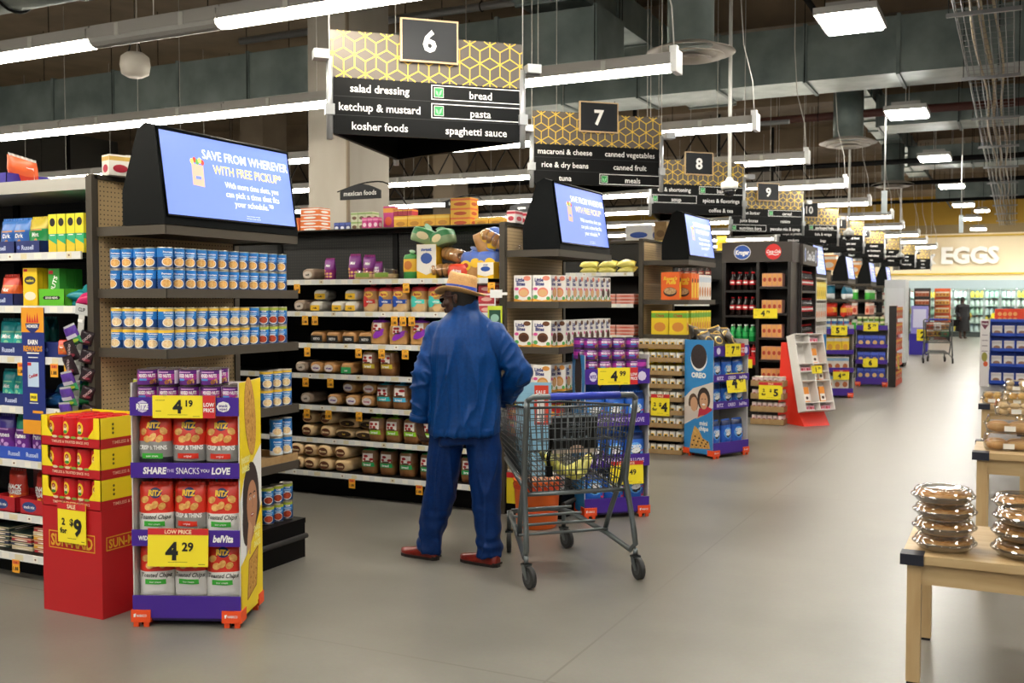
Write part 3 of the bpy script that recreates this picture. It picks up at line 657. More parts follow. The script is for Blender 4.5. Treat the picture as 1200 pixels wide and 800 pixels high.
def bottle(r, h, liquid, label, cap, lab2=None):
    b = MB(); b.lathe([(r * .8, 0), (r, .01), (r, h * .55), (r * .97, h * .62), (r * .75, h * .74), (r * .36, h * .86), (r * .32, h * .93)], liquid, 14)
    l = MB(); l.lathe([(r * 1.01, h * .3), (r * 1.01, h * .55)], label, 14, cap=False)
    if lab2: l.rect(wrap(r * 1.02), -r * .8, h * .38, r * .8, h * .47, lab2, .001, 6)
    c = MB(); c.lathe([(r * .38, h * .92), (r * .38, h), (.001, h)], cap, 10)
    return Tpl(b, [('label_band', l), ('cap', c)])
# --- soup cans
SB, SN, CY = M('#1f78c8', .38), M('#12407f', .38), M('#eec33c', .4); BOWL = pm('noodle print', '#d78b3a', '#f0c67a', 160, .5); BOWLR = pm('chili print', '#8e2413', '#c24a25', 160, .5); BOWLC = pm('cream print', '#dcae72', '#f4e2b4', 160, .5)
def soup_art(tx, bowl, top, bm=None):
    def a(l, S):
        l.ell(S, -.003, .034, .03, .024, WHITE, .0006, 18, 3); l.ell(S, -.003, .035, .026, .02, bowl, .001, 18, 3)
        l.text(S, tx, 0, .086, .011, WHITE, .0012, .03, .052); l.rect(S, -.024, .068, .024, .074, M('#9fc9ee', .4), .0008, 6); l.rect(S, -.018, .06, .018, .0635, WHITE, .0008, 6)
        l.rect(S, .045, .01, .09, .1, M('#0e2a52', .4), .0006, 6)
        for q in range(6): l.rect(S, .05, .02 + q * .012, .082, .025 + q * .012, M('#b8c6da', .4), .001, 5)
    return a
def band(*z): return z
CAN_A = can(.0415, .113, [(.007, .06, SN), (.06, .106, SB)], soup_art('Progresso', BOWL, SB))
CAN_B = can(.0415, .113, [(.007, .05, SN), (.05, .092, SB), (.092, .106, CY)], soup_art('Progresso', BOWLC, CY))
CAN_C = can(.0415, .113, [(.007, .055, SN), (.055, .09, SB), (.09, .106, M('#a9b83a', .4))], soup_art('Chili', BOWLR, CY))
CAN_W = can(.0415, .113, [(.007, .03, M('#e8eef2', .4)), (.03, .106, SB)], soup_art('Progresso', BOWLC, CY))
NUTP, NUTM = M('#5a1f78', .35), M('#b0379a', .35)
def nuts_art(l, S):
    l.text(S, 'MIXED NUTS', 0, .05, .016, WHITE, .0014, .045, .088); l.rect(S, -.04, .064, .03, .069, M('#d9a5d8', .4), .001, 8)
    l.rect(S, -.042, .026, .0, .036, M('#4a8fd0', .4), .001, 6)
    for k, (u, v) in enumerate(((.025, .026), (.038, .03), (.03, .018), (.044, .02), (.018, .016))): l.ell(S, u, v, .009, .005, M('#d0a163', .5) if k % 2 else M('#9b5f2a', .5), .0014 + .0003 * k, 8, 2, .5 * k)
    l.rect(S, .062, .01, .095, .075, M('#e9e4ee', .4), .001, 5)
NUTS = can(.052, .082, [(.006, .03, NUTP), (.03, .058, NUTM), (.058, .076, NUTP)], nuts_art, M('#3d3330', .35, .4), 22)
def wcan_art(l, S):
    l.rect(S, -.02, .028, .02, .07, M('#e8b92e', .5), .0006, 5); l.ell(S, 0, .05, .014, .014, M('#33382c', .5), .001, 10, 2)
WCAN = can(.031, .1, [(.006, .094, M('#e9e7df', .45))], wcan_art, TIN, 12)
PCAN = can(.033, .118, [(.006, .05, M('#7c4a52', .4)), (.05, .11, M('#d9c2c0', .4))], lambda l, S: l.rect(S, -.018, .04, .018, .08, M('#8f2f35', .4), .001, 5), TIN, 12)
# --- snack bags
RZR, RZG, RZB, RZW, RZY = M('#d8321f', .33), M('#8b8a88', .33), M('#26262a', .33), M('#d9d8d4', .33), M('#f2c52d', .4)
CRK = pm('cracker print', '#c98a3d', '#e6b868', 60, .5)
def ritz(b, S, tx, low, chip):
    b.ell(S, 0, .232, .034, .026, M('#1d2a63', .4), .002, 14, 2); b.text(S, 'RITZ', 0, .232, .026, RZY, .003, .06, .075)
    for k, (u, v, q) in enumerate(((-.055, .2, .3), (.055, .205, -.5), (.0, .175, .9), (-.03, .165, 0), (.038, .168, .6))): b.ell(S, u, v, .022, .017, CRK, .002 + .0004 * k, 9, 2, q)
    if chip: b.text(S, 'Toasted Chips', 0, .118, .022, INK, .003, .012, .16, .25)
    else: b.text(S, 'CRISP & THINS', 0, .125, .021, WHITE, .003, .03, .15)
    b.rect(S, -.055, .07, .055, .096, low, .002, 6, 2); b.text(S, 'original' if low is RZR else 'sour cream', 0, .083, .01, WHITE, .003, .01)
    b.rect(S, -.07, .02, -.02, .028, M('#cccccc', .4), .002, 3)
GRN = M('#39a935', .4)
BAG_T = {0: bag(.185, .27, .085, [(.5, RZW), (1, RZR)], lambda b, S: ritz(b, S, 0, GRN, True), True, 1, crimp=RZR),
    1: bag(.185, .27, .085, [(.22, RZB), (.52, RZG), (1, RZR)], lambda b, S: ritz(b, S, 0, RZR, False), True, 5, crimp=RZR),
    2: bag(.185, .27, .085, [(.3, RZB), (.55, RZG), (1, RZR)], lambda b, S: ritz(b, S, 0, GRN, False), True, 9, crimp=RZR)}
ORB, ORW = M('#1f5fc4', .33), M('#10295e', .33)
def oreo(b, S):
    b.ell(S, 0, .1, .066, .058, M('#5fa8ea', .4), .0014, 14, 3); b.ell(S, .0, .086, .045, .034, M('#171316', .5), .002, 14, 2); b.ell(S, .0, .094, .045, .02, WHITE, .0024, 14, 2, .1); b.text(S, 'OREO', 0, .125, .028, WHITE, .0032, .05, .1)
    b.rect(S, .05, .02, .085, .1, M('#d8285a', .4), .0018, 3)
BAG_O = bag(.185, .23, .08, [(.8, ORB), (1, ORW)], oreo, True, 3, crimp=ORB)
BAG_O2 = bag(.185, .12, .2, [(.8, ORB), (1, ORW)], lambda b, S: b.rect(S, .03, .02, .085, .08, M('#d8285a', .4), .0018, 3), False, 4, crimp=ORB)
BAG_K = bag(.15, .2, .08, [(.6, M('#1b1713', .4)), (1, M('#2d2418', .4))], lambda b, S: (b.ell(S, 0, .1, .045, .05, M('#b9974a', .4, .3), .0016, 12, 2), b.ell(S, 0, .1, .034, .038, M('#171310', .5), .0022, 12, 2)), False, 6, crimp=M('#b9974a', .35, .5))
# --- boxes
def lb_art(colr, tx='Little\nBites'):
    def a(b, S, R_, L_):
        for F_, w_ in ((S, .145), (R_, .12), (L_, .12)):
            k = w_ / .145
            b.text(F_, 'Little', -.022 * k, .168, .026, M('#2b2f78', .4), .002, .04, .07 * k); b.text(F_, 'Bites', -.015 * k, .138, .026, M('#2b2f78', .4), .002, .04, .08 * k)
            b.ell(F_, .035 * k, .178, .03 * k, .018, colr, .001, 12); b.ell(F_, .008 * k, .075, .044 * k, .036, colr, .0012, 14); b.ell(F_, .008 * k, .07, .036 * k, .027, M('#e3b27c', .5), .0016, 14) if colr is not MUFB else b.ell(F_, .008 * k, .07, .034 * k, .025, M('#4a2a17', .5), .0016, 14)
            b.shape(F_, [(-w_ / 2, .0), (w_ / 2, .0), (w_ / 2, .026), (0, .014), (-w_ / 2, .03)], M('#e6a33c', .5), .001); b.ell(F_, -.05 * k, .04, .018 * k, .016, M('#58a85a', .5), .0018, 10); b.ell(F_, .052 * k, .03, .016 * k, .014, M('#58a85a', .5), .0018, 10); b.ell(F_, -.05 * k, .1, .018 * k, .012, M('#e0559a', .5), .0018, 10)
    return a
MUFP, MUFB, MUFO = M('#e58a72', .5), M('#6b4023', .5), M('#d99443', .5)
LB = {c: box_t(.145, .12, .2, M('#f0ece6', .45), None, lb_art(m)) for c, m in (('p', MUFP), ('b', MUFB), ('o', MUFO))}
def reese(b, S, R_, L_):
    b.text(S, "Reese's", 0, .235, .036, RZY, .002, .05, .15, .2); b.text(S, 'Puffs', .01, .195, .04, RZY, .002, .05, .14, .2)
    b.ell(S, 0, .09, .075, .05, M('#3b2114', .5), .001, 16); b.ell(S, 0, .1, .068, .036, pm('cereal print', '#8a5a2e', '#d9b98a', 90, .5), .0016, 16)
    for F_ in (R_, L_): b.rect(F_, -.028, .03, .028, .2, RZY, .001); b.ell(F_, 0, .22, .02, .025, M('#3b2114', .5), .0014, 10)
REESE = box_t(.2, .075, .3, M('#ee6a1f', .42), None, reese)
def genbox(w, d, h, base, c2, c3, tx=None, tc=WHITE):
    def a(b, S, R_, L_):
        for F_, w_ in ((S, w), (R_, d), (L_, d)):
            b.rect(F_, -w_ / 2, h * .72, w_ / 2, h * .92, c2, .001); b.ell(F_, 0, h * .34, w_ * .34, h * .2, c3, .0014, 12)
        if tx: b.text(S, tx, 0, h * .82, h * .13, tc, .002, .03, w * .85)
    return box_t(w, d, h, base, None, a)
# ---------------------------------------------------------------- goods on the endcaps and shelves
def price_card(name, label, w, h, loc, rot, big, small=None, head=None, side=None, pre=None, tilt=0, cents=None):
    """printed yellow price card with its own thickness; origin at the bottom centre"""
    b = MB(); b.box(-w / 2, -.0015, 0, w / 2, .0015, h, YEL); S = front(-.0015)
    x0, x1, top = -w / 2, w / 2, h
    if head: b.rect(S, x0, h * .83, x1, h, SALERED, .0008); b.text(S, head, 0, h * .915, h * .1, M('#f0d9b0', .5), .0016, .03, w * .7); top = h * .8
    if side: b.rect(S, x1 - w * .2, 0, x1, h, SALERED, .0008); b.text(S, side[0], x1 - w * .1, h * .6, h * .17, WHITE, .0016, .03, w * .17); b.text(S, side[1], x1 - w * .1, h * .36, h * .17, WHITE, .0016, .03, w * .17); x1 -= w * .2
    c = (x0 + x1) / 2; bh = top * (.5 if pre else .56); cx = c - (w * .1 if cents else (-w * .22 if pre else 0))
    if cents and side: cx = c
    b.text(S, big, cx, top * .52, bh, INK, .0018, .045)
    if cents: b.text(S, cents, cx + bh * .95, top * .52 + bh * .25, bh * .5, INK, .0018, .035)
    if pre: b.text(S, pre[0], x0 + w * .21, top * .66, bh * .42, INK, .0018, .04); b.text(S, pre[1], x0 + w * .21, top * .38, bh * .34, INK, .0018, .04, w * .26); b.text(S, '$', cx - w * .22, top * .66, bh * .42, INK, .0018, .04)
    b.rect(S, c - w * .16, top * .14, c + w * .16, top * .155, M('#6d6520', .6), .001); b.rect(S, x1 - w * .16, top * .07, x1 - w * .05, top * .09, M('#6d6520', .6), .001)
    if not head: b.rect(S, x0 + w * .05, top * .78, x0 + w * .2, top * .8, M('#6d6520', .6), .001); b.rect(S, x0 + w * .05, top * .3, x0 + w * .14, top * .33, M('#6d6520', .6), .001)
    t = thing('price_card', label, 'price card', None, loc, (tilt, 0, rot)); obj('card', b, t)
    c_ = MB()
    for u in (-.3, .3): c_.box(u * w - .008, -.004, h - .006, u * w + .008, .012, h + .012, clear('clear clip', gl=.2))
    obj('clip', c_, t); return t
# soup cans on the near endcap (front faces the corridor, cans turn toward the corner)
def can_rows(zb, pick, shelf):
    for lay in (0, 1):
        L_ = ('lower', 'upper')[lay]
        for k in range(12):
            T, c = pick(k + 4)
            T.put('soup_can', '%s soup can, %s in the front row, %s layer, %s' % (c, nth(k), L_, shelf), 'can', (-4.05, 4.05 + k * .0855, zb + lay * .114), FX * .62 + RN.uniform(-.2, .2), 'soup cans on the near endcap')
        for k in range(4):
            T, c = pick(3 - k)
            T.put('soup_can', '%s soup can, %s on the open end, %s layer, %s' % (c, nth(k), L_, shelf), 'can', (-4.05 - (k + 1) * .087, 4.052, zb + lay * .114), .25 + RN.uniform(-.3, .5), 'soup cans on the near endcap')
can_rows(1.656, lambda k: (CAN_A, 'blue'), 'shelf under the screen')
def pick2(k): return (CAN_C, 'green topped chili') if k >= 13 else ((CAN_A, 'plain blue') if k in (12,) else (CAN_B, 'yellow topped'))
can_rows(1.336, pick2, 'second shelf down')
for z, n_, T, nm, sh in ((.951, 3, CAN_B, 'yellow topped blue', 'third shelf down'), (.652, 2, CAN_W, 'pale blue', 'in the brown tray'), (.246, 3, CAN_C, 'red chili', 'black base shelf')):
    for lay in (0, 1):
        for k in range(n_): T.put('soup_can', '%s can, %s from the far end, %s layer, %s' % (nm, nth(k), ('lower', 'upper')[lay], sh), 'can', (-4.05, 5.03 - k * .088, z + lay * .114), FX * .6, 'soup cans low on the near endcap')
for lay in (0, 1): CAN_C.put('soup_can', 'lone yellow rimmed can by the pegboard left of the nut cans, %s one' % ('lower', 'upper')[lay], 'can', (-4.25, 4.06, .951 + lay * .114), .3)
def tray_t(w, d, h, m=KRAFT, lip=.5):
    b = MB(); t_ = .004
    b.box(-w / 2, -d / 2, 0, w / 2, d / 2, t_, m)
    for a in ((-w / 2, -d / 2, w / 2, -d / 2 + t_), (-w / 2, d / 2 - t_, w / 2, d / 2), (-w / 2, -d / 2, -w / 2 + t_, d / 2), (w / 2 - t_, -d / 2, w / 2, d / 2)): b.box(a[0], a[1], 0, a[2], a[3], h, m)
    return b
thing('cardboard_tray', 'open brown cardboard tray under pale blue cans on the near endcap', 'tray', tray_t(.3, .4, .05), (-4.16, 4.9, .602), 0)
c_ = MB(); c_.box(-.2, -.15, 0, .2, .15, .045, KRAFT); c_.box(-.2, -.15, .045, .2, -.01, .048, KRAFT); c_.box(-.2, .01, .045, .2, .15, .048, KRAFT)
# muffin boxes on the second endcap
for z, seq, sh in ((1.586, 'pppppppppbbb', 'upper muffin shelf'), (1.251, 'bbbbbbbbbbbb', 'middle muffin shelf'), (.921, 'oooooooo', 'lower muffin shelf')):
    nm = {'p': 'pink and white', 'b': 'brown and white', 'o': 'golden and white'}
    for k in range(2):
        if sh[0] != 'm' or k < 2: LB[seq[0]].put('muffin_box', '%s muffin box facing the aisle, %s from the corner, %s' % (nm[seq[0]], nth(k), sh), 'box', (-3.07 - k * .155 - .06, 6.9, z), 0, 'muffin boxes on the second endcap')
    for k in range(8):
        c = seq[k + 3] if k + 3 < len(seq) else seq[-1]
        if sh[0] == 'l' and k > 3: continue
        LB[c].put('muffin_box', '%s muffin box facing the corridor, %s from the corner, %s' % (nm[c], nth(k), sh), 'box', (-3.06, 7.05 + k * .118, z), FX, 'muffin boxes on the second endcap', (.76, .9, 1))
for k in range(6):
    genbox(.12, .1, .1, M('#3a2a22', .5), M('#d9cfc0', .5), M('#8a5a35', .5)).put('cake_box', 'small brown cake box, %s from the left in the back row, upper muffin shelf' % nth(k), 'box', (-3.28, 7.12 + k * .125, 1.586 + .1), FX, 'cake boxes behind the muffin boxes')
    LB['b'].put('muffin_box', 'muffin box standing behind the front row, %s from the left, upper muffin shelf' % nth(k), 'box', (-3.28, 7.12 + k * .125, 1.586), FX, 'muffin boxes on the second endcap', (.7, .9, .49))
# cereal endcap
for k in range(1): REESE.put('cereal_box', 'wide orange cereal box facing the aisle on the third endcap', 'cereal box', (-3.3, 10.53, 1.601), 0, 'cereal boxes on the third endcap')
CINN = genbox(.19, .075, .29, M('#e9e5df', .45), M('#c9d2dc', .5), M('#c77b3f', .5), 'Cinnamon', M('#8a2a1a', .5)); GNUT = genbox(.19, .075, .27, M('#f0cf2e', .45), M('#6fb23b', .5), M('#d88d3a', .5), 'Oats', M('#b0321e', .5)); YB = genbox(.11, .08, .22, M('#f3da1e', .45), M('#e8c512', .5), M('#2f66b8', .5))
for k in range(8):
    T, c = (REESE, 'orange') if k < 3 else (CINN, 'white')
    T.put('cereal_box', '%s cereal box edge on, %s from the corner, upper shelf of the third endcap' % (c, nth(k)), 'cereal box', (-3.2, 10.68 + k * .102, 1.601), 0, 'cereal boxes on the third endcap', (.9, 1.2, .97))
    GNUT.put('cereal_box', 'yellow green oat box, %s along the corridor, middle shelf of the third endcap' % nth(k), 'cereal box', (-3.2, 10.68 + k * .1, 1.231), 0, 'cereal boxes on the third endcap', (.95, 1.1, .95))
for k in range(2): GNUT.put('cereal_box', 'yellow and green oat cereal box facing the aisle, %s from the corner, third endcap' % nth(k), 'cereal box', (-3.21 - k * .2, 10.52, 1.231), 0, 'cereal boxes on the third endcap', (1, .9, .95))
for k in range(5): YB.put('cracker_box', 'plain yellow box, %s from the corner on the third endcap, low shelf' % nth(k), 'box', (-3.16 - k * .085, 10.53, .901), 0, 'plain yellow boxes on the third endcap', (.7, 1, 1))
for k in range(7): YB.put('cracker_box', 'plain yellow box, %s along the corridor on the third endcap, low shelf' % nth(k), 'box', (-3.16, 10.68 + k * .12, .901), FX, 'plain yellow boxes on the third endcap')
# ---------------------------------------------------------------- bread aisle
def redwhite(S, b, v=.2, k=1.0):
    v += RN.uniform(-.006, .006); du = RN.uniform(-.008, .008); S0_ = S; S = lambda u, w_, d=0: S0_(u + du, w_, d)
    b.rect(S, -.045 * k, v - .03, .045 * k, v + .035, M('#efe8e2', .4), .0016, 6, 2)
    for q, (u, w_) in enumerate([(RN.uniform(-.035, .035), RN.uniform(.012, .026)) for _ in range(4)]): b.ell(S, u * k, v + .012 * ((q % 2) * 2 - 1), w_ * .8 * k, .011, M('#a82a2c', .4), .0024 + .0003 * q, 9, 2)
    b.rect(S, -.03 * k, v - .03, .03 * k, v - .022, M('#43352c', .5), .0024, 4)
def tall(colr, body=BREADD, two=False, seed=0, h=.2, w=.138, logo=True):
    def a(b, S):
        b.rect(S, -w * .47, h * .3, w * .47, h * .47, colr, .0016, 10, 2)
        b.text(S, 'bread', 0, h * .385, .02, WHITE, .003, .03, w * .6)
        if logo: redwhite(S, b, h * .68)
    return soft(w, .125, h, [(.55, body), (.95, M('#8a6448', .3)), (1, colr)] if not two else [(.6, BREADL), (.9, BREAD), (1, colr)], a, tail=colr, seed=seed)
TALL = {'lime': tall(M('#8ac926', .35), seed=1), 'green': tall(M('#1e9b52', .35), seed=2), 'teal': tall(M('#2fb9bf', .35), seed=3), 'yellow': tall(M('#c7b32a', .4), seed=4), 'sky': tall(M('#49b5dd', .35), seed=8)}
def rtop(colr, seed):
    h, w = .205, .142
    def a(b, S):
        b.rect(S, -w * .47, h * .34, w * .47, h * .5, colr, .0016, 10, 2); b.ell(S, -w * .28, h * .42, .04, .045, colr, .002, 12, 2); b.text(S, 'white', .01, h * .42, .018, WHITE, .003, .03, w * .5)
        b.ell(S, 0, h * .7, .04, .024, M('#e9c24a', .4), .0018, 12, 2); b.text(S, 'farm', 0, h * .7, .022, M('#b3262c', .5), .003, .04, .08)
        b.ell(S, .02, h * .18, .035, .03, M('#d9b27b', .5), .0018, 12, 2)
    return soft(w, .12, h, [(.5, BREADL), (.82, BREAD), (1, M('#c2343a', .35))], a, tail=M('#c2343a', .35), seed=seed)
RT = {'blue': rtop(M('#2450b0', .35), 5), 'turquoise': rtop(M('#45c9bd', .35), 6), 'red': rtop(M('#cf3b3a', .35), 7), 'purple': rtop(M('#a25bc4', .35), 9)}
def purple_bag(seed, w=.155, h=.2):
    def a(b, S):
        b.ell(S, .02, h * .45, w * .42, h * .14, M('#8e35b8', .35), .002, 14, 3, .5); redwhite(S, b, h * .72, .9); b.rect(S, -w * .46, h * .06, w * .46, h * .16, M('#c9985c', .5), .0015, 8)
    return soft(w, .12, h, [(.9, BREAD), (1, M('#8e35b8', .35))], a, tail=M('#8e35b8', .35), seed=seed)
PB = [purple_bag(11), purple_bag(14, .17, .17)]
def lf(w, d, h, m, lab, tx, tc=WHITE, ell=True, tail=WHITE):
    def a(b, S):
        if ell: b.ell(S, 0, h * .48, w * .36, h * .3, lab, .001, 14)
        else: b.rect(S, -w * .38, h * .12, w * .38, h * .62, lab, .001)
        b.text(S, tx, 0, h * .48 if ell else h * .36, h * .17, tc, .002, .04, w * .6)
    return loaf(w, d, h, m, a, tail=tail)
LOAF = {'brown labelled': lf(.13, .3, .105, BREADL, M('#5d2f1b', .5), 'Brown', M('#e8cf9f', .5)), 'white and yellow labelled': lf(.12, .26, .09, M('#e8e3da', .35), M('#eebf2c', .4), 'rolls', INK, False), 'black labelled bun': lf(.145, .22, .105, BREAD, M('#1d1a18', .5), 'KETO', WHITE, False),
    'purple labelled': lf(.125, .28, .1, BREAD, M('#e6ddda', .4), 'wheat', M('#6a3f8f', .5), True), 'green labelled': lf(.125, .3, .1, BREAD, M('#3a9d5c', .4), 'oat', WHITE, False, M('#3a9d5c', .4)), 'pink labelled': lf(.125, .26, .1, BREAD, M('#ded4d0', .4), 'honey', M('#b3365a', .5), True), 'plain wrapped': lf(.125, .26, .1, pm('wrapped bread', '#8a7462', '#b09a86', 10, .35), M('#c9bdb0', .4), 'soft', INK), 'flat bun': lf(.2, .22, .08, BREADL, M('#3a2718', .5), 'bun', M('#e9c24a', .5), True)}
YP = 6.82; WHR = 'on the bread aisle unit'
SHN = ['topmost bread shelf', 'second bread shelf', 'third bread shelf', 'fourth bread shelf', 'fifth bread shelf', 'sixth bread shelf', 'bottom bread shelf']
CNT = {}
def nx(key):
    CNT[key] = CNT.get(key, -1) + 1; return CNT[key]
def upright(i, c, x, T=None, rot=0, nm=None, back=False):
    T = T or TALL[c]; nm = nm or '%s banded' % c
    T.put('bread_bag', '%s upright bread bag, %s of its kind, %s' % (nm, nth(nx((nm, i))), SHN[i]), 'bread', (x, YP + .075 + RN.uniform(-.01, .012), G2Z[i] + .001), rot + RN.uniform(-.12, .12), 'upright bread bags on the bread aisle unit')
def lying(i, c, x, lay=0, dy=0, rot=0):
    T = LOAF[c]; h = {'brown labelled': .112, 'white and yellow labelled': .096, 'flat bun': .086}.get(c, .105)
    T.put('bread_loaf', '%s loaf lying flat, %s of its kind, %s layer, %s' % (c, nth(nx((c, i, lay))), ('lower', 'upper')[lay], SHN[i]), 'bread', (x, YP + .16 + dy, G2Z[i] + .001 + lay * h), rot + RN.uniform(-.05, .05), 'loaves lying on the bread aisle unit')
# bottom shelf to top shelf
for lay in (0, 1):
    for x in (-5.35, -5.21, -5.07, -4.9): lying(6, 'brown labelled', x, lay, -.05)
    for x in (-5.27, -5.08): lying(5, 'brown labelled', x, lay)
for x in (-4.68, -4.51, -4.32, -4.12): upright(6, 'green', x)
for x in (-3.93, -3.76, -3.59): upright(6, 'green', x)
for x in (-4.93, -4.73): lying(5, 'flat bun', x); lying(5, 'flat bun', x + .02, 1, .02)
for x in (-4.6, -4.45, -4.28, -4.12): upright(5, 'lime', x)
for x in (-3.9, -3.7): upright(5, 'yellow', x)
lying(4, 'plain wrapped', -5.3); lying(4, 'purple labelled', -5.02); lying(4, 'purple labelled', -4.84); lying(4, 'purple labelled', -4.88, 1, .02); lying(4, 'pink labelled', -4.69); lying(4, 'pink labelled', -4.69, 1, -.01, .2)
upright(4, 'teal', -4.53); upright(4, 'sky', -4.37); upright(4, 'yellow', -4.15); upright(4, 'teal', -3.9); upright(4, 'sky', -3.68)
lying(3, 'plain wrapped', -5.35); lying(3, 'purple labelled', -5.19); lying(3, 'purple labelled', -5.05); lying(3, 'green labelled', -4.88)
upright(3, 'yellow', -4.66, nm='yellow banded'); upright(3, 'yellow', -4.49)
RT['red'].put('bread_bag', 'red and white bread bag half hidden behind the man, fourth bread shelf', 'bread', (-4.12, YP + .075, G2Z[3] + .001), .1)
for x in (-5.18, -5.02, -4.86, -4.7): lying(2, 'black labelled bun', x - .02)
upright(2, 'purple', -4.62 + .05, PB[0], nm='purple printed'); upright(2, 'purple', -4.39, PB[1], nm='wide purple printed'); upright(2, 'purple', -4.2, PB[0], .2, 'purple printed'); upright(2, 'green', -4.01); upright(2, 'green', -3.84)
lying(1, 'plain wrapped', -5.36); lying(1, 'white and yellow labelled', -5.2); lying(1, 'white and yellow labelled', -5.2, 1, .02, .3); lying(1, 'white and yellow labelled', -4.98); lying(1, 'white and yellow labelled', -4.85); lying(1, 'white and yellow labelled', -4.85, 1, 0)
upright(1, 'red', -4.66, RT['red'], nm='red topped red'); upright(1, 'blue', -4.51, RT['blue'], nm='red topped blue'); upright(1, 'blue', -4.37, RT['blue'], nm='red topped blue'); upright(1, 'turquoise', -4.21, RT['turquoise'], nm='red topped turquoise'); upright(1, 'turquoise', -4.05, RT['turquoise'], nm='red topped turquoise'); upright(1, 'purple', -3.88, RT['purple'], nm='purple topped')
RP = genbox(.13, .1, .075, M('#c9404a', .4), M('#efdcd8', .4), M('#e8b4a8', .5))
for k in range(3): RP.put('cracker_pack', 'small red pack right of the hat, %s in its stack' % ('lowest', 'middle', 'top')[k], 'pack', (-3.6, YP + .08, G2Z[1] + .001 + k * .078), .1, 'red packs stacked right of the hat')
# topmost shelf
lying(0, 'plain wrapped', -5.27)
PURB = bag(.11, .17, .07, [(.5, M('#8a1f72', .35)), (1, M('#7c2a86', .35))], lambda b, S: (b.text(S, 'Mini', 0, .12, .02, WHITE, .002, .03, .07), [b.ell(S, -.03 + .03 * (k % 3), .03 + .024 * (k // 3), .012, .009, M('#e3b46a', .5), .002, 8) for k in range(7)]), True, 21, crimp=M('#8a1f72', .35))
for k, (x, s_) in enumerate(((-5.07, 1.0), (-4.82, 1.15), (-4.68, 1.1), (-4.6, .8))): PURB.put('snack_bag', 'magenta mini muffin bag, %s from the left on the topmost bread shelf' % nth(k), 'bag', (x, YP + .07, G2Z[0] + .001), RN.uniform(-.2, .2), 'magenta bags on the topmost bread shelf', s_)
TORT = soft(.2, .16, .09, [(.5, BREADL), (1, FILM)], lambda b, S: b.rect(S, -.06, .02, .06, .055, M('#7f9a3a', .4), .002, 6), n=2.6, seed=31)
for k, x in enumerate((-4.7, -4.52)): TORT.put('flatbread_pack', 'low clear flatbread pack, %s from the left on the topmost bread shelf' % nth(k), 'bread', (x, YP + .06, G2Z[0] + .001), .1, 'flatbread packs')
YC = M('#eebf22', .42)
def carton(w, d, h, c2, pic): return box_t(w, d, h, YC, None, lambda b, S, R_, L_: (b.shape(S, [(-w / 2, h * .25), (0, h * .12), (w / 2, h * .25), (w / 2, h), (-w / 2, h)], c2, .001), b.ell(S, 0, h * .6, w * .3, h * .16, pic, .0016, 12), b.text(S, 'sweet', 0, h * .86, h * .1, M('#2850a0', .4), .002, .04, w * .7)))
carton(.17, .1, .27, M('#e9e4da', .45), M('#2850a0', .4)).put('bagel_carton', 'yellow and white bagel carton with a blue oval, topmost bread shelf', 'carton', (-4.12, YP + .07, G2Z[0] + .001), .05)
soft(.13, .1, .2, [(.3, M('#3c8f45', .35)), (.8, M('#e2b52c', .4)), (1, M('#3c8f45', .35))], lambda b, S: b.ell(S, 0, .11, .04, .035, M('#c9772c', .5), .002, 12, 2), tail=M('#3c8f45', .35), seed=40).put('bagel_bag', 'yellow and green bagel bag left of the bagel carton', 'bread', (-4.28, YP + .07, G2Z[0] + .001), -.1)
def bagels(label, x, y, z, rot, n=5, tilt=0):
    t = thing('bagel_bag', label, 'bread', None, (x, y, z), (0, tilt, rot), 'bags of bagels on the topmost bread shelf')
    for k in range(n):
        b = MB(); r = .033; c = Vector((-.09 + k * .045, -.005 * (k % 2), .058)); m_ = []
        for i in range(12):
            a = 2 * pi * i / 12; m_.append((c.x + .004 * sin(a * 2), c.y + r * cos(a), c.z + r * sin(a)))
        b.tube(m_, .021, BREAD, 7, closed=True); obj('bagel', b, t)
    f = MB(); f.tube([(-.13, 0, .058), (-.1, 0, .058), (.1, 0, .058), (.14, 0, .06), (.17, 0, .07), (.2, 0, .09)], [.03, .058, .058, .045, .012, .035], FILM, 12); obj('clear_wrapper', f, t)
bagels('clear bag of bagels leaning right of the bagel carton', -3.97, YP + .07, G2Z[0] + .012, .15); bagels('second clear bag of bagels, lying over the yellow pack', -3.92, YP + .1, G2Z[0] + .13, -.3, 4, .2)
soft(.17, .12, .115, [(1, M('#d8442c', .35))], lambda b, S: b.text(S, 'thins', 0, .06, .03, WHITE, .002, .03, .1), seed=44).put('bagel_bag', 'short red orange bread pack right of the bagel bags', 'bread', (-3.84, YP + .05, G2Z[0] + .001), .1)
GB = soft(.2, .15, .12, [(.5, M('#8fa87a', .3)), (1, M('#3c8f55', .35))], lambda b, S: b.ell(S, 0, .06, .05, .03, M('#e9d9a8', .4), .002, 12, 2), tail=M('#3c8f55', .35), seed=46)
for k, (x, z, q) in enumerate(((-4.2, .285, .3), (-4.0, .26, -.2))): GB.put('bun_bag', 'green wrapped bun bag piled on top of the bagels, %s from the left' % nth(k), 'bread', (x, YP + .1, G2Z[0] + z), (0, .3 * (1 - 2 * k), q), 'green wrapped bun bags')
BB = soft(.19, .16, .21, [(.45, BREAD), (.6, YC), (1, M('#5372c2', .35))], lambda b, S: (b.ell(S, -.035, .1, .045, .04, YC, .002, 12, 2), b.ell(S, .045, .12, .04, .036, YC, .0026, 12, 2), b.ell(S, -.035, .1, .025, .02, M('#b3262c', .4), .003, 10)), tail=M('#5372c2', .35), seed=48)
for k, (x, z, q) in enumerate(((-3.74, .0, .1), (-3.6, .0, -.1))): BB.put('bun_bag', 'blue and yellow bun bag above the hat, %s from the left' % nth(k), 'bread', (x, YP + .1, G2Z[0] + .001), q, 'blue and yellow bun bags')
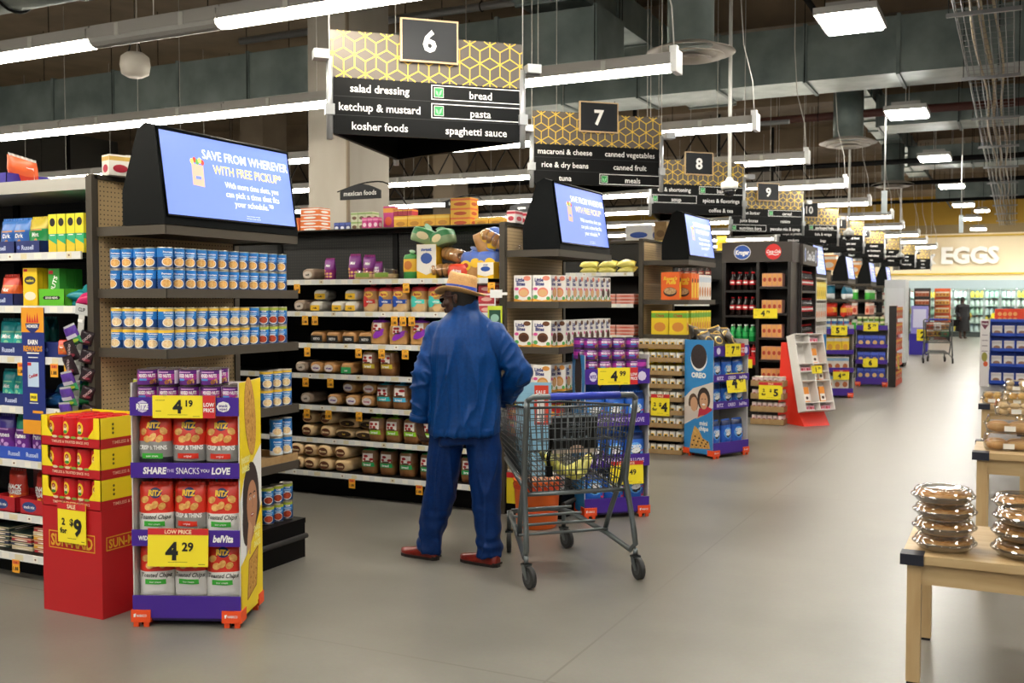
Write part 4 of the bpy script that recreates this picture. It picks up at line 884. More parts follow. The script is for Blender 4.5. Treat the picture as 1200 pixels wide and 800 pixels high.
BB.put('bun_bag', 'blue and yellow bun bag toppled on top of the other two', 'bread', (-3.72, YP + .12, G2Z[0] + .25), (0, 1.2, .3), 'blue and yellow bun bags')
bagels('clear bag of bagels resting high by the shelf end', -3.58, YP + .1, G2Z[0] + .24, .2, 4, .5)
carton(.14, .1, .12, M('#eee8da', .45), M('#2850a0', .4)).put('bagel_carton', 'short yellow and white carton at the right end of the topmost bread shelf', 'carton', (-3.58, YP - .02 + .06, G2Z[0] + .001), -.05)
# goods glimpsed on the third and fourth units between the endcaps
G3B = bag(.2, .13, .07, [(.5, M('#d9cf6a', .35)), (1, M('#c9b84a', .35))], lambda b, S: b.ell(S, 0, .06, .05, .03, M('#e9e4c8', .4), .003, 10, 2), False, 91, crimp=M('#d9cf6a', .35)); G3P = genbox(.2, .16, .035, M('#d98a7a', .4), M('#eadcd4', .4), M('#c95a4a', .5))
for k in range(6): G3B.put('pasta_bag', 'yellow bag lying on the third unit, right of the muffin endcap, %s one' % nth(k), 'bag', (-3.82 - .22 * (k % 3), 10.55, 1.92 + .06 * (k // 3)), (radians(-70), 0, .2 * (k % 2)), 'yellow bags on the third unit')
for q, z in enumerate((1.561, 1.221)):
    for k in range(9): G3P.put('flat_pack', 'flat pink pack on the third unit, stack %s from the endcap, %s up, %s shelf' % (nth(k // 3), nth(k % 3), ('upper', 'lower')[q]), 'pack', (-3.8 - .22 * (k // 3), 10.56, z + .0375 * (k % 3)), .06 * (k % 2), 'flat pink packs on the third unit')
JAR3 = bottle(.04, .2, M('#2a1712', .25), M('#8a2a22', .4), M('#1a1a1a', .4), M('#d9d0b8', .4)); JAR4 = bottle(.042, .19, M('#6b6a2e', .3), M('#cfc8a0', .4), M('#b9b23a', .4), M('#8a7a2a', .4))
for q, z in enumerate((1.901, 1.561, 1.221)):
    for k in range(5): (JAR4 if q == 1 else JAR3).put('sauce_bottle', '%s bottle left of the soda rack, %s from it, %s shelf down' % ('olive' if q == 1 else 'dark', nth(k), nth(q)), 'bottle', (-3.87 - .1 * k, 14.06, z), 0, 'bottles on the fourth unit')
# packs kept on top of the bread aisle unit
def topbox(label, x, w, d, h, base, c2, c3, z=0, rot=0, tx=None, y=7.33): genbox(w, d, h, base, c2, c3, tx).put('stock_box', label, 'box', (x, y, 2.196 + z), rot, 'boxes stored on the bread aisle unit')
OB, YB2, GBX = M('#e8742a', .45), M('#edb32a', .45), M('#c9cfae', .5)
thing('stock_board', 'thin board carrying stored boxes along the top of the bread aisle unit', 'board', MB().box(-6.2, 7.1, 2.192, -3.6, 7.56, 2.2, TAUPE), (0, 0, .002))
for k in range(4): topbox('flat orange and white box by the first screen, %s up the stack' % nth(k), -5.55, .2, .16, .05, OB, M('#f0ede6', .5), M('#f0ede6', .5), .008 + k * .051)
topbox('upright orange box at the left end on top of the bread unit', -5.72, .1, .16, .12, OB, OB, M('#c9551e', .5), .008)
for k in range(3): topbox('small navy can pack on top of the bread unit, %s from the left' % nth(k), -5.3 + k * .06, .055, .06, .07, M('#2a3b86', .4), M('#3b55b0', .4), M('#d0d4e4', .5), .008)
for k in range(6): topbox('small pale green carton on top of the bread unit, %s one' % nth(k), -5.1 + (k % 3) * .075, .07, .1, .075, GBX, M('#8fae6a', .5), M('#6a4d35', .5), .008 + (k // 3) * .076)
for k in range(3): topbox('pink tub pack under the pillar, %s from the left' % nth(k), -4.92 + k * .055, .05, .06, .09, M('#d1368a', .4), M('#e88ab8', .4), M('#f0d3e0', .5), .008, y=7.2)
topbox('tall magenta box beside the pink tubs', -4.76, .1, .08, .19, M('#c43a86', .45), M('#e8a23a', .45), M('#e86a3a', .5), .008)
for k in range(4): topbox('small red and yellow pack row, %s from the left, on top of the bread unit' % nth(k), -4.66 + k * .045, .04, .1, .05, M('#b93048', .45), YB2, M('#b93048', .5), .112, y=7.3)
for k in range(4): topbox('flat yellow carton on top of the bread unit, %s from the left' % nth(k), -4.62 + (k % 4) * .135, .13, .14, .1, YB2, M('#f3cf58', .45), M('#c98a1e', .5), .008)
for k in range(3): topbox('yellow and orange box in the tall stack on the bread unit, %s up' % nth(k), -4.05, .18, .14, .075, YB2, OB, M('#c9551e', .5), .008 + k * .076)
for k in range(2): topbox('low yellow box right of the tall stack on the bread unit, %s from the left' % nth(k), -3.86 + k * .13, .12, .12, .06, YB2, M('#f3cf58', .45), M('#c98a1e', .5), .008)
RWB = genbox(.13, .07, .09, M('#eadedc', .45), M('#c8384a', .45), M('#c8384a', .5))
for k in range(4): RWB.put('stock_box', 'red and white box on the second endcap board, %s from the left' % nth(k), 'box', (-3.42, 6.98 + k * .2, 2.187), FX, 'red and white boxes on the second endcap board')
# ---------------------------------------------------------------- snack aisle at the left edge
YG = 4.03; NAVY = M('#23306f', .45); TEALB, GRNB, BLUB, PURB2 = M('#1f8f96', .3), M('#1c8a45', .3), M('#2a5fae', .3), M('#6a2a8a', .32)
def spot(S, b, h, c, n=3): [b.ell(S, -.03 + .03 * k, h * (.3 + .08 * (k % 2)), .014, .012, c, .002, 9, 2) for k in range(n)]
def sb(w, h, d, c1, c2, acc, tx, seed, stand=True, tc=WHITE):
    return bag(w, h, d, [(.72, c1), (1, c2)], lambda b, S: (b.text(S, tx, 0, h * .55, h * .12, tc, .003, .03, w * .7), spot(S, b, h, acc), b.rect(S, -w * .3, h * .66, w * .3, h * .7, acc, .002, 5)), stand, seed, crimp=c2)
CHOC = M('#c98a45', .4)
SBT = {'blue': sb(.15, .2, .07, BLUB, M('#3f77c4', .3), CHOC, 'Dark', 51), 'green': sb(.16, .2, .08, GRNB, M('#c9b53a', .35), CHOC, 'Mint', 52), 'teal': sb(.16, .19, .08, M('#2aa39a', .3), TEALB, M('#8fd1a8', .4), 'Mint', 53), 'orange': sb(.15, .17, .08, M('#d9622a', .3), M('#c83a2a', .35), CHOC, 'Nut', 54), 'purple': sb(.14, .22, .07, PURB2, M('#4a3aa0', .35), M('#caa0d8', .4), 'Prunes', 55), 'green purple': sb(.14, .22, .07, PURB2, M('#2c9a78', .35), M('#caa0d8', .4), 'Prunes', 56)}
def sbag(c, label, x, z, y=YG + .1, rot=0, s_=1, g='candy bags in the snack aisle'): SBT[c].put('candy_bag', label, 'bag', (x, y, z + .001), rot, g, s_)
def navtray(label, x0, x1, z, h=.075, d=.3, tx='Russell', m=NAVY):
    w = x1 - x0; b = tray_t(w, d, h, m); S = front(-d / 2); b.text(S, tx, 0, h * .5, h * .35, M('#c9d3f0', .5), .001, .02, w * .6); b.ell(S, -w * .38, h * .5, .012, .012, M('#5f79c8', .5), .001, 8)
    thing('display_tray', label, 'tray', b, ((x0 + x1) / 2, YG + d / 2 - .02, z + .0005), 0, 'card trays in the snack aisle')
z = G1Z[0]
navtray('navy tray under blue candy bags, top snack shelf', -5.42, -5.17, z); navtray('navy tray under green mint bags, top snack shelf', -5.16, -4.96, z)
for k, x in enumerate((-5.35, -5.24)): sbag('blue', 'blue candy bag in a navy tray, %s from the left, top snack shelf' % nth(k), x, z + .004)
for k, y in enumerate((YG + .07, YG + .15)): sbag('green', 'green mint bag with a yellow top, %s in its navy tray, top snack shelf' % ('front', 'second')[k], -5.06, z + .004, y)
GY = box_t(.065, .16, .22, M('#2fae7a', .42), None, lambda b, S, R_, L_: ([(b.rect(F_, -w_ / 2, .11, w_ / 2, .22, YEL, .001), b.ell(F_, 0, .175, .022, .024, INK, .0016, 12), b.shape(F_, [(-w_ / 2, 0), (w_ / 2, 0), (w_ / 2, .05), (-w_ / 2, .08)], M('#e2c52a', .45), .0014), b.rect(F_, -w_ * .3, .1, w_ * .3, .105, WHITE, .0016)) for F_, w_ in ((S, .065), (R_, .16))], b.rect(L_, -.075, .13, .075, .17, M('#dfe9dd', .5), .001), b.text(L_, 'VALUE', 0, .15, .022, M('#c96a2a', .5), .0016, .03, .13)))
for k, x in enumerate((-4.89, -4.82, -4.745, -4.675)): GY.put('snack_carton', 'green and yellow carton with a black dot, %s from the left, top snack shelf' % nth(k), 'carton', (x, YG + .09, z + .001), 0, 'green and yellow cartons in the snack aisle')
LIME = sb(.11, .16, .07, M('#6cc02a', .3), M('#4f9a22', .3), M('#cfe87a', .4), 'Sour', 57)
for k, (zz, q) in enumerate(((.0, .4), (.07, -.3))): LIME.put('candy_bag', 'crumpled lime green bag at the shelf end, %s one, top snack shelf' % ('lower', 'upper')[k], 'bag', (-4.62, YG + .06 + .06 * k, z + .001 + zz), (0, .4 - .5 * k, q), 'lime green bags')
z = G1Z[1]
navtray('navy tray under orange candy bags, second snack shelf', -5.42, -5.19, z)
for k, (x, y) in enumerate(((-5.3, YG + .06), (-5.24, YG + .13))): sbag('orange', 'orange candy bag in a navy tray, %s one, second snack shelf' % nth(k), x, z + .004, y)
def cwrap(b, S, R_, L_):
    b.ell(S, 0, .15, .045, .025, M('#3a3a3a', .5), .001, 12); b.ell(S, 0, .06, .045, .025, M('#e9e2c8', .5), .001, 12); b.rect(S, -.05, .2, -.02, .215, SALERED, .001); b.text(S, 'wafers', 0, .15, .016, YEL, .0016, .03, .07)
    for q in range(5): b.rect(R_, -.07 + q * .03, .02, -.066 + q * .03, .2, M('#c9a81a', .5), .001)
box_t(.11, .16, .22, M('#f0c81e', .42), None, cwrap).put('snack_carton', 'yellow wafer carton with two ovals, second snack shelf', 'carton', (-5.1, YG + .1, z + .001), .05)
LG = M('#5fbf2a', .42); b = tray_t(.21, .2, .1, LG); S = front(-.1); b.shape(S, [(-.06, .04), (.06, .04), (.072, .05), (.06, .06), (-.06, .06), (-.072, .05)], INK, .001); b.text(S, 'GOOD NEWS', 0, .05, .012, WHITE, .0016, .03, .1)
thing('display_tray', 'bright lime green open tray, second snack shelf', 'tray', b, (-4.92, YG + .12, z + .0005), 0)
for k in range(3): box_t(.09, .05, .21, M('#3f9f3a', .42), None, lambda b, S, R_, L_: (b.text(S, 'NUTS', 0, .12, .03, WHITE, .001, .03, .16, 0, 'C', 1.2), b.rect(S, -.04, .18, -.005, .2, SALERED, .001))).put('snack_carton', 'green nut carton leaning in the lime tray, %s from the front' % nth(k), 'carton', (-4.93, YG + .07 + k * .055, z + .006), 0, 'green nut cartons')
TEALP = bag(.17, .13, .05, [(1, M('#1b8a94', .28))], lambda b, S: b.ell(S, 0, .06, .05, .02, M('#3fc0c0', .3), .002, 10, 2), False, 60, crimp=TEALB)
for k in range(9): TEALP.put('candy_bag', 'teal bag in the slumped heap, %s from the bottom, second snack shelf' % nth(k), 'bag', (-4.78 + .028 * (k % 3) + .012 * k, YG + .07 + .05 * (k % 3), z + .012 + .013 * k), (radians(-78), .1 * (k % 2), RN.uniform(-.5, .5)), 'teal bags in a heap')
bag(.14, .1, .07, [(1, M('#c92a68', .3))], None, False, 61, crimp=M('#c92a68', .3)).put('candy_bag', 'pink bag in front of the teal heap, second snack shelf', 'bag', (-4.66, YG + .04, z + .02), (radians(-60), 0, .3))
z = G1Z[2]
navtray('long navy tray under green pouches, third snack shelf', -5.42, -5.06, z, .08); navtray('empty dark navy tray right of the hanging banner, third snack shelf', -4.95, -4.68, z, .09, .3, '')
for k, x in enumerate((-5.36, -5.25, -5.13)): sbag('teal', 'shiny green pouch in the long navy tray, %s from the left, third snack shelf' % nth(k), x, z + .004, YG + .1, RN.uniform(-.2, .2), 1.05)
for k, x in enumerate((-5.3, -5.18)): sbag('teal', 'green pouch behind the front pouches, %s one, third snack shelf' % nth(k), x, z + .004, YG + .19, .2, 1.1)
z = G1Z[3]
navtray('navy tray under teal pouches, fourth snack shelf', -5.42, -5.03, z, .075)
for k, x in enumerate((-5.38, -5.28, -5.18)): sbag('teal', 'slim teal pouch in a navy tray, %s from the left, fourth snack shelf' % nth(k), x, z + .004, YG + .1, RN.uniform(-.2, .2), (.7, .8, 1))
GP = bag(.16, .12, .06, [(1, M('#17703a', .28))], lambda b, S: b.ell(S, 0, .06, .05, .02, M('#2fae62', .3), .002, 10, 2), False, 62, crimp=GRNB); BP = bag(.16, .12, .06, [(1, M('#235a9a', .28))], None, False, 63, crimp=BLUB)
for k in range(12):
    T, c = (BP, 'blue') if k < 5 else (GP, 'green')
    T.put('candy_bag', '%s bag in the loose pile, %s one from the left, fourth snack shelf' % (c, nth(k)), 'bag', (-5.0 + .033 * k, YG + .06 + .05 * (k % 3), z + .012 + .028 * (k % 4)), (radians(-62), .12 * ((k % 3) - 1), RN.uniform(-.4, .4)), 'bags in the loose pile')
z = G1Z[4]
navtray('bright blue tray under purple pouches, fifth snack shelf', -5.45, -4.66, z, .075, .3, 'Russell     Russell     Russell', M('#2b50b8', .4))
for k, x in enumerate((-5.39, -5.24, -5.09, -4.94, -4.8)): sbag(('purple', 'green purple')[k % 2], 'purple pouch in the bright blue tray, %s from the left, fifth snack shelf' % nth(k), x, z + .004, YG + .08, RN.uniform(-.1, .1), (1, 1, 1.05))
z = G1Z[5]
for k, x in enumerate((-5.32, -5.08)):
    b = tray_t(.2, .26, .09, M('#b0202a', .42)); S = front(-.13); b.ell(S, -.02, .045, .06, .03, M('#26407c', .45), .001, 12); b.text(S, 'snack mix', -.02, .045, .018, WHITE, .0016, .02, .09)
    thing('display_tray', 'red tray with a navy oval, %s from the left, sixth snack shelf' % nth(k), 'tray', b, (x, YG + .12, z + .0005), 0, 'red trays')
    bag(.15, .22, .07, [(.4, M('#c9542a', .35)), (1, M('#b5301f', .35))], lambda b, S: (b.text(S, 'SNACK', 0, .13, .026, WHITE, .003, .05, .12), b.text(S, 'SQUARES', 0, .1, .026, WHITE, .003, .05, .12), [b.ell(S, -.04 + .03 * q, .05 + .012 * (q % 2), .016, .013, (GRN, YEL, CRK, RZY)[q], .003, 8) for q in range(4)]), True, 64 + k, crimp=M('#b5301f', .35)).put('candy_bag', 'red snack mix bag standing in a red tray, %s from the left' % nth(k), 'bag', (x - .01, YG + .1, z + .005), 0, 'red snack mix bags')
sbag('green', 'green bag at the right of the red trays, sixth snack shelf', -4.9, z, YG + .08); sbag('orange', 'orange bag half behind the red raisin tower, sixth snack shelf', -4.76, z, YG + .1)
b = MB(); b.box(-.1, -.01, 0, .1, .01, .22, M('#8a1f26', .45)); S = front(-.01); b.ell(S, 0, .1, .07, .07, M('#d8c9a0', .5), .001, 14); b.text(S, 'Fruit', 0, .16, .03, M('#e8a0a8', .5), .002, .02, .12); thing('display_card', 'dark red printed card behind the red trays', 'card', b, (-5.3, YG + .27, z + .0005))
z = G1Z[6]; YL = YG - .03
FLT = {c: genbox(.17, .22, .022, M(c, .4), M('#d8c9a0', .5), M('#e8e0d0', .5)) for c in ('#2a3a35', '#26304a', '#a8262c', '#d9a02a', '#c7b89a')}
for k, (x, cs) in enumerate(((-5.35, ('#2a3a35', '#26304a', '#2a3a35', '#26304a', '#2a3a35')), (-5.16, ('#c7b89a', '#26304a', '#a8262c', '#2a3a35')), (-4.97, ('#a8262c', '#d9a02a', '#a8262c', '#d9a02a', '#c7b89a', '#a8262c')), (-4.78, ('#d9a02a', '#a8262c', '#d9a02a', '#a8262c')))):
    for q, c in enumerate(cs): FLT[c].put('flat_carton', 'flat box lying in stack %s from the left, %s up, bottom snack shelf' % (nth(k), nth(q)), 'box', (x + RN.uniform(-.006, .006), YL + .12, z + .001 + q * .0245), RN.uniform(-.04, .04), 'flat boxes on the bottom snack shelf')
# stock on top of the unit
navtray2 = tray_t(.28, .3, .06, M('#3a2f9a', .4)); thing('display_tray', 'blue violet tray on top of the snack aisle unit', 'tray', navtray2, (-5.42, 4.2, 2.285))
bag(.2, .17, .08, [(.5, M('#d8412c', .3)), (1, M('#e86a3a', .3))], lambda b, S: b.rect(S, .05, .02, .09, .14, WHITE, .002, 3), False, 71, crimp=WHITE).put('candy_bag', 'crumpled red bag on the violet tray on top of the snack aisle unit', 'bag', (-5.32, 4.2, 2.29), (.5, .3, .3))
PCB = genbox(.125, .09, .17, M('#e9e4dc', .45), M('#d8b25a', .5), M('#b5243a', .5))
for k in range(4): PCB.put('stock_box', 'white and red popcorn box on top by the big screen, %s from the left' % nth(k), 'box', (-4.47, 4.12 + k * .12, 2.286), FX * .8, 'popcorn boxes on top by the big screen', (1, 1, .66 + .05 * (k % 2)))
# tall hanging banner and clip strip
b = MB(); b.box(-.092, -.004, -.72, .092, 0, 0, M('#24327c', .4)); S = front(-.004); b.rect(S, -.092, -.14, .092, 0, M('#e39a26', .4), .0008); b.rect(S, -.092, -.72, .092, -.64, M('#e39a26', .4), .0008)
b.shape(S, [(-.06, -.09), (.06, -.09), (.05, -.12), (0, -.15), (-.05, -.12)], NAVY, .0012); b.text(S, 'MEMBER', 0, -.105, .018, WHITE, .002, .03, .1)
for q in range(5): b.shape(S, [(-.05 + .02 * q, -.085), (-.03 + .02 * q, -.085), (-.04 + .02 * q, -.045 - .012 * (2 - abs(q - 2)) + .02)], SALERED, .0012)
b.text(S, 'EARN', 0, -.195, .026, WHITE, .0014, .04, .08); b.text(S, 'REWARDS', 0, -.232, .03, M('#e39a26', .4), .0014, .05, .155); b.rect(S, -.05, -.262, .05, -.255, WHITE); b.rect(S, -.04, -.285, .04, -.28, WHITE)
b.rect(S, -.045, -.45, .045, -.31, M('#bcd3ec', .4), .0012); b.rect(S, -.045, -.33, -.015, -.312, SALERED, .0018); b.text(S, 'Cookies', 0, -.385, .02, M('#b5243a', .4), .002, .04, .075, 0, 'C', .25)
b.rect(S, -.03, -.53, .03, -.488, YEL, .0012); b.text(S, 'FREE', 0, -.509, .016, INK, .002, .03, .05); b.rect(S, -.035, -.545, .035, -.54, WHITE); b.rect(S, -.01, -.6, .075, -.585, M('#e39a26', .4), .0012)
thing('hanging_banner', 'tall navy and orange rewards banner hanging in front of the snack shelves', 'banner', b, (-4.995, 3.985, 1.56))
b = MB(); b.box(-.05, -.003, -.06, .05, 0, 0, M('#b9bbba', .4)); b.box(-.022, -.003, -.82, .022, 0, -.06, M('#c6c6c2', .4))
for q in range(9): b.box(-.02, -.008, -.1 - q * .085, .02, -.003, -.085 - q * .085, WHITE)
b.text(front(-.003), 'CLIP', 0, -.03, .02, INK, .001, .02)
thing('clip_strip', 'white clip strip hanging at the end of the snack aisle shelves', 'clip strip', b, (-4.585, 3.975, 1.58), (0, .12, 0))
MIX = bag(.15, .13, .035, [(.45, M('#3fa06a', .3)), (1, M('#5a3a9a', .3))], lambda b, S: (b.rect(S, -.06, .05, .06, .075, M('#d9d3e8', .4), .002, 5, 1), b.ell(S, .02, .03, .04, .012, M('#b9d94a', .4), .002, 9)), False, 72, crimp=M('#c9ccd0', .3)); DKB = bag(.13, .13, .03, [(1, M('#2a1f26', .3))], lambda b, S: (b.text(S, 'CHOCO', 0, .075, .024, M('#d8c4c8', .4), .002, .03, .1, 0, 'C', 1.0), b.ell(S, 0, .04, .04, .014, M('#8a3a4a', .4), .002, 10)), False, 73, crimp=M('#2a1f26', .3))
for k in range(8):
    T, c = (MIX, 'green and violet') if k > 2 or k == 0 else (DKB, 'dark chocolate')
    T.put('clipped_bag', '%s snack bag on the clip strip, %s from the top' % (c, nth(k)), 'bag', (-4.6 + (.02 - .012 * k), 3.93 - .0 * k, 1.36 - k * .085), (radians(18), -.25 + .03 * k, -.2), 'snack bags on the clip strip', .8)
for k in range(5): DKB.put('clipped_bag', 'dark bag on the hidden side of the clip strip, %s from the top' % nth(k), 'bag', (-4.53, 3.935, 1.36 - k * .1), (radians(14), .3, .8), 'snack bags on the clip strip', .55)
sbag('orange', 'tiny orange bag dangling left of the clip strip', -4.71, 1.3, 3.95, .2, .45)
# ---------------------------------------------------------------- wheeled snack stands
def stand(label, loc, rot, W, D, bands, Hs, top_open, left=None, right=None, tone=PURP, art=None, card=None):
    """printed card stand: local x 0..W along its front, y 0..D to the back. bands: (z from, z to) of the front strips; each upper edge carries a tier"""
    t = thing('snack_stand', label, 'display stand', None, loc, rot, 'purple wheeled snack stands')
    CARD = card or M('#c9c6c2', .6)
    e = .006
    for nm, x0, m in (('side_panel', 0, left), ('side_panel', W - e, right)):
        b = MB(); b.box(x0, 0, .04, x0 + e, D, Hs, CARD, **({'l': m[0]} if x0 == 0 and m else {'r': m[0]} if m else {}))
        if m and m[1]: m[1](b, lside(x0 - .0, D, 0) if x0 == 0 else rside(W, 0, 0))
        obj(nm, b, t)
    b = MB(); b.box(e, D - e, .04, W - e, D, Hs - .02, CARD); obj('back_panel', b, t)
    for k, (z0, z1) in enumerate(bands):
        f = MB(); f.box(0, -.012, z0, W, -.004, z1, tone); 
        if art: art(f, front(-.012, W / 2, 0), k, z0, z1)
        obj('front_strip', f, t)
        s_ = MB(); zt = z0 + .02 if k else z1 - .02
        s_.box(e, -.003, zt - .006, W - e, D - e, zt, CARD); obj('tier', s_, t)
    f = MB(); f.box(.01, .0, .03, W - .01, D, .045, M('#2a1a5a', .5)); obj('base', f, t)
    for x in (.0, W - .085):
        for y in (-.02, D - .075):
            f = MB(); f.box(x - .006, y, .025, x + .091, y + .085, .085, ORANGE); f.box(x + .004, y + .006, .0, x + .03, y + .02, .03, ORANGE); f.box(x + .055, y + .006, .0, x + .081, y + .02, .03, ORANGE)
            S = front(y, x + .042, 0); f.text(S, 'NABISCO', .006, .058, .012, WHITE, .001, .02, .05); f.shape(S, [(-.034, .05), (-.026, .05), (-.022, .068), (-.034, .066)], WHITE, .001)
            o = obj('foot', f, t, label='orange plastic corner foot')
            w_ = MB(); w_.cyl((x + .035, y + .045, .018), (x + .05, y + .045, .018), .018, BLACK, 12); obj('caster', w_, o)
    return t
def stand_pt(loc, rot, x, y, z): return (loc[0] + x * cos(rot) - y * sin(rot), loc[1] + x * sin(rot) + y * cos(rot), z)
SKIN = M('#b98360', .6); SKIN2 = M('#c99a76', .6); HAIR = M('#33231f', .7); HAIR2 = M('#57402f', .7)
# near stand with red cracker bags
RW, RD = .537, .35; RL = (-3.865, 3.626, 0); RR = math.atan2(.214, .493)
def ritz_side(b, S):
    """S: u 0..D front to back, v height"""
    D, H = RD, 1.2; Y_ = M('#f2d51c', .45)
    b.rect(S, 0, .06, D, H, Y_, .0006)
    b.shape(S, [(0, .30), (0, .62), (.06, .72), (D, .86), (D, .52), (.16, .36)], WHITE, .001)
    # curly haired woman's portrait
    b.ell(S, .17, .6, .135, .19, HAIR, .0014, 20); b.ell(S, .09, .5, .06, .12, HAIR, .0016, 14); b.ell(S, .27, .5, .05, .13, HAIR, .0016, 14)
    b.ell(S, .185, .57, .085, .125, SKIN, .002, 20); b.shape(S, [(.12, .36), (.25, .36), (.235, .5), (.145, .5)], SKIN, .0018)
    for u in (.155, .22): b.ell(S, u, .605, .014, .007, WHITE, .0024, 10); b.ell(S, u, .605, .006, .007, HAIR, .0028, 8); b.strip(S, [(u - .02, .625), (u, .632), (u + .02, .627)], .007, HAIR, .0026)
    b.strip(S, [(.19, .6), (.195, .565), (.183, .556)], .006, M('#8a5a40', .6), .0026); b.ell(S, .185, .52, .028, .011, M('#a34a44', .6), .0026, 12); b.rect(S, .168, .519, .203, .524, WHITE, .003)
    for q in range(4): b.strip(S, [(.1 + .012 * q, .33), (.11 + .016 * q, .42), (.135 + .014 * q, .5 - .012 * q)], .018, SKIN2, .003 + .0002 * q)
    b.shape(S, [(0, .06), (D, .06), (D, .56), (.2, .41), (.08, .33), (0, .26)], Y_, .0034)
    CR = pm('cracker face', '#b57a2c', '#d9a857', 70, .6)
    b.ell(S, .17, 1.02, .085, .2, CR, .002, 24, 1, .18); b.ell(S, .17, 1.02, .088, .203, M('#8a5418', .6), .0014, 24, 1, .18)
    for q in range(7): b.ell(S, .17 + .035 * math.cos(q * 2.4), 1.02 + .12 * math.sin(q * 2.4), .007, .012, M('#8a5418', .6), .0026, 8)
    b.shape(S, [(.09, .11), (.24, .15), (.27, .34), (.12, .3)], CR, .004); b.strip(S, [(.09, .11), (.24, .15), (.27, .34), (.12, .3), (.09, .11)], .008, M('#8a5418', .6), .0044)
    for i in range(3):
        for j in range(3): b.ell(S, .135 + .045 * i + .01 * j, .16 + .05 * j + .012 * i, .006, .007, M('#8a5418', .6), .0048, 8)
    for q, (tx, v) in enumerate((('better', .82), ('bites', .775))): b.text(S, tx, .09, v, .045, M('#f7ef9a', .5), .002, .03, .14)
    for q, (tx, v) in enumerate((('SHARE', .45), ('THE', .41), ('SNACKS', .37))): b.text(S, tx, .26, v - .01, .03, M('#fbf3a8', .5), .004, .03, .11)
def ritz_front(f, S, k, z0, z1):
    zc = (z0 + z1) / 2
    if k == 0: pass
    elif k == 1: f.text(S, 'WIDE THINS', -.17, zc, .022, WHITE, .001, .03, .13); f.text(S, 'belVita', .185, zc, .034, WHITE, .001, .04, .1, .2)
    elif k == 2:
        f.text(S, 'SHARE', -.15, zc, .032, WHITE, .001, .04, .115, .12); f.text(S, 'THE', -.072, zc, .015, M('#b9a8dc', .5), .001, .03); f.text(S, 'SNACKS', .015, zc, .032, WHITE, .001, .0, .115); f.text(S, 'YOU', .1, zc, .015, WHITE, .001, .02); f.text(S, 'LOVE', .178, zc, .032, WHITE, .001, .04, .09, .12)
    else:
        f.ell(S, -.205, zc, .03, .03, M('#cfc6e4', .5), .0008, 8); f.text(S, 'RITZ', -.205, zc, .03, PURP, .0014, .07, .05); f.text(S, 'RITZ', -.205, zc, .027, WHITE, .002, .05, .06)
        f.ell(S, .195, zc, .034, .026, WHITE, .0008, 8); f.text(S, 'snack', .195, zc + .006, .014, PURP, .0014, .03, .05); f.text(S, 'squad', .195, zc - .01, .012, PURP, .0014, .03, .05)
stand('purple wheeled snack stand with red cracker bags and a yellow portrait side', RL, RR, RW, RD, [(.045, .155), (.4, .48), (.735, .81), (1.04, 1.13)], 1.2, True, None, (M('#f2d51c', .45), ritz_side), art=ritz_front)
lv = {0: ('bottom', .135), 1: ('middle', .42), 2: ('upper', .755)}
lay = {2: (2, 1, 1), 1: (0, 1, 0), 0: (0, 0, 0)}
for tr in (0, 1, 2):
    nm, z = lv[tr]
    for k in range(3):
        ty = lay[tr][k]; c = ('white and red toasted chip', 'black and red crisp', 'green striped black and red crisp')[ty]
        BAG_T[ty].put('cracker_bag', '%s bag %s, %s tier, near stand' % (c, ('leftmost', 'central', 'rightmost')[k], nm), 'bag', stand_pt(RL, RR, .1 + .168 * k, .06 + .01 * (k % 2), z + .001), RR + RN.uniform(-.12, .12) + (.06 if k == 2 else 0), 'cracker bags on the near stand', (.93, 1, 1.0 if tr else .97))
        BAG_T[(ty + 1) % 2].put('cracker_bag', 'cracker bag in the second line, %s, %s tier of the near stand' % (('leftmost', 'central', 'rightmost')[k], nm), 'bag', stand_pt(RL, RR, .1 + .168 * k, .2, z + .001), RR + RN.uniform(-.1, .1), 'cracker bags on the near stand', (.93, 1, .97))
for row in range(2):
    for q in range(2):
        for k in range(4 + (q == 0)):
            NUTS.put('nut_can', 'purple mixed nuts can, %s from the left, %s layer, %s row of the near stand' % (nth(k), ('lower', 'upper')[q], ('front', 'back')[row]), 'can', stand_pt(RL, RR, .06 + .106 * k, .065 + .11 * row, 1.1 + q * .083), RR + RN.uniform(-.35, .35), 'purple nut cans on the near stand', (.96, .96, 1))
pos = stand_pt(RL, RR, .272, -.02, 1.03); price_card('price_card', 'yellow and red 4.19 price card on the near snack stand', .31, .11, pos, RR, '4', side=('LOW', 'PRICE'), cents='19')
pos = stand_pt(RL, RR, .235, -.03, .305); price_card('price_card', 'large yellow 4.29 low price card hanging on the near snack stand', .3, .185, pos, RR, '4', head='LOW PRICE', cents='29', tilt=-.07)
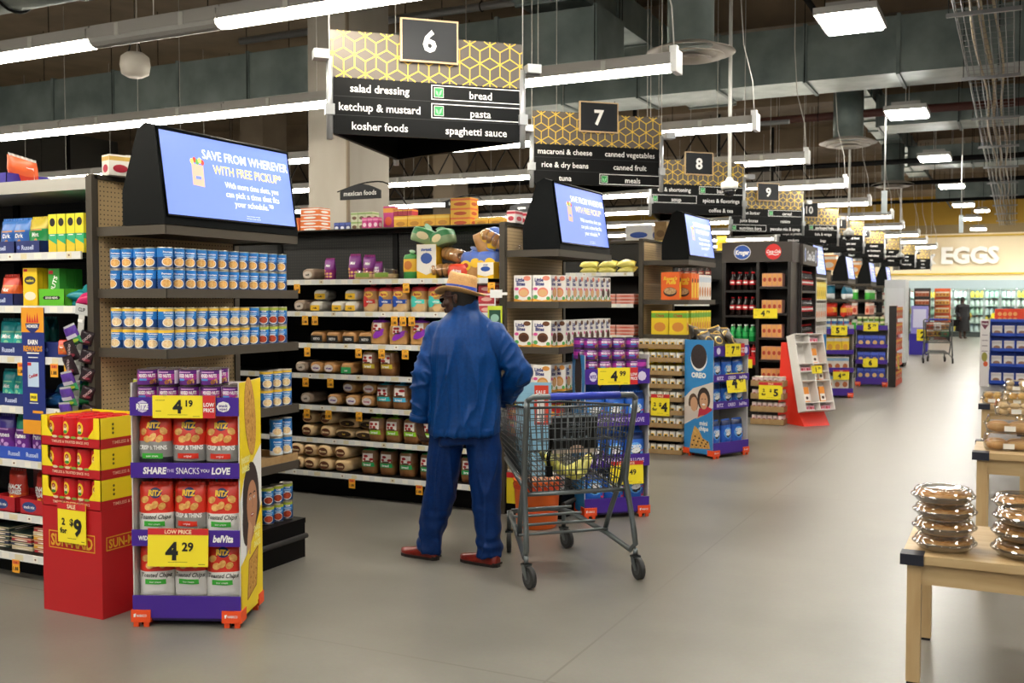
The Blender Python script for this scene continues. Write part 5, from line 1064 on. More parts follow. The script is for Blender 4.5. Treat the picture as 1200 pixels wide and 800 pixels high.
# second stand: nut cans and blue cookie bags, beyond the cart
PW, PD = .503, .29; PL = (-2.8, 6.87, 0); PR_ = .715; BLUE = M('#2f86c8', .45)
def oreo_side(b, S, D=PD, family=False):
    b.rect(S, 0, .06, D, 1.2, BLUE, .0006)
    k = D / .27; ck = pm('dark cookie', '#1c1417', '#3a2b2c', 120, .6)
    b.ell(S, D / 2, 1.01, .078 * k, .19 if not family else .13, WHITE, .001, 24); b.ell(S, D / 2, 1.03, .075 * k, .19 if not family else .125, ck, .0016, 24)
    if family:
        b.text(S, 'OREO', D / 2, .84, .05, WHITE, .002, .06, .24)
        b.shape(S, [(0, .32), (D, .52), (D, .78), (.3 * D, .7), (0, .6)], M('#d9cfc6', .5), .001)
        b.ell(S, .12, .55, .065, .1, HAIR2, .0016, 16); b.ell(S, .13, .54, .048, .075, SKIN2, .002, 16); b.shape(S, [(0, .34), (.22, .42), (.2, .47), (.06, .52), (0, .5)], M('#cbbfb6', .5), .0018)
        b.ell(S, .26, .6, .085, .12, HAIR, .0022, 18); b.ell(S, .26, .58, .055, .085, SKIN2, .0028, 18)
        for u in (.24, .28): b.ell(S, u, .6, .008, .006, HAIR, .0034, 8)
        b.ell(S, .26, .545, .022, .01, WHITE, .0034, 10); b.shape(S, [(.18, .4), (.37, .45), (.37, .51), (.3, .53), (.2, .5)], M('#b3203a', .5), .0026); b.strip(S, [(.17, .38), (.24, .42), (.3, .41)], .035, SKIN2, .003)
        b.shape(S, [(0, .06), (D, .06), (D, .5), (.3, .45), (.1, .36), (0, .3)], BLUE, .0036)
        b.text(S, 'mini', .26, .355, .045, WHITE, .0044, .03, .15); b.text(S, 'chips', .26, .3, .045, WHITE, .0044, .03, .15)
        CK = pm('chip cookie', '#c08a3c', '#dcb067', 40, .6)
        b.shape(S, [(.08, .08), (.35, .1), (.33, .17), (.25, .2), (.2, .28), (.14, .32), (.1, .2)], CK, .0044)
        for q in range(12): b.ell(S, .115 + .018 * q, .12 + .05 * ((q * 7) % 3) * (1 - q / 20), .012, .01, M('#3a2415', .6), .005, 8)
def p_front(f, S, k, z0, z1):
    zc = (z0 + z1) / 2
    if k == 3: f.ell(S, -.19, zc, .03, .036, M('#d9d2ea', .5), .0008, 10); f.text(S, 'RITZ', -.19, zc, .022, PURP, .0014, .05, .045); f.ell(S, .19, zc, .034, .036, M('#d9d2ea', .5), .0008, 8)
    elif k: f.text(S, 'SHARE THE SNACKS YOU LOVE', 0, zc, .032, M('#cfc2ea', .5), .001, .03, .42)
stand('purple wheeled snack stand beyond the cart, with nut cans and blue cookie bags', PL, PR_, PW, PD, [(.045, .15), (.38, .47), (.68, .77), (.99, 1.1)], 1.2, True, (BLUE, lambda b, S: oreo_side(b, S)), None, art=p_front)
for q in range(3):
    for k in range(4 if q else 4):
        NUTS.put('nut_can', 'purple mixed nuts can, %s from the left, %s layer, stand beyond the cart' % (nth(k), ('bottom', 'middle', 'top')[q]), 'can', stand_pt(PL, PR_, .07 + .108 * k, .07, 1.081 + q * .083), PR_ + RN.uniform(-.3, .3), 'purple nut cans beyond the cart')
    if q: NUTS.put('nut_can', 'purple nut can behind the front row, %s layer, stand beyond the cart' % ('bottom', 'middle', 'top')[q], 'can', stand_pt(PL, PR_, .03, .19, 1.081 + q * .083), PR_ + .5, 'purple nut cans beyond the cart')
for k in range(2): NUTS.put('nut_can', 'pink nut can turned end out by the card edge, %s one, stand beyond the cart' % nth(k), 'can', stand_pt(PL, PR_, .452, .06 + .11 * k, 1.081), PR_ + 1.9, 'purple nut cans beyond the cart', (.98, .98, 1.1))
for tr, (nm, z) in enumerate((('bottom', .131), ('middle', .401), ('upper', .701))):
    for k in range(3):
        BAG_O.put('cookie_bag', 'blue cookie bag standing %s on the %s tier beyond the cart' % (('leftmost', 'in the middle', 'rightmost')[k], nm), 'bag', stand_pt(PL, PR_, .09 + .158 * k, .055, z), PR_ + RN.uniform(-.1, .1), 'blue cookie bags beyond the cart', (.85, 1, .95))
        BAG_O2.put('cookie_bag', 'blue cookie bag lying over the standing ones, %s, %s tier beyond the cart' % (('leftmost', 'in the middle', 'rightmost')[k], nm), 'bag', stand_pt(PL, PR_, .09 + .158 * k, .13, z + .228), (radians(-84), 0, PR_), 'blue cookie bags beyond the cart', (.85, .8, .25))
pos = stand_pt(PL, PR_, .25, -.02, .985); price_card('price_card', 'yellow and red 4.99 price card on the stand beyond the cart', .31, .125, pos, PR_, '4', side=('LOW', 'PRICE'), cents='99')
pos = stand_pt(PL, PR_, .32, -.03, .25); price_card('price_card', 'yellow 4.49 price card low on the stand, seen through the cart', .26, .17, pos, PR_, '4', head='LOW PRICE', cents='49', tilt=-.06)
# third stand: blue cookie print with family, black and gold bags on top
OW, OD = .55, .38; OL = (-2.712, 10.071, 0); OR_ = math.atan2(.5, .235)
def o_front(f, S, k, z0, z1):
    zc = (z0 + z1) / 2
    if k == 3: f.ell(S, -.21, zc, .03, .036, M('#d9d2ea', .5), .0008, 10); f.ell(S, .22, zc, .03, .036, M('#d9d2ea', .5), .0008, 8)
    elif k: [f.text(S, t_, u, zc, .034, M('#d9d2ea', .5), .001, .04, .12) for t_, u in (('RITZ', -.18), ('OREO', 0), ('belVita', .18))]
stand('purple wheeled snack stand with a blue side showing a cookie and a family', OL, OR_, OW, OD, [(.045, .16), (.5, .58), (.78, .85), (1.04, 1.14)], 1.2, True, (BLUE, lambda b, S: oreo_side(b, S, OD, True)), None, art=o_front)
for tr, (nm, z) in enumerate((('bottom', .141), ('middle', .521), ('upper', .801))):
    for k in range(3):
        BAG_O.put('cookie_bag', 'blue cookie bag standing %s on the %s tier of the family picture stand' % (('leftmost', 'in the middle', 'rightmost')[k], nm), 'bag', stand_pt(OL, OR_, .1 + .175 * k, .07, z), OR_ + RN.uniform(-.1, .1), 'blue cookie bags on the family picture stand', (.92, 1, 1.0 if tr < 2 else .95))
for k in range(9):
    BAG_K.put('gold_bag', 'black and gold bag heaped on the family picture stand, %s from the front' % nth(k), 'bag', stand_pt(OL, OR_, .1 + .12 * (k % 4), .1 + .1 * (k // 4), 1.09 + .05 * (k // 4)), (radians(-25 - 10 * (k % 3)), .3 * ((k % 3) - 1), OR_ + RN.uniform(-.6, .6)), 'black and gold bags')
pos = stand_pt(OL, OR_, .31, -.02, 1.03); price_card('price_card', 'yellow 7.99 price card on the family picture stand', .3, .13, pos, OR_, '7', side=('LOW', 'PRICE'), cents='99')
pos = stand_pt(OL, OR_, .34, -.03, .66); price_card('price_card', 'yellow 4.49 price card tilted over the cookie bags of the family picture stand', .3, .2, pos, OR_, '4', cents='49', tilt=-.15)

# ---------------------------------------------------------------- red raisin tower
RED = M('#b3141c', .45); RY = M('#efd51e', .45)
t = thing('raisin_tower', 'red card base of the raisin tower left of the near snack stand', 'display stand', None, (-4.5, 3.625, 0))
b = MB(); b.box(0, 0, 0, .424, .325, .545, RED); obj('base_carton', b, t)
b = MB(); S = front(0, .212, 0)
for q in ((-.165, .33, .165, .42),): 
    b.rect(S, *q, M('#d9a528', .5), .0008); b.rect(S, q[0] + .005, q[1] + .005, q[2] - .005, q[3] - .005, RED, .0012)
b.text(S, 'SUN-MAID', 0, .375, .06, M('#d9a528', .5), .0018, .03, .3)
S = rside(.424, .168, 0); b.rect(S, -.14, .34, .14, .41, M('#d9a528', .5), .0008); b.rect(S, -.135, .345, .135, .405, RED, .0012); b.text(S, 'SUN-MAID', 0, .375, .045, M('#d9a528', .5), .0018, .03, .25); obj('printed_name', b, t)
def raisin_tray(k, z):
    h = .155; b = MB(); W, D, e = .424, .325, .004
    b.box(0, 0, 0, W, D, e, RED); b.box(0, D - e, 0, W, D, h, RY)
    for x in (0, W - e):
        b.box(x, 0, 0, x + e, D, h, RY)
        for s_, n_ in ((rside(x + e, 0, 0), 1),) if x else ((lside(x, D, 0), 0),):
            b.rect(s_, 0, 0, D, .05, RED, .0006); b.text(s_, 'TIMELESS & TRUSTED', D * .55, .027, .016, M('#e8b8a0', .5), .0012, .01, .26); b.ell(s_, D * .75, .1, .036, .036, M('#b9a514', .5), .0008, 16); b.ell(s_, D * .75, .1, .031, .031, RY, .001, 16); b.ell(s_, D * .75, .1, .016, .02, M('#5f5a1a', .5), .0014, 8); b.text(s_, 'SUN-MAID', D * .75, .066, .008, M('#5f5a1a', .5), .0014, .02)
            for q in range(3): b.ell(s_, D * .25, .12 - .022 * q, .007, .007, M('#5f5a1a', .5), .001, 8)
    S = front(0, W / 2, 0)
    f = lambda u0, v0, u1, v1, m: b.box(W / 2 + u0, 0, v0, W / 2 + u1, e, v1, m)
    f(-W / 2, 0, W / 2, .05, RED); f(-W / 2, .05, -W / 2 + .045, h, RY); f(W / 2 - .045, .05, W / 2, h, RY)
    for s_ in (-1, 1): b.shape(S, [(s_ * (W / 2 - .045), .05), (s_ * (W / 2 - .045), .1), (s_ * (W / 2 - .09), .05)][::s_], RY, .0004)
    b.text(S, 'TIMELESS & TRUSTED SINCE 1912', 0, .026, .013, M('#f0c8b0', .5), .0012, .015, .34)
    for q in range(6): b.ell(S, -.11 + .045 * q, .05, .02, .007, M('#7a9a3a', .5) if q % 2 else M('#d9c8a8', .5), .0016, 8)
    thing('raisin_tray', 'yellow and red card tray of raisin canisters, %s of three on the tower' % ('lowest', 'middle', 'topmost')[k], 'tray', b, (-4.5, 3.625, z), 0, 'raisin trays')
RC = None
def rc_art(l, S):
    l.ell(S, 0, .09, .022, .034, RZY, .001, 14, 3); l.ell(S, 0, .086, .012, .016, M('#e8d9c0', .5), .0016, 10, 2); l.ell(S, 0, .1, .011, .012, M('#a3181c', .5), .002, 10, 2); l.ell(S, 0, .098, .006, .007, SKIN2, .0024, 8); l.ell(S, 0, .07, .014, .008, M('#3f8a3a', .5), .0022, 8); l.text(S, 'SUN-MAID', 0, .045, .009, RZY, .0014, .03, .05)
RC = can(.048, .143, [(.006, .136, M('#cf1c22', .38))], rc_art, M('#c9181f', .35), 20)
for k, z in enumerate((.5455, .7015, .857)):
    raisin_tray(k, z)
    for i in range(4):
        for j in range(3 if k == 2 else 1):
            if k == 2 and (i, j) in ((3, 0),): continue
            RC.put('raisin_canister', 'red raisin canister, %s from the left, %s row, %s tray' % (nth(i), ('front', 'second', 'third')[j], ('lowest', 'middle', 'topmost')[k]), 'canister', (-4.5 + .062 + i * .1, 3.625 + .062 + j * .1, z + .0045), RN.uniform(-.3, .3), 'raisin canisters')
price_card('price_card', 'yellow 2 for 9 dollars sale card on the red raisin tower', .2, .205, (-4.27, 3.612, .37), 0, '9', head='SALE', pre=('2', 'for'))

# ---------------------------------------------------------------- pallet of trays of white cans, and pink can cases
def can_stack(x0, y0, nx_, ny, layers, T, pitch, lh, tray_h, names, grp):
    for L_ in range(layers):
        z = L_ * lh
        thing(names[0], '%s, %s layer from the floor' % (names[1], nth(L_)), 'tray', tray_t(nx_ * pitch + .02, ny * pitch + .02, tray_h), (x0 + nx_ * pitch / 2, y0 + ny * pitch / 2, z), 0, grp + ' trays')
        for i in range(nx_):
            for j in range(ny):
                if 0 < i < nx_ - 1 and 0 < j < ny - 1 and L_ < layers - 1: continue
                if j and i < nx_ - 1 and L_ < layers - 1: continue
                T.put(names[2], '%s, %s along, %s row back, %s layer up' % (names[3], nth(i), nth(j), nth(L_)), 'can', (x0 + (i + .5) * pitch, y0 + (j + .5) * pitch, z + .0045), RN.uniform(-.2, .2) + (FX * .5 if i == nx_ - 1 and j == 0 else 0), grp)
can_stack(-3.56, 10.195, 7, 3, 9, WCAN, .069, .137, .05, ('can_tray', 'brown tray of white cans in the tall stack', 'white_can', 'white can in the tall tray stack'), 'white cans in the tall tray stack')
price_card('price_card', 'yellow 2 for 4 dollars card on the tall stack of white cans', .2, .225, (-3.3, 10.18, .4), 0, '4', head='SALE', pre=('2', 'for'))
can_stack(-3.05, 13.2, 6, 3, 4, PCAN, .068, .165, .075, ('can_tray', 'brown tray of pink cans in the low stack', 'pink_can', 'pink can in the low tray stack'), 'pink cans in the low tray stack')
price_card('price_card', 'yellow 2 for 5 dollars card on the low stack of pink cans', .3, .22, (-2.8, 13.185, .33), .05, '5', head='SALE', pre=('2', 'for'))
# ---------------------------------------------------------------- shopping cart
CFR = M('#6f7678', .35, .75); WIRE = M('#54585a', .35, .75); RUB = M('#232425', .6); HBL = M('#2337a8', .35)
CX, CY_, CR_ = (-2.425 - 1.938) / 2, (5.088 + 5.543) / 2, math.atan2(.455, .487)
def cart(label, loc, rot, sign_=True, s_=1.0):
    t = thing('shopping_cart', label, 'shopping cart', None, loc, rot, 'shopping carts'); t.scale = (s_,) * 3
    f = MB()
    for s in (-1, 1):
        f.tube([(s * .325, 0, 1.05), (s * .325, .01, .98), (s * .315, .08, .72), (s * .31, .1, .56), (s * .325, .02, .3), (s * .33, 0, .2), (s * .322, .05, .155), (s * .28, .3, .2), (s * .2, .72, .245), (s * .17, .84, .245)], .0165, CFR, 10)
        f.tube([(s * .315, .08, .72), (s * .3, .14, .56), (s * .285, .26, .36), (s * .27, .32, .215)], .0155, CFR, 9)
        f.cyl((s * .29, .1, .5), (s * .21, .82, .6), .011, CFR, 8)
    f.tube([(-.17, .84, .245), (-.1, .88, .245), (.1, .88, .245), (.17, .84, .245)], .0155, CFR, 8)
    for y, w_ in ((.3, .28), (.45, .255), (.6, .225), (.72, .2)): f.cyl((-w_, y, .205 + .06 * (y - .3) / .42 + .02), (w_, y, .205 + .06 * (y - .3) / .42 + .02), .009, CFR, 7)
    f.cyl((-.3, .1, .5), (.3, .1, .5), .012, CFR, 8)
    obj('frame', f, t)
    h = MB(); h.tube([(-.325, -.0, 1.04), (-.3, -.02, 1.065), (.3, -.02, 1.065), (.325, .0, 1.04)], .0165, CFR, 10); h.cyl((-.2, -.02, 1.065), (.22, -.02, 1.065), .0205, HBL, 12); obj('handle', h, t, label='blue push handle')
    # wire basket: rear top, front top, rear bottom, front bottom corners
    RT_, FT, RB, FB = (.3, .03, 1.0), (.23, 1.0, .93), (.265, .1, .51), (.19, .9, .62)
    b = MB(); V = Vector; r = .0032
    def L2(a, c, q): return V(a) + (V(c) - V(a)) * q
    for s in (-1, 1):
        g = lambda p: (s * p[0], p[1], p[2])
        for q in range(10): b.cyl(L2(g(RB), g(RT_), q / 9), L2(g(FB), g(FT), q / 9), r, WIRE, 5)
        for q in range(25): b.cyl(L2(g(RB), g(FB), q / 24), L2(g(RT_), g(FT), q / 24), r, WIRE, 5)
    for (B_, T_, n) in ((RB, RT_, 17), (FB, FT, 13)):
        for q in range(n): u = -1 + 2 * q / (n - 1); b.cyl((B_[0] * u, B_[1], B_[2]), (T_[0] * u, T_[1], T_[2]), r, WIRE, 5)
        for q in range(9): p = L2(B_, T_, q / 8); b.cyl((-p[0], p[1], p[2]), (p[0], p[1], p[2]), r, WIRE, 5)
    for q in range(15): u = -1 + q / 7; b.cyl((RB[0] * u, RB[1], RB[2]), (FB[0] * u, FB[1], FB[2]), r, WIRE, 5)
    for q in range(9): p = L2(RB, FB, q / 8); b.cyl((-p[0], p[1], p[2]), (p[0], p[1], p[2]), r, WIRE, 5)
    for P_ in ((RT_, FT), (RB, FB)):
        a, c = P_; b.tube([(-a[0], a[1], a[2]), (a[0], a[1], a[2]), (c[0], c[1], c[2]), (-c[0], c[1], c[2])], .0075, WIRE, 6, closed=True)
    obj('wire_basket', b, t)
    # folded child seat with its dark notice board
    c = MB()
    for q in range(11): u = -.2 + .04 * q; c.cyl((u, .1, .6), (u, .12, .95), r, WIRE, 5)
    for z in (.6, .7, .8, .9, .95): c.cyl((-.23, .1 + .02 * (z - .6) / .35, z), (.23, .1 + .02 * (z - .6) / .35, z), r, WIRE, 5)
    o = obj('child_seat', c, t)
    if sign_:
        n = MB(); n.box(-.13, .135, .72, .145, .15, .935, M('#16181a', .35)); S = front(.135)
        n.rect(S, -.13, .925, .145, .94, M('#8f9aa0', .4), .001); n.rect(S, -.13, .72, .145, .745, M('#c9bba8', .45), .001); n.ell(S, .02, .745, .045, .022, M('#c2a691', .5), .0016, 12)
        for q in range(4): n.rect(S, -.07 + q * .045, .8, -.045 + q * .045, .825, M('#30373c', .4), .0012); n.ell(S, -.057 + q * .045, .812, .007, .007, M('#6f7c84', .4), .0018, 8)
        n.text(S, 'WARNING', .01, .885, .016, M('#59646b', .4), .0014, .03); n.rect(S, -.07, .855, .09, .86, M('#59646b', .4), .0014); n.rect(S, -.05, .84, .07, .844, M('#59646b', .4), .0014)
        obj('notice_board', n, t, label='dark notice board on the child seat')
        k = MB(); k.tube([(-.17, .06, .9), (-.16, .07, .8), (-.175, .08, .7), (-.16, .09, .62)], .012, BLACK, 7); k.box(-.185, .07, .6, -.15, .1, .66, BLACK); obj('seat_belt', k, t, label='black child seat belt')
    for x, y, a in ((-.33, .0, .2), (.33, .0, .1), (-.185, .82, -.3), (.185, .82, .25)):
        top = .155 if y < .4 else .24
        k = MB(); k.cyl((x, y, top + .02), (x, y, .125), .014, CFR, 8)
        for s in (-1, 1): k.T = Matrix.Translation((x, y, 0)) @ Matrix.Rotation(a, 4, 'Z'); k.poly([(s * .019, .02, .13), (s * .019, -.02, .13), (s * .019, -.045, .055), (s * .019, -.03, .05), (s * .019, .01, .09)], CFR); k.poly([(s * .022, .01, .09), (s * .022, -.03, .05), (s * .022, -.045, .055), (s * .022, -.02, .13), (s * .022, .02, .13)], CFR); k.box(-.024, -.022, .122, .024, .022, .134, CFR)
        k.T = None; o = obj('caster', k, t)
        w_ = MB(); w_.T = Matrix.Translation((x, y, 0)) @ Matrix.Rotation(a, 4, 'Z'); w_.tube([(-.014, -.036, .0635), (-.012, -.036, .0635), (.012, -.036, .0635), (.014, -.036, .0635)], [.056, .0625, .0625, .056], RUB, 20); w_.tube([(-.0155, -.036, .0635), (.0155, -.036, .0635)], .036, M('#3c3e40', .5), 16); obj('wheel', w_, o)
    return t
cart('grey wire shopping cart with a blue handle and bananas inside, next to the man', (CX, CY_, 0), CR_)
def banana_bunch():
    t = thing('banana_bunch', 'bunch of yellow green bananas lying in the cart basket', 'bananas', None, (CX + .0 * cos(CR_) - .24 * sin(CR_), CY_ + .0 * sin(CR_) + .24 * cos(CR_), .548), CR_ + .1); t.scale = (1.2, 1.2, 1.2)
    YB_ = pm('banana peel', '#d6cf52', '#e6e07c', 9, .4); TIP = M('#4c4a1e', .6)
    for k in range(6):
        b = MB(); a = -.5 + .2 * k; P = []; Rr = []
        for q in range(9):
            u = q / 8; th = -.9 + 1.8 * u
            P.append((-.1 + .22 * u, .035 * (k - 2.5) * (.3 + .7 * sin(pi * min(1, u + .1))), .012 + .075 * (1 - sin(pi * u)) ** 1.0 + (.012 if k in (2, 3) else 0) + .018)); Rr.append(.019 * max(.3, min(1, 1.25 - abs(2 * u - 1) ** 4)))
        b.tube(P, Rr, YB_, 7); b.cyl(P[-1], (P[-1][0] + .012, P[-1][1], P[-1][2] + .008), .006, TIP, 6); b.tube([P[0], (-.125, .0, .125)], [.009, .011], YB_, 6); obj('banana', b, t)
    s_ = MB(); s_.cyl((-.125, 0, .11), (-.14, 0, .145), .014, TIP, 8); obj('stem', s_, t)
    p = MB(); p.tube([(-.12, 0, .13), (-.06, 0, .125), (.0, 0, .1), (.06, 0, .09)], [.012, .04, .075, .1], clear('produce bag', (.93, .95, .95), .28, .25), 12, False); obj('produce_bag', p, t, label='clear produce bag over the stems')
banana_bunch()
# low bins seen beside and through the cart
BX, BY = -3.06, 6.62
t = thing('candy_bin', 'orange round bin with a tall pale blue back card, behind the cart', 'display bin', None, (BX + .04, BY - .1, 0), .35)
b = MB(); b.lathe([(.13, 0), (.145, .02), (.165, .33), (.172, .34), (.16, .34), (.14, .05)], M('#ef6a22', .4), 26, cap=False); obj('bucket', b, t)
b = MB(); b.lathe([(.168, .28), (.17, .31)], M('#c9401a', .4), 26, cap=False); b.tube([(.15 * cos(a), .15 * sin(a), .12) for a in [2 * pi * k / 24 for k in range(24)]], .006, M('#c9401a', .4), 5, closed=True); obj('rim_band', b, t)
b = MB(); b.box(-.15, .02, .34, .1, .035, 1.02, M('#8fbfd9', .45)); S = front(.02)
for q in range(9): b.rect(S, -.15, .38 + q * .07, .1, .382 + q * .07, M('#7aa9c4', .5), .0008)
b.rect(S, -.02, .72, .08, 1.0, M('#d9432a', .45), .001); b.rect(S, .0, .74, .05, .9, M('#e9e4e0', .45), .0016); b.text(S, 'SALE', .025, .95, .03, WHITE, .002, .03, .07); obj('back_card', b, t)
LID = M('#c9b9a2', .5)
b = MB()
for k in range(40): b.ball((.13 * RN.random() ** .5 * cos(k * 2.4), .13 * RN.random() ** .5 * sin(k * 2.4), .33 + .02 * RN.random()), .02, (M('#c98a6a', .4), M('#d9b08a', .4), M('#a8583a', .4))[k % 3], 7, 5)
o = tag(obj('wrapped_candies', b, t), kind='stuff')
CB = genbox(.1, .12, .13, M('#c9302a', .45), M('#e9c22a', .45), M('#e9a02a', .5)); CW = genbox(.12, .12, .12, M('#d9d4d0', .45), M('#b8b0a8', .5), M('#c98a7a', .5))
for z, n_, T, nm in ((.201, 4, CW, 'white'), (.581, 4, CB, 'red and yellow'), (.715, 4, CB, 'red and yellow upper'),):
    for k in range(n_): T.put('snack_box', '%s snack box low on the second endcap, %s from the corner' % (nm, nth(k)), 'box', (-3.05 - k * .105, 6.9, z), 0, 'snack boxes low on the second endcap')
price_card('price_card', 'yellow 4.79 card near the floor between the man and the cart', .3, .23, (-3.21, 6.72, .1), .0, '4', head='LOW PRICE', cents='79')
t = thing('shelf_dangler', 'small green and yellow shelf sign hanging at the muffin endcap corner', 'shelf sign', None, (-3.46, 6.73, 1.36)); b = MB(); b.box(-.06, -.004, .0, .06, 0, .2, M('#c9d93a', .45)); S = front(-.004); b.rect(S, -.048, .03, .048, .17, M('#1f4a3a', .45), .001); b.ell(S, 0, .11, .035, .03, M('#8fb8a8', .5), .0016, 12); b.text(S, 'local', 0, .06, .02, WHITE, .0016, .02, .08); obj('sign_card', b, t)
b = MB(); b.box(-.04, -.005, .26, .06, .0, .32, WHITE); b.box(-.004, -.004, .2, .004, -.001, .27, WHITE); b.box(.05, -.003, .28, .1, .003, .3, WHITE); obj('sign_clip', b, t)
# ---------------------------------------------------------------- the man in the hat
def remesh(mb, voxel, smooth=2, disp=None, mat=None):
    """fuse overlapping closed shapes into one continuous surface"""
    me = mb.mesh('r'); o = bpy.data.objects.new('r', me); COL.objects.link(o)
    m = o.modifiers.new('r', 'REMESH'); m.mode = 'VOXEL'; m.voxel_size = voxel
    if smooth: s = o.modifiers.new('s', 'SMOOTH'); s.factor = .5; s.iterations = smooth
    dg = bpy.context.evaluated_depsgraph_get(); out = bpy.data.meshes.new_from_object(o.evaluated_get(dg)); bpy.data.objects.remove(o)
    if disp:
        vn = [v.normal.copy() for v in out.vertices]
        for v, n in zip(out.vertices, vn): v.co = v.co + n * disp(v.co, n)
    out.materials.clear(); out.materials.append(mat)
    for p in out.polygons: p.use_smooth = True; p.material_index = 0
    return out
def limb(mb, pts, rad, n=14, m=WHITE, flat=None):
    """tapering limb through joints, with closed round ends"""
    P = [Vector(p) for p in pts]; mb.tube(P, rad, m, n)
    mb.ball(P[0], rad[0], m, n, 8); mb.ball(P[-1], rad[-1], m, n, 8)
def rings(mb, rows, m=WHITE, N=28, yaw=0, n=2.3):
    rs = []
    for z, cx, cy, hw, hd in rows:
        q = []
        for k in range(N):
            x, y = sup(2 * hw, 2 * hd, n, k, N); q.append((cx + x * cos(yaw) - y * sin(yaw), cy + x * sin(yaw) + y * cos(yaw), z))
        rs.append(mb.ring(q))
    mb.skin(rs, m, True, True, True)
def hand(mb, wrist, d, nrm, thumb, curl, L_=.185, spread=.0225, grip=False):
    """palm and five separate fingers; d: finger direction, nrm: back of the hand, thumb: side the thumb leaves from"""
    w, d, nrm, t = Vector(wrist), Vector(d).normalized(), Vector(nrm).normalized(), Vector(thumb).normalized()
    nrm = (nrm - d * nrm.dot(d)).normalized(); t = (t - d * t.dot(d) - nrm * t.dot(nrm)).normalized()
    rs = []
    for a, hw, hd in ((-.03, .026, .02), (0, .029, .02), (.03, .038, .018), (.065, .043, .016), (.09, .04, .013)):
        c = w + d * a; rs.append(mb.ring([c + t * (hw * cos(2 * pi * k / 16)) + nrm * (hd * sin(2 * pi * k / 16)) for k in range(16)]))
    mb.skin(rs, WHITE, True)
    for q, (off, ln) in enumerate(((1.5, .068), (.5, .076), (-.5, .071), (-.5 - 1, .056))):
        p = w + d * .08 + t * off * spread; P = [p]; dd = d + t * off * .035; a = 0
        for s in range(4):
            a += (curl + .05 * q) * (1 if s else .6); v = (dd.normalized() * cos(a) - nrm * sin(a)); P.append(P[-1] + v * ln * (.42, .3, .2, .08)[s] * 1.12)
        mb.tube(P, [.0098, .0094, .0088, .0078, .0045], WHITE, 9)
    p = w + d * .012 + t * .024 - nrm * .006; v1 = (d * .55 + t * .8 - nrm * .25).normalized(); v2 = (d * .9 + t * .25 - nrm * (.5 if grip else .3)).normalized()
    mb.tube([p, p + v1 * .032, p + v1 * .032 + v2 * .034, p + v1 * .03 + v2 * .062], [.0155, .012, .0105, .006], WHITE, 9)
SKN = pm('dark skin', '#3f261a', '#4c2f20', 24, .5)
SUIT = pm('blue suit cloth', '#02326c', '#033d7c', 60, .46); TROU = pm('blue trouser cloth', '#022356', '#032c66', 60, .5)
for m_ in (SUIT, TROU):
    b_ = m_.node_tree.nodes['Principled BSDF']; b_.inputs['Specular IOR Level'].default_value = .22
SL, EL, WL = (-.165, .02, 1.40), (-.24, -.02, 1.135), (-.275, .0, .885)
SR, ER, WR = (.18, -.01, 1.40), (.33, -.04, 1.165), (.246, .165, .99)
HL, KL, AL = (-.095, .0, .88), (-.145, .07, .47), (-.228, .13, .09)
HR, KR, AR = (.098, -.01, .88), (.13, -.02, .47), (.142, -.05, .09)
HC = Vector((-.034, .03, 1.608)); HY = radians(240)     # head centre; turned toward the bread shelves
Hm = Matrix.Translation(HC) @ Matrix.Rotation(HY, 4, 'Z') @ Matrix.Rotation(radians(8), 4, 'X')
body = MB()
rings(body, [(.8, 0, 0, .12, .1), (.9, .0, .0, .165, .115), (1.05, 0, .0, .15, .1), (1.25, 0, .005, .165, .11), (1.38, .005, .01, .16, .09), (1.45, .005, .012, .1, .07), (1.5, .003, .016, .065, .062), (1.58, .0, .025, .058, .06)], yaw=.28)
for a, b, c, r in ((SL, EL, WL, (.056, .044, .038, .028)), (SR, ER, WR, (.056, .044, .038, .028))):
    A, B, C_ = Vector(a), Vector(b), Vector(c); limb(body, [A, A.lerp(B, .5), B, B.lerp(C_, .5), C_], [.055, .049, .042, .037, .027])
for a, b, c in ((HL, KL, AL), (HR, KR, AR)):
    A, B, C_ = Vector(a), Vector(b), Vector(c); limb(body, [A, A.lerp(B, .5), B, B.lerp(C_, .35), C_], [.08, .07, .052, .053, .036])
hand(body, Vector(WL) + Vector((0, .0, -.008)), (.1, .12, -1), (-.75, -.5, 0), (-.25, .8, 0), .32)
hand(body, Vector(WR) + Vector((-.003, .012, -.004)), (.32, .9, -.12), (.1, .05, 1), (-.8, .3, 0), .75, grip=True)
# head: face points down local -y
hb = MB(); hb.T = Hm
hb.ball((0, .012, .03), .1, WHITE, 22, 16, (.8, .98, .98)); hb.ball((0, -.02, -.035), .08, WHITE, 20, 14, (.82, .93, 1.0)); hb.ball((0, -.06, -.088), .03, WHITE, 12, 9, (1.15, .8, .75))
hb.tube([(0, -.088, .022), (0, -.103, -.002), (0, -.116, -.022)], [.009, .013, .017], WHITE, 10); hb.ball((0, -.113, -.023), .0155, WHITE, 10, 8, (1.25, 1, .85))
for s in (-1, 1):
    hb.ball((s * .033, -.083, .03), .02, WHITE, 10, 8, (1.3, .7, .55)); hb.ball((s * .05, -.055, -.015), .028, WHITE, 10, 8)
    hb.tube([(s * .077, .018, .02), (s * .088, .03, .018), (s * .09, .032, -.004), (s * .08, .02, -.028)], [.009, .011, .011, .008], WHITE, 8); hb.ball((s * .08, .02, .0), .018, WHITE, 10, 8, (.5, .8, 1.4))
hb.ball((0, -.098, -.05), .017, WHITE, 12, 8, (1.5, .7, .42)); hb.ball((0, -.095, -.064), .017, WHITE, 12, 8, (1.35, .75, .5))
hb.T = None; k0 = len(body.v); body.v += hb.v
for f in hb.f: body.F([i + k0 for i in f], WHITE, True)
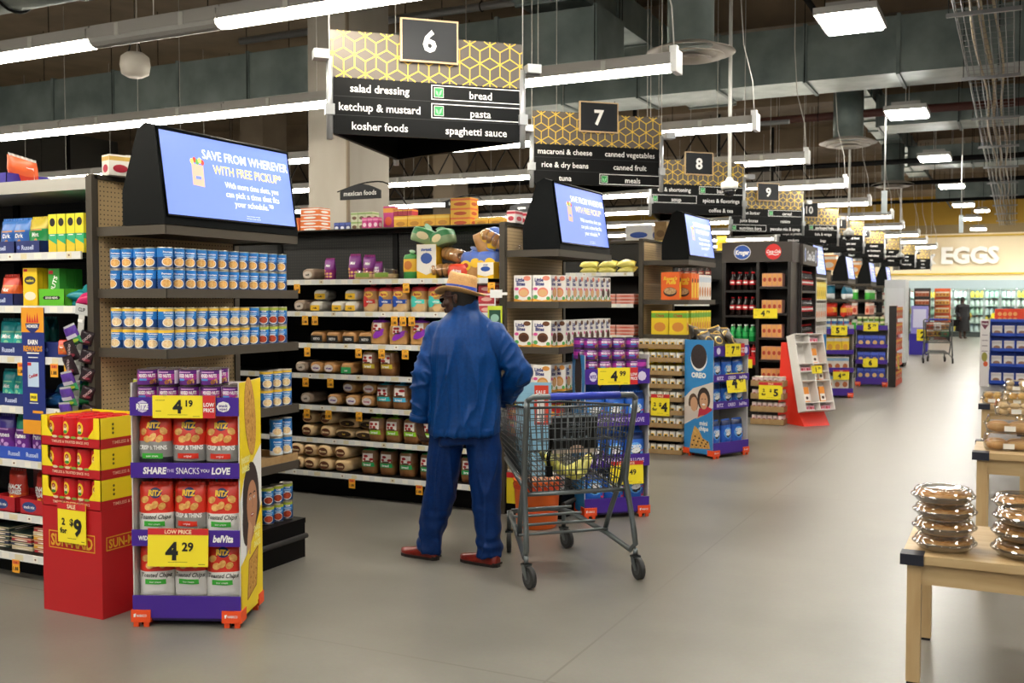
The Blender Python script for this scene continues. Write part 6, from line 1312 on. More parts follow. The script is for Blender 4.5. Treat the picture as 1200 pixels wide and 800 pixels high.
limb(body, [(.0, .02, 1.44), (-.004, .03, 1.54), HC + Vector((.01, .0, -.04))], [.066, .058, .06])
MP, MRZ = (-2.979, 5.392, 0), radians(28.9)
man = thing('person', 'man in a blue suit and straw hat, seen from behind, one hand on the cart', 'person', remesh(body, .0042, 2, None, SKN), MP, MRZ)
# trousers
tr = MB()
rings(tr, [(.74, .0, .0, .17, .12), (.85, .0, .0, .178, .125), (1.0, 0, 0, .165, .115)], yaw=.28)
for H_, K_, A_, q in ((HL, KL, AL, -1), (HR, KR, AR, 1)):
    H2, K2, A2 = Vector(H_), Vector(K_), Vector(A_); A3 = A2 + Vector((0, 0, -.035))
    P = [H2 + Vector((0, 0, -.03)), H2.lerp(K2, .35), H2.lerp(K2, .7), K2, K2.lerp(A3, .35), K2.lerp(A3, .75), A3]
    tr.tube(P, [.1, .102, .099, .094, .089, .08, .078], WHITE, 20); tr.ball(P[0], .1, WHITE, 18, 10)
def leg_fold(p, n):
    a = noise.noise(Vector((p.x * 16, p.y * 16, p.z * 3.2))) * .008
    lo = max(0, min(1, (.5 - p.z) / .4)); a += lo * sin(p.z * 55 + 5 * noise.noise(p * 7) + p.x * 14) * .005 + .012 * max(0, 1 - 2.4 * abs(noise.noise(Vector((p.x * 12, 3, p.z * 1.8))))) ** 3
    a += .006 * noise.noise(Vector((p.x * 5 + p.z * 9, p.y * 6, p.z * 7)))
    for H_, K_ in ((HL, KL), (HR, KR)):      # pressed crease down the back of each leg
        cx = K_[0] + (H_[0] - K_[0]) * max(0, (p.z - .47) / .41); a += .007 * math.exp(-((p.x - cx + .012) / .013) ** 2) * (1 if p.z < .8 else 0) * (.5 if n.y < 0 else 0) * 2
    return a
obj('trousers', remesh(tr, .0085, 3, leg_fold, TROU), man, label='blue trousers with a pressed crease')
# jacket
jk = MB()
rings(jk, [(.795, -.002, .0, .214, .15), (.86, -.002, .0, .218, .15), (1.0, .0, .0, .216, .147), (1.15, .002, .0, .216, .146), (1.28, .004, .002, .222, .142), (1.38, .008, .006, .212, .128), (1.44, .01, .01, .19, .112), (1.485, .008, .014, .15, .098), (1.52, .006, .018, .108, .086), (1.545, .006, .022, .084, .078), (1.6, .004, .024, .078, .076), (1.612, .0, .026, .07, .07)], yaw=.28, n=2.5)
def sleeve(S_, E_, W_):
    A, B, C_ = Vector(S_), Vector(E_), Vector(W_)
    P = [A + Vector((.03 if A.x < 0 else -.03, 0, .0)), A, A.lerp(B, .3), A.lerp(B, .65), B, B.lerp(C_, .3), B.lerp(C_, .7), C_, C_ + (C_ - B).normalized() * .012]
    jk.tube(P, [.07, .078, .079, .076, .075, .072, .063, .054, .054], WHITE, 20); jk.ball(A, .076, WHITE, 18, 10); jk.ball(B, .075, WHITE, 16, 10)
sleeve(SL, EL, WL); sleeve(SR, ER, WR)
def crease(q, k=3): return max(0, 1 - 2.4 * abs(noise.noise(q))) ** k
def coat_fold(p, n):
    a = 0; x, y, z = p
    back = max(0, -n.y); fade = max(.12, min(1, (1.46 - z) / .3))
    sl = (x < -.2 or x > .215)
    if not sl:
        # long drape folds falling from the shoulder blades, meeting toward the middle
        a += back * fade * .03 * crease(Vector((x * 7.5 + .9 * (z - 1.1) * (1 if x > 0 else -1), 2.0, z * 1.15)))
        a += back * fade * .016 * crease(Vector((x * 15 - .6 * z, 5.0, z * 2.1)))
    else:
        e = .45 + .8 * math.exp(-((z - 1.13) / .1) ** 2) + .4 * math.exp(-((z - .95) / .05) ** 2)
        a += .016 * e * crease(Vector((x * 9 + 7, y * 9, z * 11 + x * (9 if x < 0 else -9))), 2) - .003
    a += .006 * noise.noise(Vector((x * 6 - z * 5, y * 7, z * 4)))
    if z < .83: a += .003
    a -= back * .004 * math.exp(-((x - .012) / .005) ** 2) * (1 if z < 1.5 else 0)
    return a
obj('jacket', remesh(jk, .0075, 3, coat_fold, SUIT), man, label='loose blue long sleeved jacket')
cf = MB()
for W_, E_ in ((WL, EL), (WR, ER)):
    d = (Vector(W_) - Vector(E_)).normalized(); cf.tube([Vector(W_) - d * .03, Vector(W_) + d * .014], [.061, .06], SUIT, 18)
obj('cuff', cf, man)
# hair fringe below the hat, glasses
hr = MB(); hr.T = Hm; rs = []
for z, k in ((-.05, .9), (-.03, .97), (.0, 1.0), (.02, 1.01), (.045, 1.01)): rs.append(hr.ring([(.083 * k * cos(a), .012 + .1 * k * sin(a), z) for a in [radians(-8) + radians(196) * q / 20 for q in range(21)]]))
hr.skin(rs, M('#1c1815', .9), False, False, True); obj('hair', hr, man)
sg = MB(); sg.T = Hm
for s in (-1, 1):
    sg.ball((s * .034, -.1, .012), .027, M('#141012', .15), 14, 8, (1, .25, .8)); sg.tube([(s * .062, -.096, .02), (s * .082, -.05, .021), (s * .089, .012, .02), (s * .09, .034, .008)], .0035, M('#3a1f1c', .3), 6)
sg.tube([(-.01, -.118, .016), (.01, -.118, .016)], .003, M('#3a1f1c', .3), 6); obj('sunglasses', sg, man)
# straw hat
STRAW = pm('straw weave', '#b78850', '#d0a468', 120, .65, bump=.25); HATB = M('#173a9c', .5)
ht = thing_part = MB(); HT = Matrix.Translation(HC + Vector((.008, 0, .034))) @ Matrix.Rotation(radians(10), 4, 'Y') @ Matrix.Rotation(radians(-3), 4, 'X') @ Matrix.Rotation(HY, 4, 'Z') @ Matrix.Diagonal((.92, .92, 1, 1))
ht.T = HT; N = 40; rs = []
def brim(k, f): a = 2 * pi * k / N; return (.125 * f * cos(a) if 0 else cos(a), sin(a))
for f, up in ((1.0, 0), (1.25, -.004), (1.5, -.008), (1.62, -.006), (1.66, .0), (1.62, .0015), (1.5, -.002), (1.25, .003), (1.0, .008)):
    rs.append(ht.ring([(.09 * f * cos(2 * pi * k / N) * .98, .108 * f * sin(2 * pi * k / N), up + (f - 1) * .045 * cos(2 * pi * k / N) ** 2 - (f - 1) * .03 * (sin(2 * pi * k / N) < 0) * sin(2 * pi * k / N) ** 2 + (f - 1) * .02 * max(0, sin(2 * pi * k / N))) for k in range(N)]))
for f, z in ((.985, .03), (.965, .065), (.94, .09), (.91, .106), (.82, .118), (.6, .112), (.35, .1), (.1, .095)):
    rs.append(ht.ring([(.09 * f * cos(2 * pi * k / N) * (1 - .1 * max(0, -sin(2 * pi * k / N)) * (z > .06)), .108 * f * sin(2 * pi * k / N), z + (.012 * max(0, -sin(2 * pi * k / N)) if z > .09 else 0)) for k in range(N)]))
ht.skin(rs, STRAW, True, True, True); hat = obj('hat', ht, man, label='tan straw hat')
bd = MB(); bd.T = HT; rs = []
for z, f in ((.006, 1.02), (.012, 1.03), (.043, 1.0), (.047, .985)): rs.append(bd.ring([(.09 * f * cos(2 * pi * k / N), .108 * f * sin(2 * pi * k / N), z) for k in range(N)]))
bd.skin(rs, HATB, False, True, True); bd.box(.088, -.012, .012, .098, .035, .044, HATB); obj('hat_band', bd, hat, label='royal blue hat band')
# shoes
SHOE = pm('oxblood leather', '#6e1a12', '#84241a', 30, .28); SOLE = M('#17110f', .6)
for A_, d in ((AL, (-.8, .6)), (AR, (-.78, .62))):
    dx, dy = Vector(d).normalized(); T_ = Matrix(((dy, dx, 0, A_[0]), (-dx, dy, 0, A_[1]), (0, 0, 1, 0), (0, 0, 0, 1)))   # local +y runs to the toe
    s_ = MB(); s_.T = T_; rs = []
    for y, hw, h in ((-.075, .018, .05), (-.07, .03, .062), (-.04, .036, .075), (.0, .037, .082), (.04, .038, .074), (.09, .044, .052), (.14, .046, .042), (.18, .038, .036), (.205, .02, .03)):
        rs.append(s_.ring([(hw * 1.02 * cos(a) , y, .02 + max(-.006, h * sin(a)) * .9) for a in [2 * pi * k / 16 for k in range(16)]]))
    s_.skin(rs, SHOE, True, True, True); sh = obj('shoe', s_, man, label='red brown leather shoe')
    q = MB(); q.T = T_; pts = [(-.078, .012), (-.06, .034), (.0, .038), (.09, .047), (.15, .047), (.19, .036), (.212, .012)]
    o_ = [(x, y) for y, x in pts] + [(-x, y) for y, x in reversed(pts)]; q.skin([q.ring([(x, y, 0) for x, y in o_]), q.ring([(x, y, .018) for x, y in o_])], SOLE, True, True, False); q.box(-.034, -.078, .016, .034, -.01, .026, SOLE); obj('sole', q, sh)
# ---------------------------------------------------------------- soda racks on the fourth unit
DB = M('#1d1714', .45); CX4, Y4 = -3.6, 13.9
t = thing('soda_rack', 'tall black double soda rack with round logos on its header', 'display rack', None, (0, 0, 0))
b = MB(); b.box(-3.6, Y4 + .5, 0, -2.68, Y4 + .53, 2.36, DB); obj('back_panel', b, t)
boxes('upright', [(x - .02, Y4, 0, x + .02, Y4 + .5, 2.14) for x in (-3.6, -3.14, -2.72)], DB, t)
b = MB(); b.box(-3.63, Y4 - .02, 2.12, -2.68, Y4 + .5, 2.39, M('#3a322d', .5)); S = front(Y4 - .02)
b.ell(S, -3.35, 2.255, .115, .1, WHITE, .001, 28); b.ell(S, -3.35, 2.255, .108, .093, M('#1f56b5', .4), .0016, 28); b.text(S, 'Kroger', -3.35, 2.255, .06, WHITE, .0024, .05, .19, .1)
b.ell(S, -2.93, 2.255, .105, .105, M('#e02020', .4), .001, 28); b.text(S, 'Coca-Cola', -2.93, 2.26, .045, WHITE, .002, .03, .19, .25); b.strip(S, [(-3.0, 2.215), (-2.95, 2.225), (-2.9, 2.21), (-2.86, 2.22)], .01, WHITE, .002); obj('header', b, t, label='dark header with a blue oval and a red disc')
boxes('shelf', [(-3.58, Y4 + .01, z - .03, -3.16, Y4 + .5, z) for z in (1.74, 1.4, 1.04, .72)] + [(-3.12, Y4 + .01, z - .03, -2.74, Y4 + .5, z) for z in (1.79, 1.43, 1.1, .8, .5)], DB, t)
b = MB(); b.box(-3.58, Y4 + .02, 0, -2.74, Y4 + .5, .1, DB); b.box(-3.12, Y4 + .015, .1, -2.74, Y4 + .03, .47, M('#241a16', .5)); obj('base_front', b, t)
COLA = M('#1b0c0a', .2); CLAB = M('#c8232a', .4); GRB = M('#1f9a4a', .25)
BCO = bottle(.038, .25, COLA, CLAB, CLAB, WHITE); BGR = bottle(.038, .23, GRB, M('#2fb25c', .35), WHITE); BRD = bottle(.035, .22, M('#d43a3a', .3), CLAB, M('#e8b0a8', .4), WHITE)
for z, T, nm, n_, sh in ((1.741, BCO, 'dark cola', 4, 'top left shelf'), (1.401, BCO, 'dark cola', 4, 'second left shelf'), (1.041, BGR, 'green soda', 4, 'third left shelf')):
    for k in range(n_):
        T.put('soda_bottle', '%s bottle, %s from the left, %s of the double rack' % (nm, nth(k), sh), 'bottle', (-3.5 + k * .09, Y4 + .07, z), 0, 'bottles in the double soda rack')
        T.put('soda_bottle', '%s bottle in the second line, %s from the left, %s' % (nm, nth(k), sh), 'bottle', (-3.5 + k * .09, Y4 + .17, z), 0, 'bottles in the double soda rack')
t2 = MB(); t2.box(-.2, -.08, 0, .2, .08, .11, M('#d3262a', .4)); t2.text(front(-.08), 'Coca-Cola', -.05, .06, .05, WHITE, .001, .03, .25, .25)
thing('bottle_carrier', 'red card carrier of soda bottles in the double rack', 'carrier', t2, (-3.37, Y4 + .1, .7205))
for k in range(5): BRD.put('soda_bottle', 'red soda bottle standing in the red carrier, %s from the left' % nth(k), 'bottle', (-3.53 + k * .08, Y4 + .1, .8315), 0, 'red bottles in the carrier', (1, 1, .8))
def mp(b, S, R_, L_): [b.rect(S, -.13 + q * .068, .01, -.072 + q * .068, .17, M('#d9a05a', .45) if q < 4 else M('#d98a80', .45), .001) for q in range(4)]; [b.ell(S, -.1 + q * .068, .09, .022, .03, M('#b2432f', .45), .0016, 9) for q in range(4)]; b.rect(R_, -.09, .01, .09, .17, M('#dba59a', .45), .001)
MINI = box_t(.27, .2, .175, M('#c98b74', .45), None, mp)
for z, h in ((1.791, 1), (1.431, 1), (1.101, 1), (.801, 1), (.501, 1)): MINI.put('can_pack', 'peach mini can pack, %s shelf down in the right bay of the double rack' % nth({1.791: 0, 1.431: 1, 1.101: 2, .801: 3, .501: 4}[z]), 'can pack', (-2.95, Y4 + .11, z), 0, 'mini can packs')
price_card('price_card', 'yellow 4.79 card over the mini can packs', .32, .13, (-3.03, Y4 - .02, 1.36), 0, '4', cents='79'); price_card('price_card', 'yellow 6.49 card under the red bottle carrier', .32, .12, (-3.36, Y4 - .02, .68), 0, '6', cents='49')
t = thing('soda_shelving', 'black soda shelving facing the corridor, beside the double rack', 'shelving', None, (0, 0, 0))
b = MB(); b.box(-3.2, Y4 + .56, 0, -3.17, Y4 + 1.7, 2.3, DB); obj('back_panel', b, t)
boxes('upright', [(-3.2, y - .02, 0, -2.66, y + .02, 2.14) for y in (Y4 + .57, Y4 + 1.68)], DB, t)
b = MB(); b.box(-3.2, Y4 + .54, 2.1, -2.64, Y4 + 1.7, 2.38, M('#3a322d', .5)); S = rside(-2.64, Y4 + 1.12, 0); b.text(S, 'Coca-Cola', 0, 2.24, .13, M('#dcdfe6', .4), .001, .05, .6, .2)
for u in (-.42, .42): b.ell(S, u, 2.24, .07, .1, M('#b9c6e0', .4), .001, 14); b.ell(S, u, 2.24, .045, .07, M('#3d63b0', .4), .0016, 12)
obj('header', b, t)
boxes('shelf', [(-3.18, Y4 + .6, z - .03, -2.66, Y4 + 1.66, z) for z in (1.74, 1.36, .98, .6, .12)], DB, t)
for i, z in enumerate((1.741, 1.361, .981, .601)):
    for k in range(10): BCO.put('soda_bottle', 'cola bottle on the corridor side soda shelving, %s along, %s shelf down' % (nth(k), nth(i)), 'bottle', (-2.72, Y4 + .68 + k * .1, z), FX, 'bottles on the corridor side soda shelving', (1, 1, 1.1))
# ---------------------------------------------------------------- slanted white rack on a red base
t = thing('drink_rack', 'leaning white compartment rack on a red card base', 'display rack', None, (-2.2, 13.32, 0), .85); RB_ = M('#e8321f', .45)
b = MB(); P = [(-.2, .06, 0), (.2, .06, 0), (.2, .6, 0), (-.2, .6, 0)]; Q = [(-.16, .5, 1.05), (.16, .5, 1.05), (.16, .6, 1.05), (-.16, .6, 1.05)]; b.skin([b.ring(P), b.ring([(x, y + (.12 if y < .1 else 0), .18) for x, y, z in P]), b.ring(Q)], RB_, True, True, False); obj('base_card', b, t)
b = MB(); b.T = Matrix.Translation((0, .03, .2)) @ Matrix.Rotation(radians(-15), 4, 'X'); WR_ = M('#e6e2dd', .5)
RW2, RH2 = .46, 1.0; b.box(-RW2 / 2, .11, 0, RW2 / 2, .12, RH2, WR_)
for x in (-RW2 / 2, -.006, RW2 / 2 - .012): b.box(x, -.04, 0, x + .012, .11, RH2, WR_)
for z in (0, .1, .38, .5, .6, .88, RH2 - .01): b.box(-RW2 / 2, -.04, z, RW2 / 2, .11, z + .01, WR_)
obj('compartment_rack', b, t)
rk = Matrix.Translation((-2.2, 13.32, 0)) @ Matrix.Rotation(.85, 4, 'Z') @ b.T
ORJ = box_t(.08, .07, .2, M('#f09a3c', .4), None, lambda b, S, R_, L_: (b.rect(S, -.04, .02, .04, .11, M('#efe6dc', .4), .001), b.ell(S, 0, .06, .02, .02, M('#4a2c1c', .5), .0016, 9))); PKT = box_t(.08, .07, .06, M('#e8b8c4', .4), None, lambda b, S, R_, L_: (b.ell(S, -.015, .03, .018, .018, M('#c9304a', .4), .001, 9), b.ell(S, .02, .03, .014, .016, M('#d9607a', .4), .0014, 9)))
for nm, x, z, T, c in (('upper right cell, left one', .05, .391, ORJ, 'orange'), ('upper right cell, right one', .14, .391, ORJ, 'orange'), ('lower left cell', -.13, .111, ORJ, 'orange'), ('lower right cell', .12, .111, ORJ, 'orange'), ('top cell left', .05, .891, PKT, 'pink'), ('top cell right', .14, .891, PKT, 'pink'), ('middle left cell', -.12, .511, PKT, 'pink'), ('middle left cell, second', -.03 - .01, .511, PKT, 'pink'), ('middle right cell', .1, .511, PKT, 'pink'), ('bottom cell far left', -.17, .011, PKT, 'pink'), ('bottom cell left', -.08, .011, PKT, 'pink'), ('bottom cell right', .08, .011, PKT, 'pink'), ('bottom cell far right', .17, .011, PKT, 'pink'), ('upper row left strip', .09, .611, ORJ, 'orange')):
    p = rk @ Vector((x, .06, z)); T.put('drink_carton', '%s carton in the leaning white rack, %s' % (c, nm), 'carton', tuple(p), (radians(-15), 0, .85), 'cartons in the leaning white rack')
p = rk @ Vector((.03, -.05, .47)); price_card('price_card', 'small yellow 1.79 card on the leaning white rack', .16, .1, tuple(p), .85, '1', cents='79', tilt=-.2)
# ---------------------------------------------------------------- far stands and far endcaps
YEB = genbox(.12, .1, .25, M('#f0c92a', .45), M('#e8e0c8', .5), M('#d99a3a', .5)); CRB = genbox(.12, .1, .23, M('#e3d9cb', .45), M('#8fb8d8', .5), M('#b9683a', .5)); NVB = genbox(.12, .1, .2, M('#2f3c9a', .45), M('#4a62c4', .5), M('#d8b072', .5)); GRC = can(.045, .09, [(.006, .05, M('#5f8f3a', .4)), (.05, .084, M('#d9d4a8', .4))], None, TIN, 12); GEN = can(.045, .09, [(.006, .05, M('#3f6fae', .4)), (.05, .084, M('#c8d4c8', .4))], None, TIN, 12)
def far_stand(label, loc, rot, W, boxes, who, cards, tone=PURP, Tc=GRC):
    stand(label, loc, rot, W, .42, [(.045, .16), (.42, .5), (.72, .79), (1.05, 1.14)], 1.2, True, None, None, tone)
    for tr, (z, T, nm) in enumerate(boxes):
        n_ = int((W - .04) / .125)
        for k in range(n_): T.put('snack_box', '%s box, %s from the left, %s tier of the %s' % (nm, nth(k), ('bottom', 'middle', 'upper')[tr], who), 'box', stand_pt(loc, rot, .085 + .125 * k, .075, z + .002), rot, 'boxes on the ' + who)
    for q in range(2):
        for k in range(int((W - .02) / .1)): Tc.put('snack_can', 'small can, %s from the left, %s layer, on top of the %s' % (nth(k), ('lower', 'upper')[q], who), 'can', stand_pt(loc, rot, .06 + .1 * k, .07, 1.121 + q * .092), rot, 'cans on the ' + who)
    for (x, z, tx, c, hd) in cards: price_card('price_card', '%s yellow card on the %s' % ('upper' if z > .6 else 'lower', who), .26, .16, stand_pt(loc, rot, x, -.02, z), rot, tx, cents=c, head=hd)
far_stand('far purple wheeled stand with yellow boxes, beyond the leaning white rack', (-2.79, 17.28, 0), .42, .46, ((.14, CRB, 'cream'), (.44, CRB, 'cream'), (.75, YEB, 'yellow')), 'yellow box stand', ((.22, 1.03, '5', '79', None), (.26, .3, '4', '69', 'SALE')), Tc=GEN)
far_stand('far purple wheeled stand with navy boxes, farther than the yellow box stand', (-2.665, 19.95, 0), .1, .56, ((.14, NVB, 'navy'), (.44, NVB, 'navy'), (.75, NVB, 'navy')), 'navy box stand', ((.26, 1.03, '5', '79', None), (.26, .36, '6', None, None)), Tc=GRC)
OS = M('#d9491f', .45); t = thing('candy_wall', 'red and orange candy display end just right of the navy box stand', 'display stand', None, (-2.07, 20.0, 0), 0)
b = MB(); b.box(-.02, 0, 0, .0, 1.3, 1.5, M('#8a2418', .5)); b.box(0, 0, 0, .1, 1.3, .06, OS); b.box(-.02, -.02, 0, .11, .0, 1.5, DB); obj('frame', b, t)
boxes('shelf', [(0, 0, z, .1, 1.3, z + .015) for z in (.06, .36, .66, .96, 1.26)], OS, t)
CW2 = {c: genbox(.1, .09, .2, M(c, .45), M('#e8b23a', .45), M(d, .5)) for c, d in (('#d8401f', '#f0d0a0'), ('#e8782a', '#7a2a1a'), ('#c92f2a', '#e8d8c0'))}
for i, z in enumerate((.0755, .3755, .6755, .9755, 1.2755)):
    for k in range(11): CW2[list(CW2)[(k + i) % 3]].put('candy_box', 'red or orange candy box on the candy display end, %s along, %s shelf up' % (nth(k), nth(i)), 'box', (-2.015, 20.08 + k * .115, z), FX, 'candy boxes on the candy display end', (1, .9, 1))
price_card('price_card', 'slanted yellow card low on the candy display end', .22, .3, (-1.955, 20.5, .3), FX, '2', tilt=-.08)
# goods on the far endcaps
REDC = bag(.3, .27, .14, [(.35, M('#c9301f', .35)), (.7, M('#e8b23a', .4)), (1, M('#c9301f', .35))], lambda b, S: b.ell(S, 0, .14, .09, .06, M('#e86a1f', .4), .003, 14, 2), False, 81, crimp=M('#c9301f', .35)); PURC = bag(.34, .29, .14, [(1, M('#5a1f8a', .35))], lambda b, S: (b.ell(S, 0, .2, .1, .1, M('#d8c9a8', .4), .003, 14, 2), b.ell(S, 0, .19, .07, .06, M('#5a4a2a', .5), .004, 12, 2)), False, 82, crimp=M('#5a1f8a', .35)); TEALC = bag(.2, .28, .12, [(.4, M('#e3e8ea', .4)), (1, M('#1f6f8a', .35))], None, False, 83, crimp=WHITE); GRTB = can(.075, .24, [(.006, .17, M('#3fa83a', .4)), (.17, .23, M('#d9e8d0', .4))], None, WHITE, 14); PNKB = genbox(.12, .1, .3, M('#e8a890', .45), M('#f0e6da', .5), M('#c9452a', .5)); YLB = genbox(.16, .1, .26, M('#edd23a', .45), M('#f3e27a', .5), M('#c9a82a', .5)); CLR = genbox(.14, .1, .26, M('#dcd7d0', .45), M('#c9c2b8', .5), M('#e07a2a', .5)); GRY = genbox(.14, .1, .2, M('#b9b4ae', .45), M('#8f4a3a', .5), M('#d9d0c4', .5))
def fill(y, rows, who):
    for i, (z, T, nm, n_, pitch) in enumerate(rows):
        for k in range(n_): T.put('endcap_product', '%s, %s along, %s shelf of the %s' % (nm, nth(k), nth(i), who), 'package', (-3.08, y + .12 + k * pitch, z + .001), FX, 'packages on the ' + who, .94)
    for i, (z, T, nm, n_, pitch) in enumerate(rows[:3]):
        T.put('endcap_product', '%s at the aisle corner, %s shelf of the %s' % (nm, nth(i), who), 'package', (-3.36, y + .1, z + .001), 0, 'packages on the ' + who)
fill(17.6, ((1.62, REDC, 'red cereal bag', 3, .32), (1.27, PURC, 'purple snack bag', 3, .33), (.92, PNKB, 'peach box', 7, .125)), 'first far endcap')
fill(21.2, ((1.62, TEALC, 'teal and white bag', 4, .24), (1.27, REDC, 'red cereal bag', 3, .32), (.92, REDC, 'red cereal bag', 3, .32)), 'second far endcap')
fill(24.8, ((1.62, GRTB, 'green tub', 6, .16), (1.27, PNKB, 'peach box', 7, .125), (.92, GRTB, 'green tub', 6, .16)), 'third far endcap')
fill(28.2, ((1.62, GRY, 'grey and red box', 6, .15), (1.27, GRY, 'grey and red box', 6, .15), (.92, PNKB, 'peach box', 7, .125)), 'farthest endcap')
t = thing('side_rack', 'slim clear corner rack of yellow packs behind the soda shelving', 'display rack', None, (-2.9, 15.75, 0)); b = MB(); b.box(-.2, .0, 0, .22, .02, 1.95, M('#d8d4cc', .5)); 
for z in (.5, .95, 1.3, 1.62): b.box(-.2, -.0, z - .02, .22, .95, z, M('#d8d4cc', .5))
b.box(-.2, .93, 0, .22, .95, 1.95, M('#d8d4cc', .5)); b.box(-.2, 0, 1.93, .22, .95, 1.95, M('#d8d4cc', .5)); b.box(-.2, 0, 0, .22, .95, .1, M('#d8d4cc', .5)); obj('frame', b, t)
for i, (z, T, nm) in enumerate(((1.621, YLB, 'yellow box'), (1.301, CLR, 'pale spotted box'), (.951, CLR, 'pale spotted box'))):
    for k in range(5): T.put('rack_package', '%s in the slim clear corner rack, %s along, %s shelf down' % (nm, nth(k), nth(i)), 'package', (-2.74, 15.88 + k * .18, z), FX, 'packages in the slim corner rack')
b = MB(); b.box(-.21, -.02, 0, .21, 0, 1.1, BLUE); S = front(-.02); b.ell(S, -.02, .82, .13, .2, M('#231a1c', .6), .001, 20); b.ell(S, 0, .3, .16, .13, M('#8a3a4a', .5), .001, 16); b.box(-.21, 0, 0, .21, .03, .04, BLUE); thing('cookie_standee', 'blue standing card with a dark cookie, behind the leaning white rack', 'standee', b, (-2.655, 15.69, 0)).scale = (.66, 1, 1)
# things kept on top of the third and fourth units
BXW = genbox(.3, .2, .17, M('#e3e6ea', .45), M('#e3e6ea', .5), M('#2f55b0', .5)); BXW.put('stock_box', 'white and blue box on top of the third unit, behind the second screen', 'box', (-3.8, 10.98, 2.273), .1, 'boxes on top of the third unit')
genbox(.14, .16, .2, KRAFT, KRAFT, M('#7a5d38', .6)).put('stock_box', 'brown box on top of the third unit beside the third screen', 'box', (-3.5 - .05, 11.0, 2.273), 0, 'boxes on top of the third unit')
for k in range(5): (YLB, REDC, YLB, CLR, YLB)[k].put('stock_package', 'package on top of the fourth unit behind the rack header, %s from the left' % nth(k), 'package', (-4.75 + k * .24, 14.48, 2.313), 0, 'packages on top of the fourth unit', .8)
for k in range(3): (OB and genbox(.25, .3, .3, M('#e8933a', .45), M('#efe6da', .5), M('#d9d0c4', .5))).put('stock_package', 'orange and white carton stored above a far endcap, %s one' % nth(k), 'carton', (-3.45, 18.2 + 3.6 * k, 2.226), FX, 'cartons above the far endcaps')
# ---------------------------------------------------------------- deep background: dairy cases, freezer, cart, shopper
YW = 49.0; t = None
CASEF = M('#9fb2b0', .4, .3); CASEL = M('#e8f6f0', .4, 0, 30.0)
JUG = can(.085, .27, [(.006, .2, M('#f0f2ea', .4)), (.2, .262, M('#e9ece0', .4))], None, M('#dfe6e0', .4), 10, parts=False)
def jugt(c1, c2): 
    b = MB(); b.lathe([(.08, 0), (.085, .02), (.085, .19), (.05, .25), (.03, .27)], M(c1, .4), 10); b.lathe([(.032, .265), (.032, .3)], M(c2, .4), 8); return Tpl(b)
JG = [jugt('#f2f4ee', '#3f9a5a'), jugt('#f2f4ee', '#c9432f'), jugt('#f0cf4a', '#d8a82a'), jugt('#cfe8d4', '#4fae6a'), jugt('#e8eef2', '#4a7ac0')]
for c in range(8):
    x0 = -5.6 + c * 1.25
    t = thing('dairy_case', 'glass fronted dairy case along the back wall, %s from the left' % nth(c), 'refrigerated case', None, (x0, YW, 0), 0, 'dairy cases along the back wall')
    b = MB(); b.box(0, .0, 0, 1.25, .95, .22, M('#3a4442', .5)); b.box(0, .9, .2, 1.25, .95, 2.15, M('#e3ece8', .5)); b.box(0, 0, 2.12, 1.25, .95, 2.5, M('#a9bdc2', .45)); b.box(0, 0, .2, .02, .9, 2.12, M('#d3dcd8', .5)); obj('cabinet', b, t)
    boxes('shelf', [(.03, .3, z - .02, 1.22, .9, z) for z in (.24, .62, .99, 1.36, 1.73)], M('#d8e0dc', .4), t)
    b = MB(); b.box(.06, .1, 2.08, 1.19, .16, 2.12, CASEL); obj('case_light', b, t)
    for d in (0, 1):
        f = MB(); x = .02 + d * .61; f.box(x, -.03, .22, x + .045, .01, 2.12, CASEF); f.box(x + .56, -.03, .22, x + .605, .01, 2.12, CASEF); f.box(x, -.03, .22, x + .605, .01, .26, CASEF); f.box(x, -.03, 2.07, x + .605, .01, 2.12, CASEF); o = obj('glass_door', f, t)
        g = MB(); g.box(x + .045, -.015, .26, x + .56, -.008, 2.07, clear('door glass', (.93, .98, .97), .1, .05)); obj('pane', g, o)
        h = MB(); h.cyl((x + (.57 if d == 0 else .03), -.06, .9), (x + (.57 if d == 0 else .03), -.06, 1.5), .014, STEEL, 6); obj('handle', h, o)
    for i, z in enumerate((.241, .621, .991, 1.361, 1.731)):
        for k in range(6): JG[(c * 3 + i * (1 + c % 2) + (k // 3)) % 5].put('milk_jug', 'jug in the %s dairy case, %s shelf up, %s along' % (nth(c), nth(i), nth(k)), 'jug', (x0 + .14 + k * .195, YW + .42, z), 0, 'jugs in the dairy cases')
for k, x in enumerate((-1.9, -.75)): price_card('price_card', 'yellow price sign on the dairy case doors, %s from the left' % nth(k), .34, .2, (x, YW - .09, .85), 0, '3', cents='29')
EGG = M('#fdf9f0', .5); t = thing('lettered_sign', 'large raised EGGS lettering in a yellow outline on the cream back wall', 'sign', None, (0, 0, 0)); b = MB(); GO = M('#d9b23a', .5)
for q in ((-7.5, 2.75, .55, 2.83), (-7.5, 4.45, .55, 4.53), (.47, 2.75, .55, 4.53)): b.box(q[0], YW + .93, q[1], q[2], YW + 1.0, q[3], GO)
obj('outline_frame', b, t)
b = MB()
for dq in (0, .02, .04, .06): b.text(front(YW + .93 - dq), 'DAIRY & EGGS', -3.82, 3.64, .7, EGG if dq else M('#c9b68c', .5), .0, .05)
obj('raised_letters', b, t, label='cream raised capital letters')
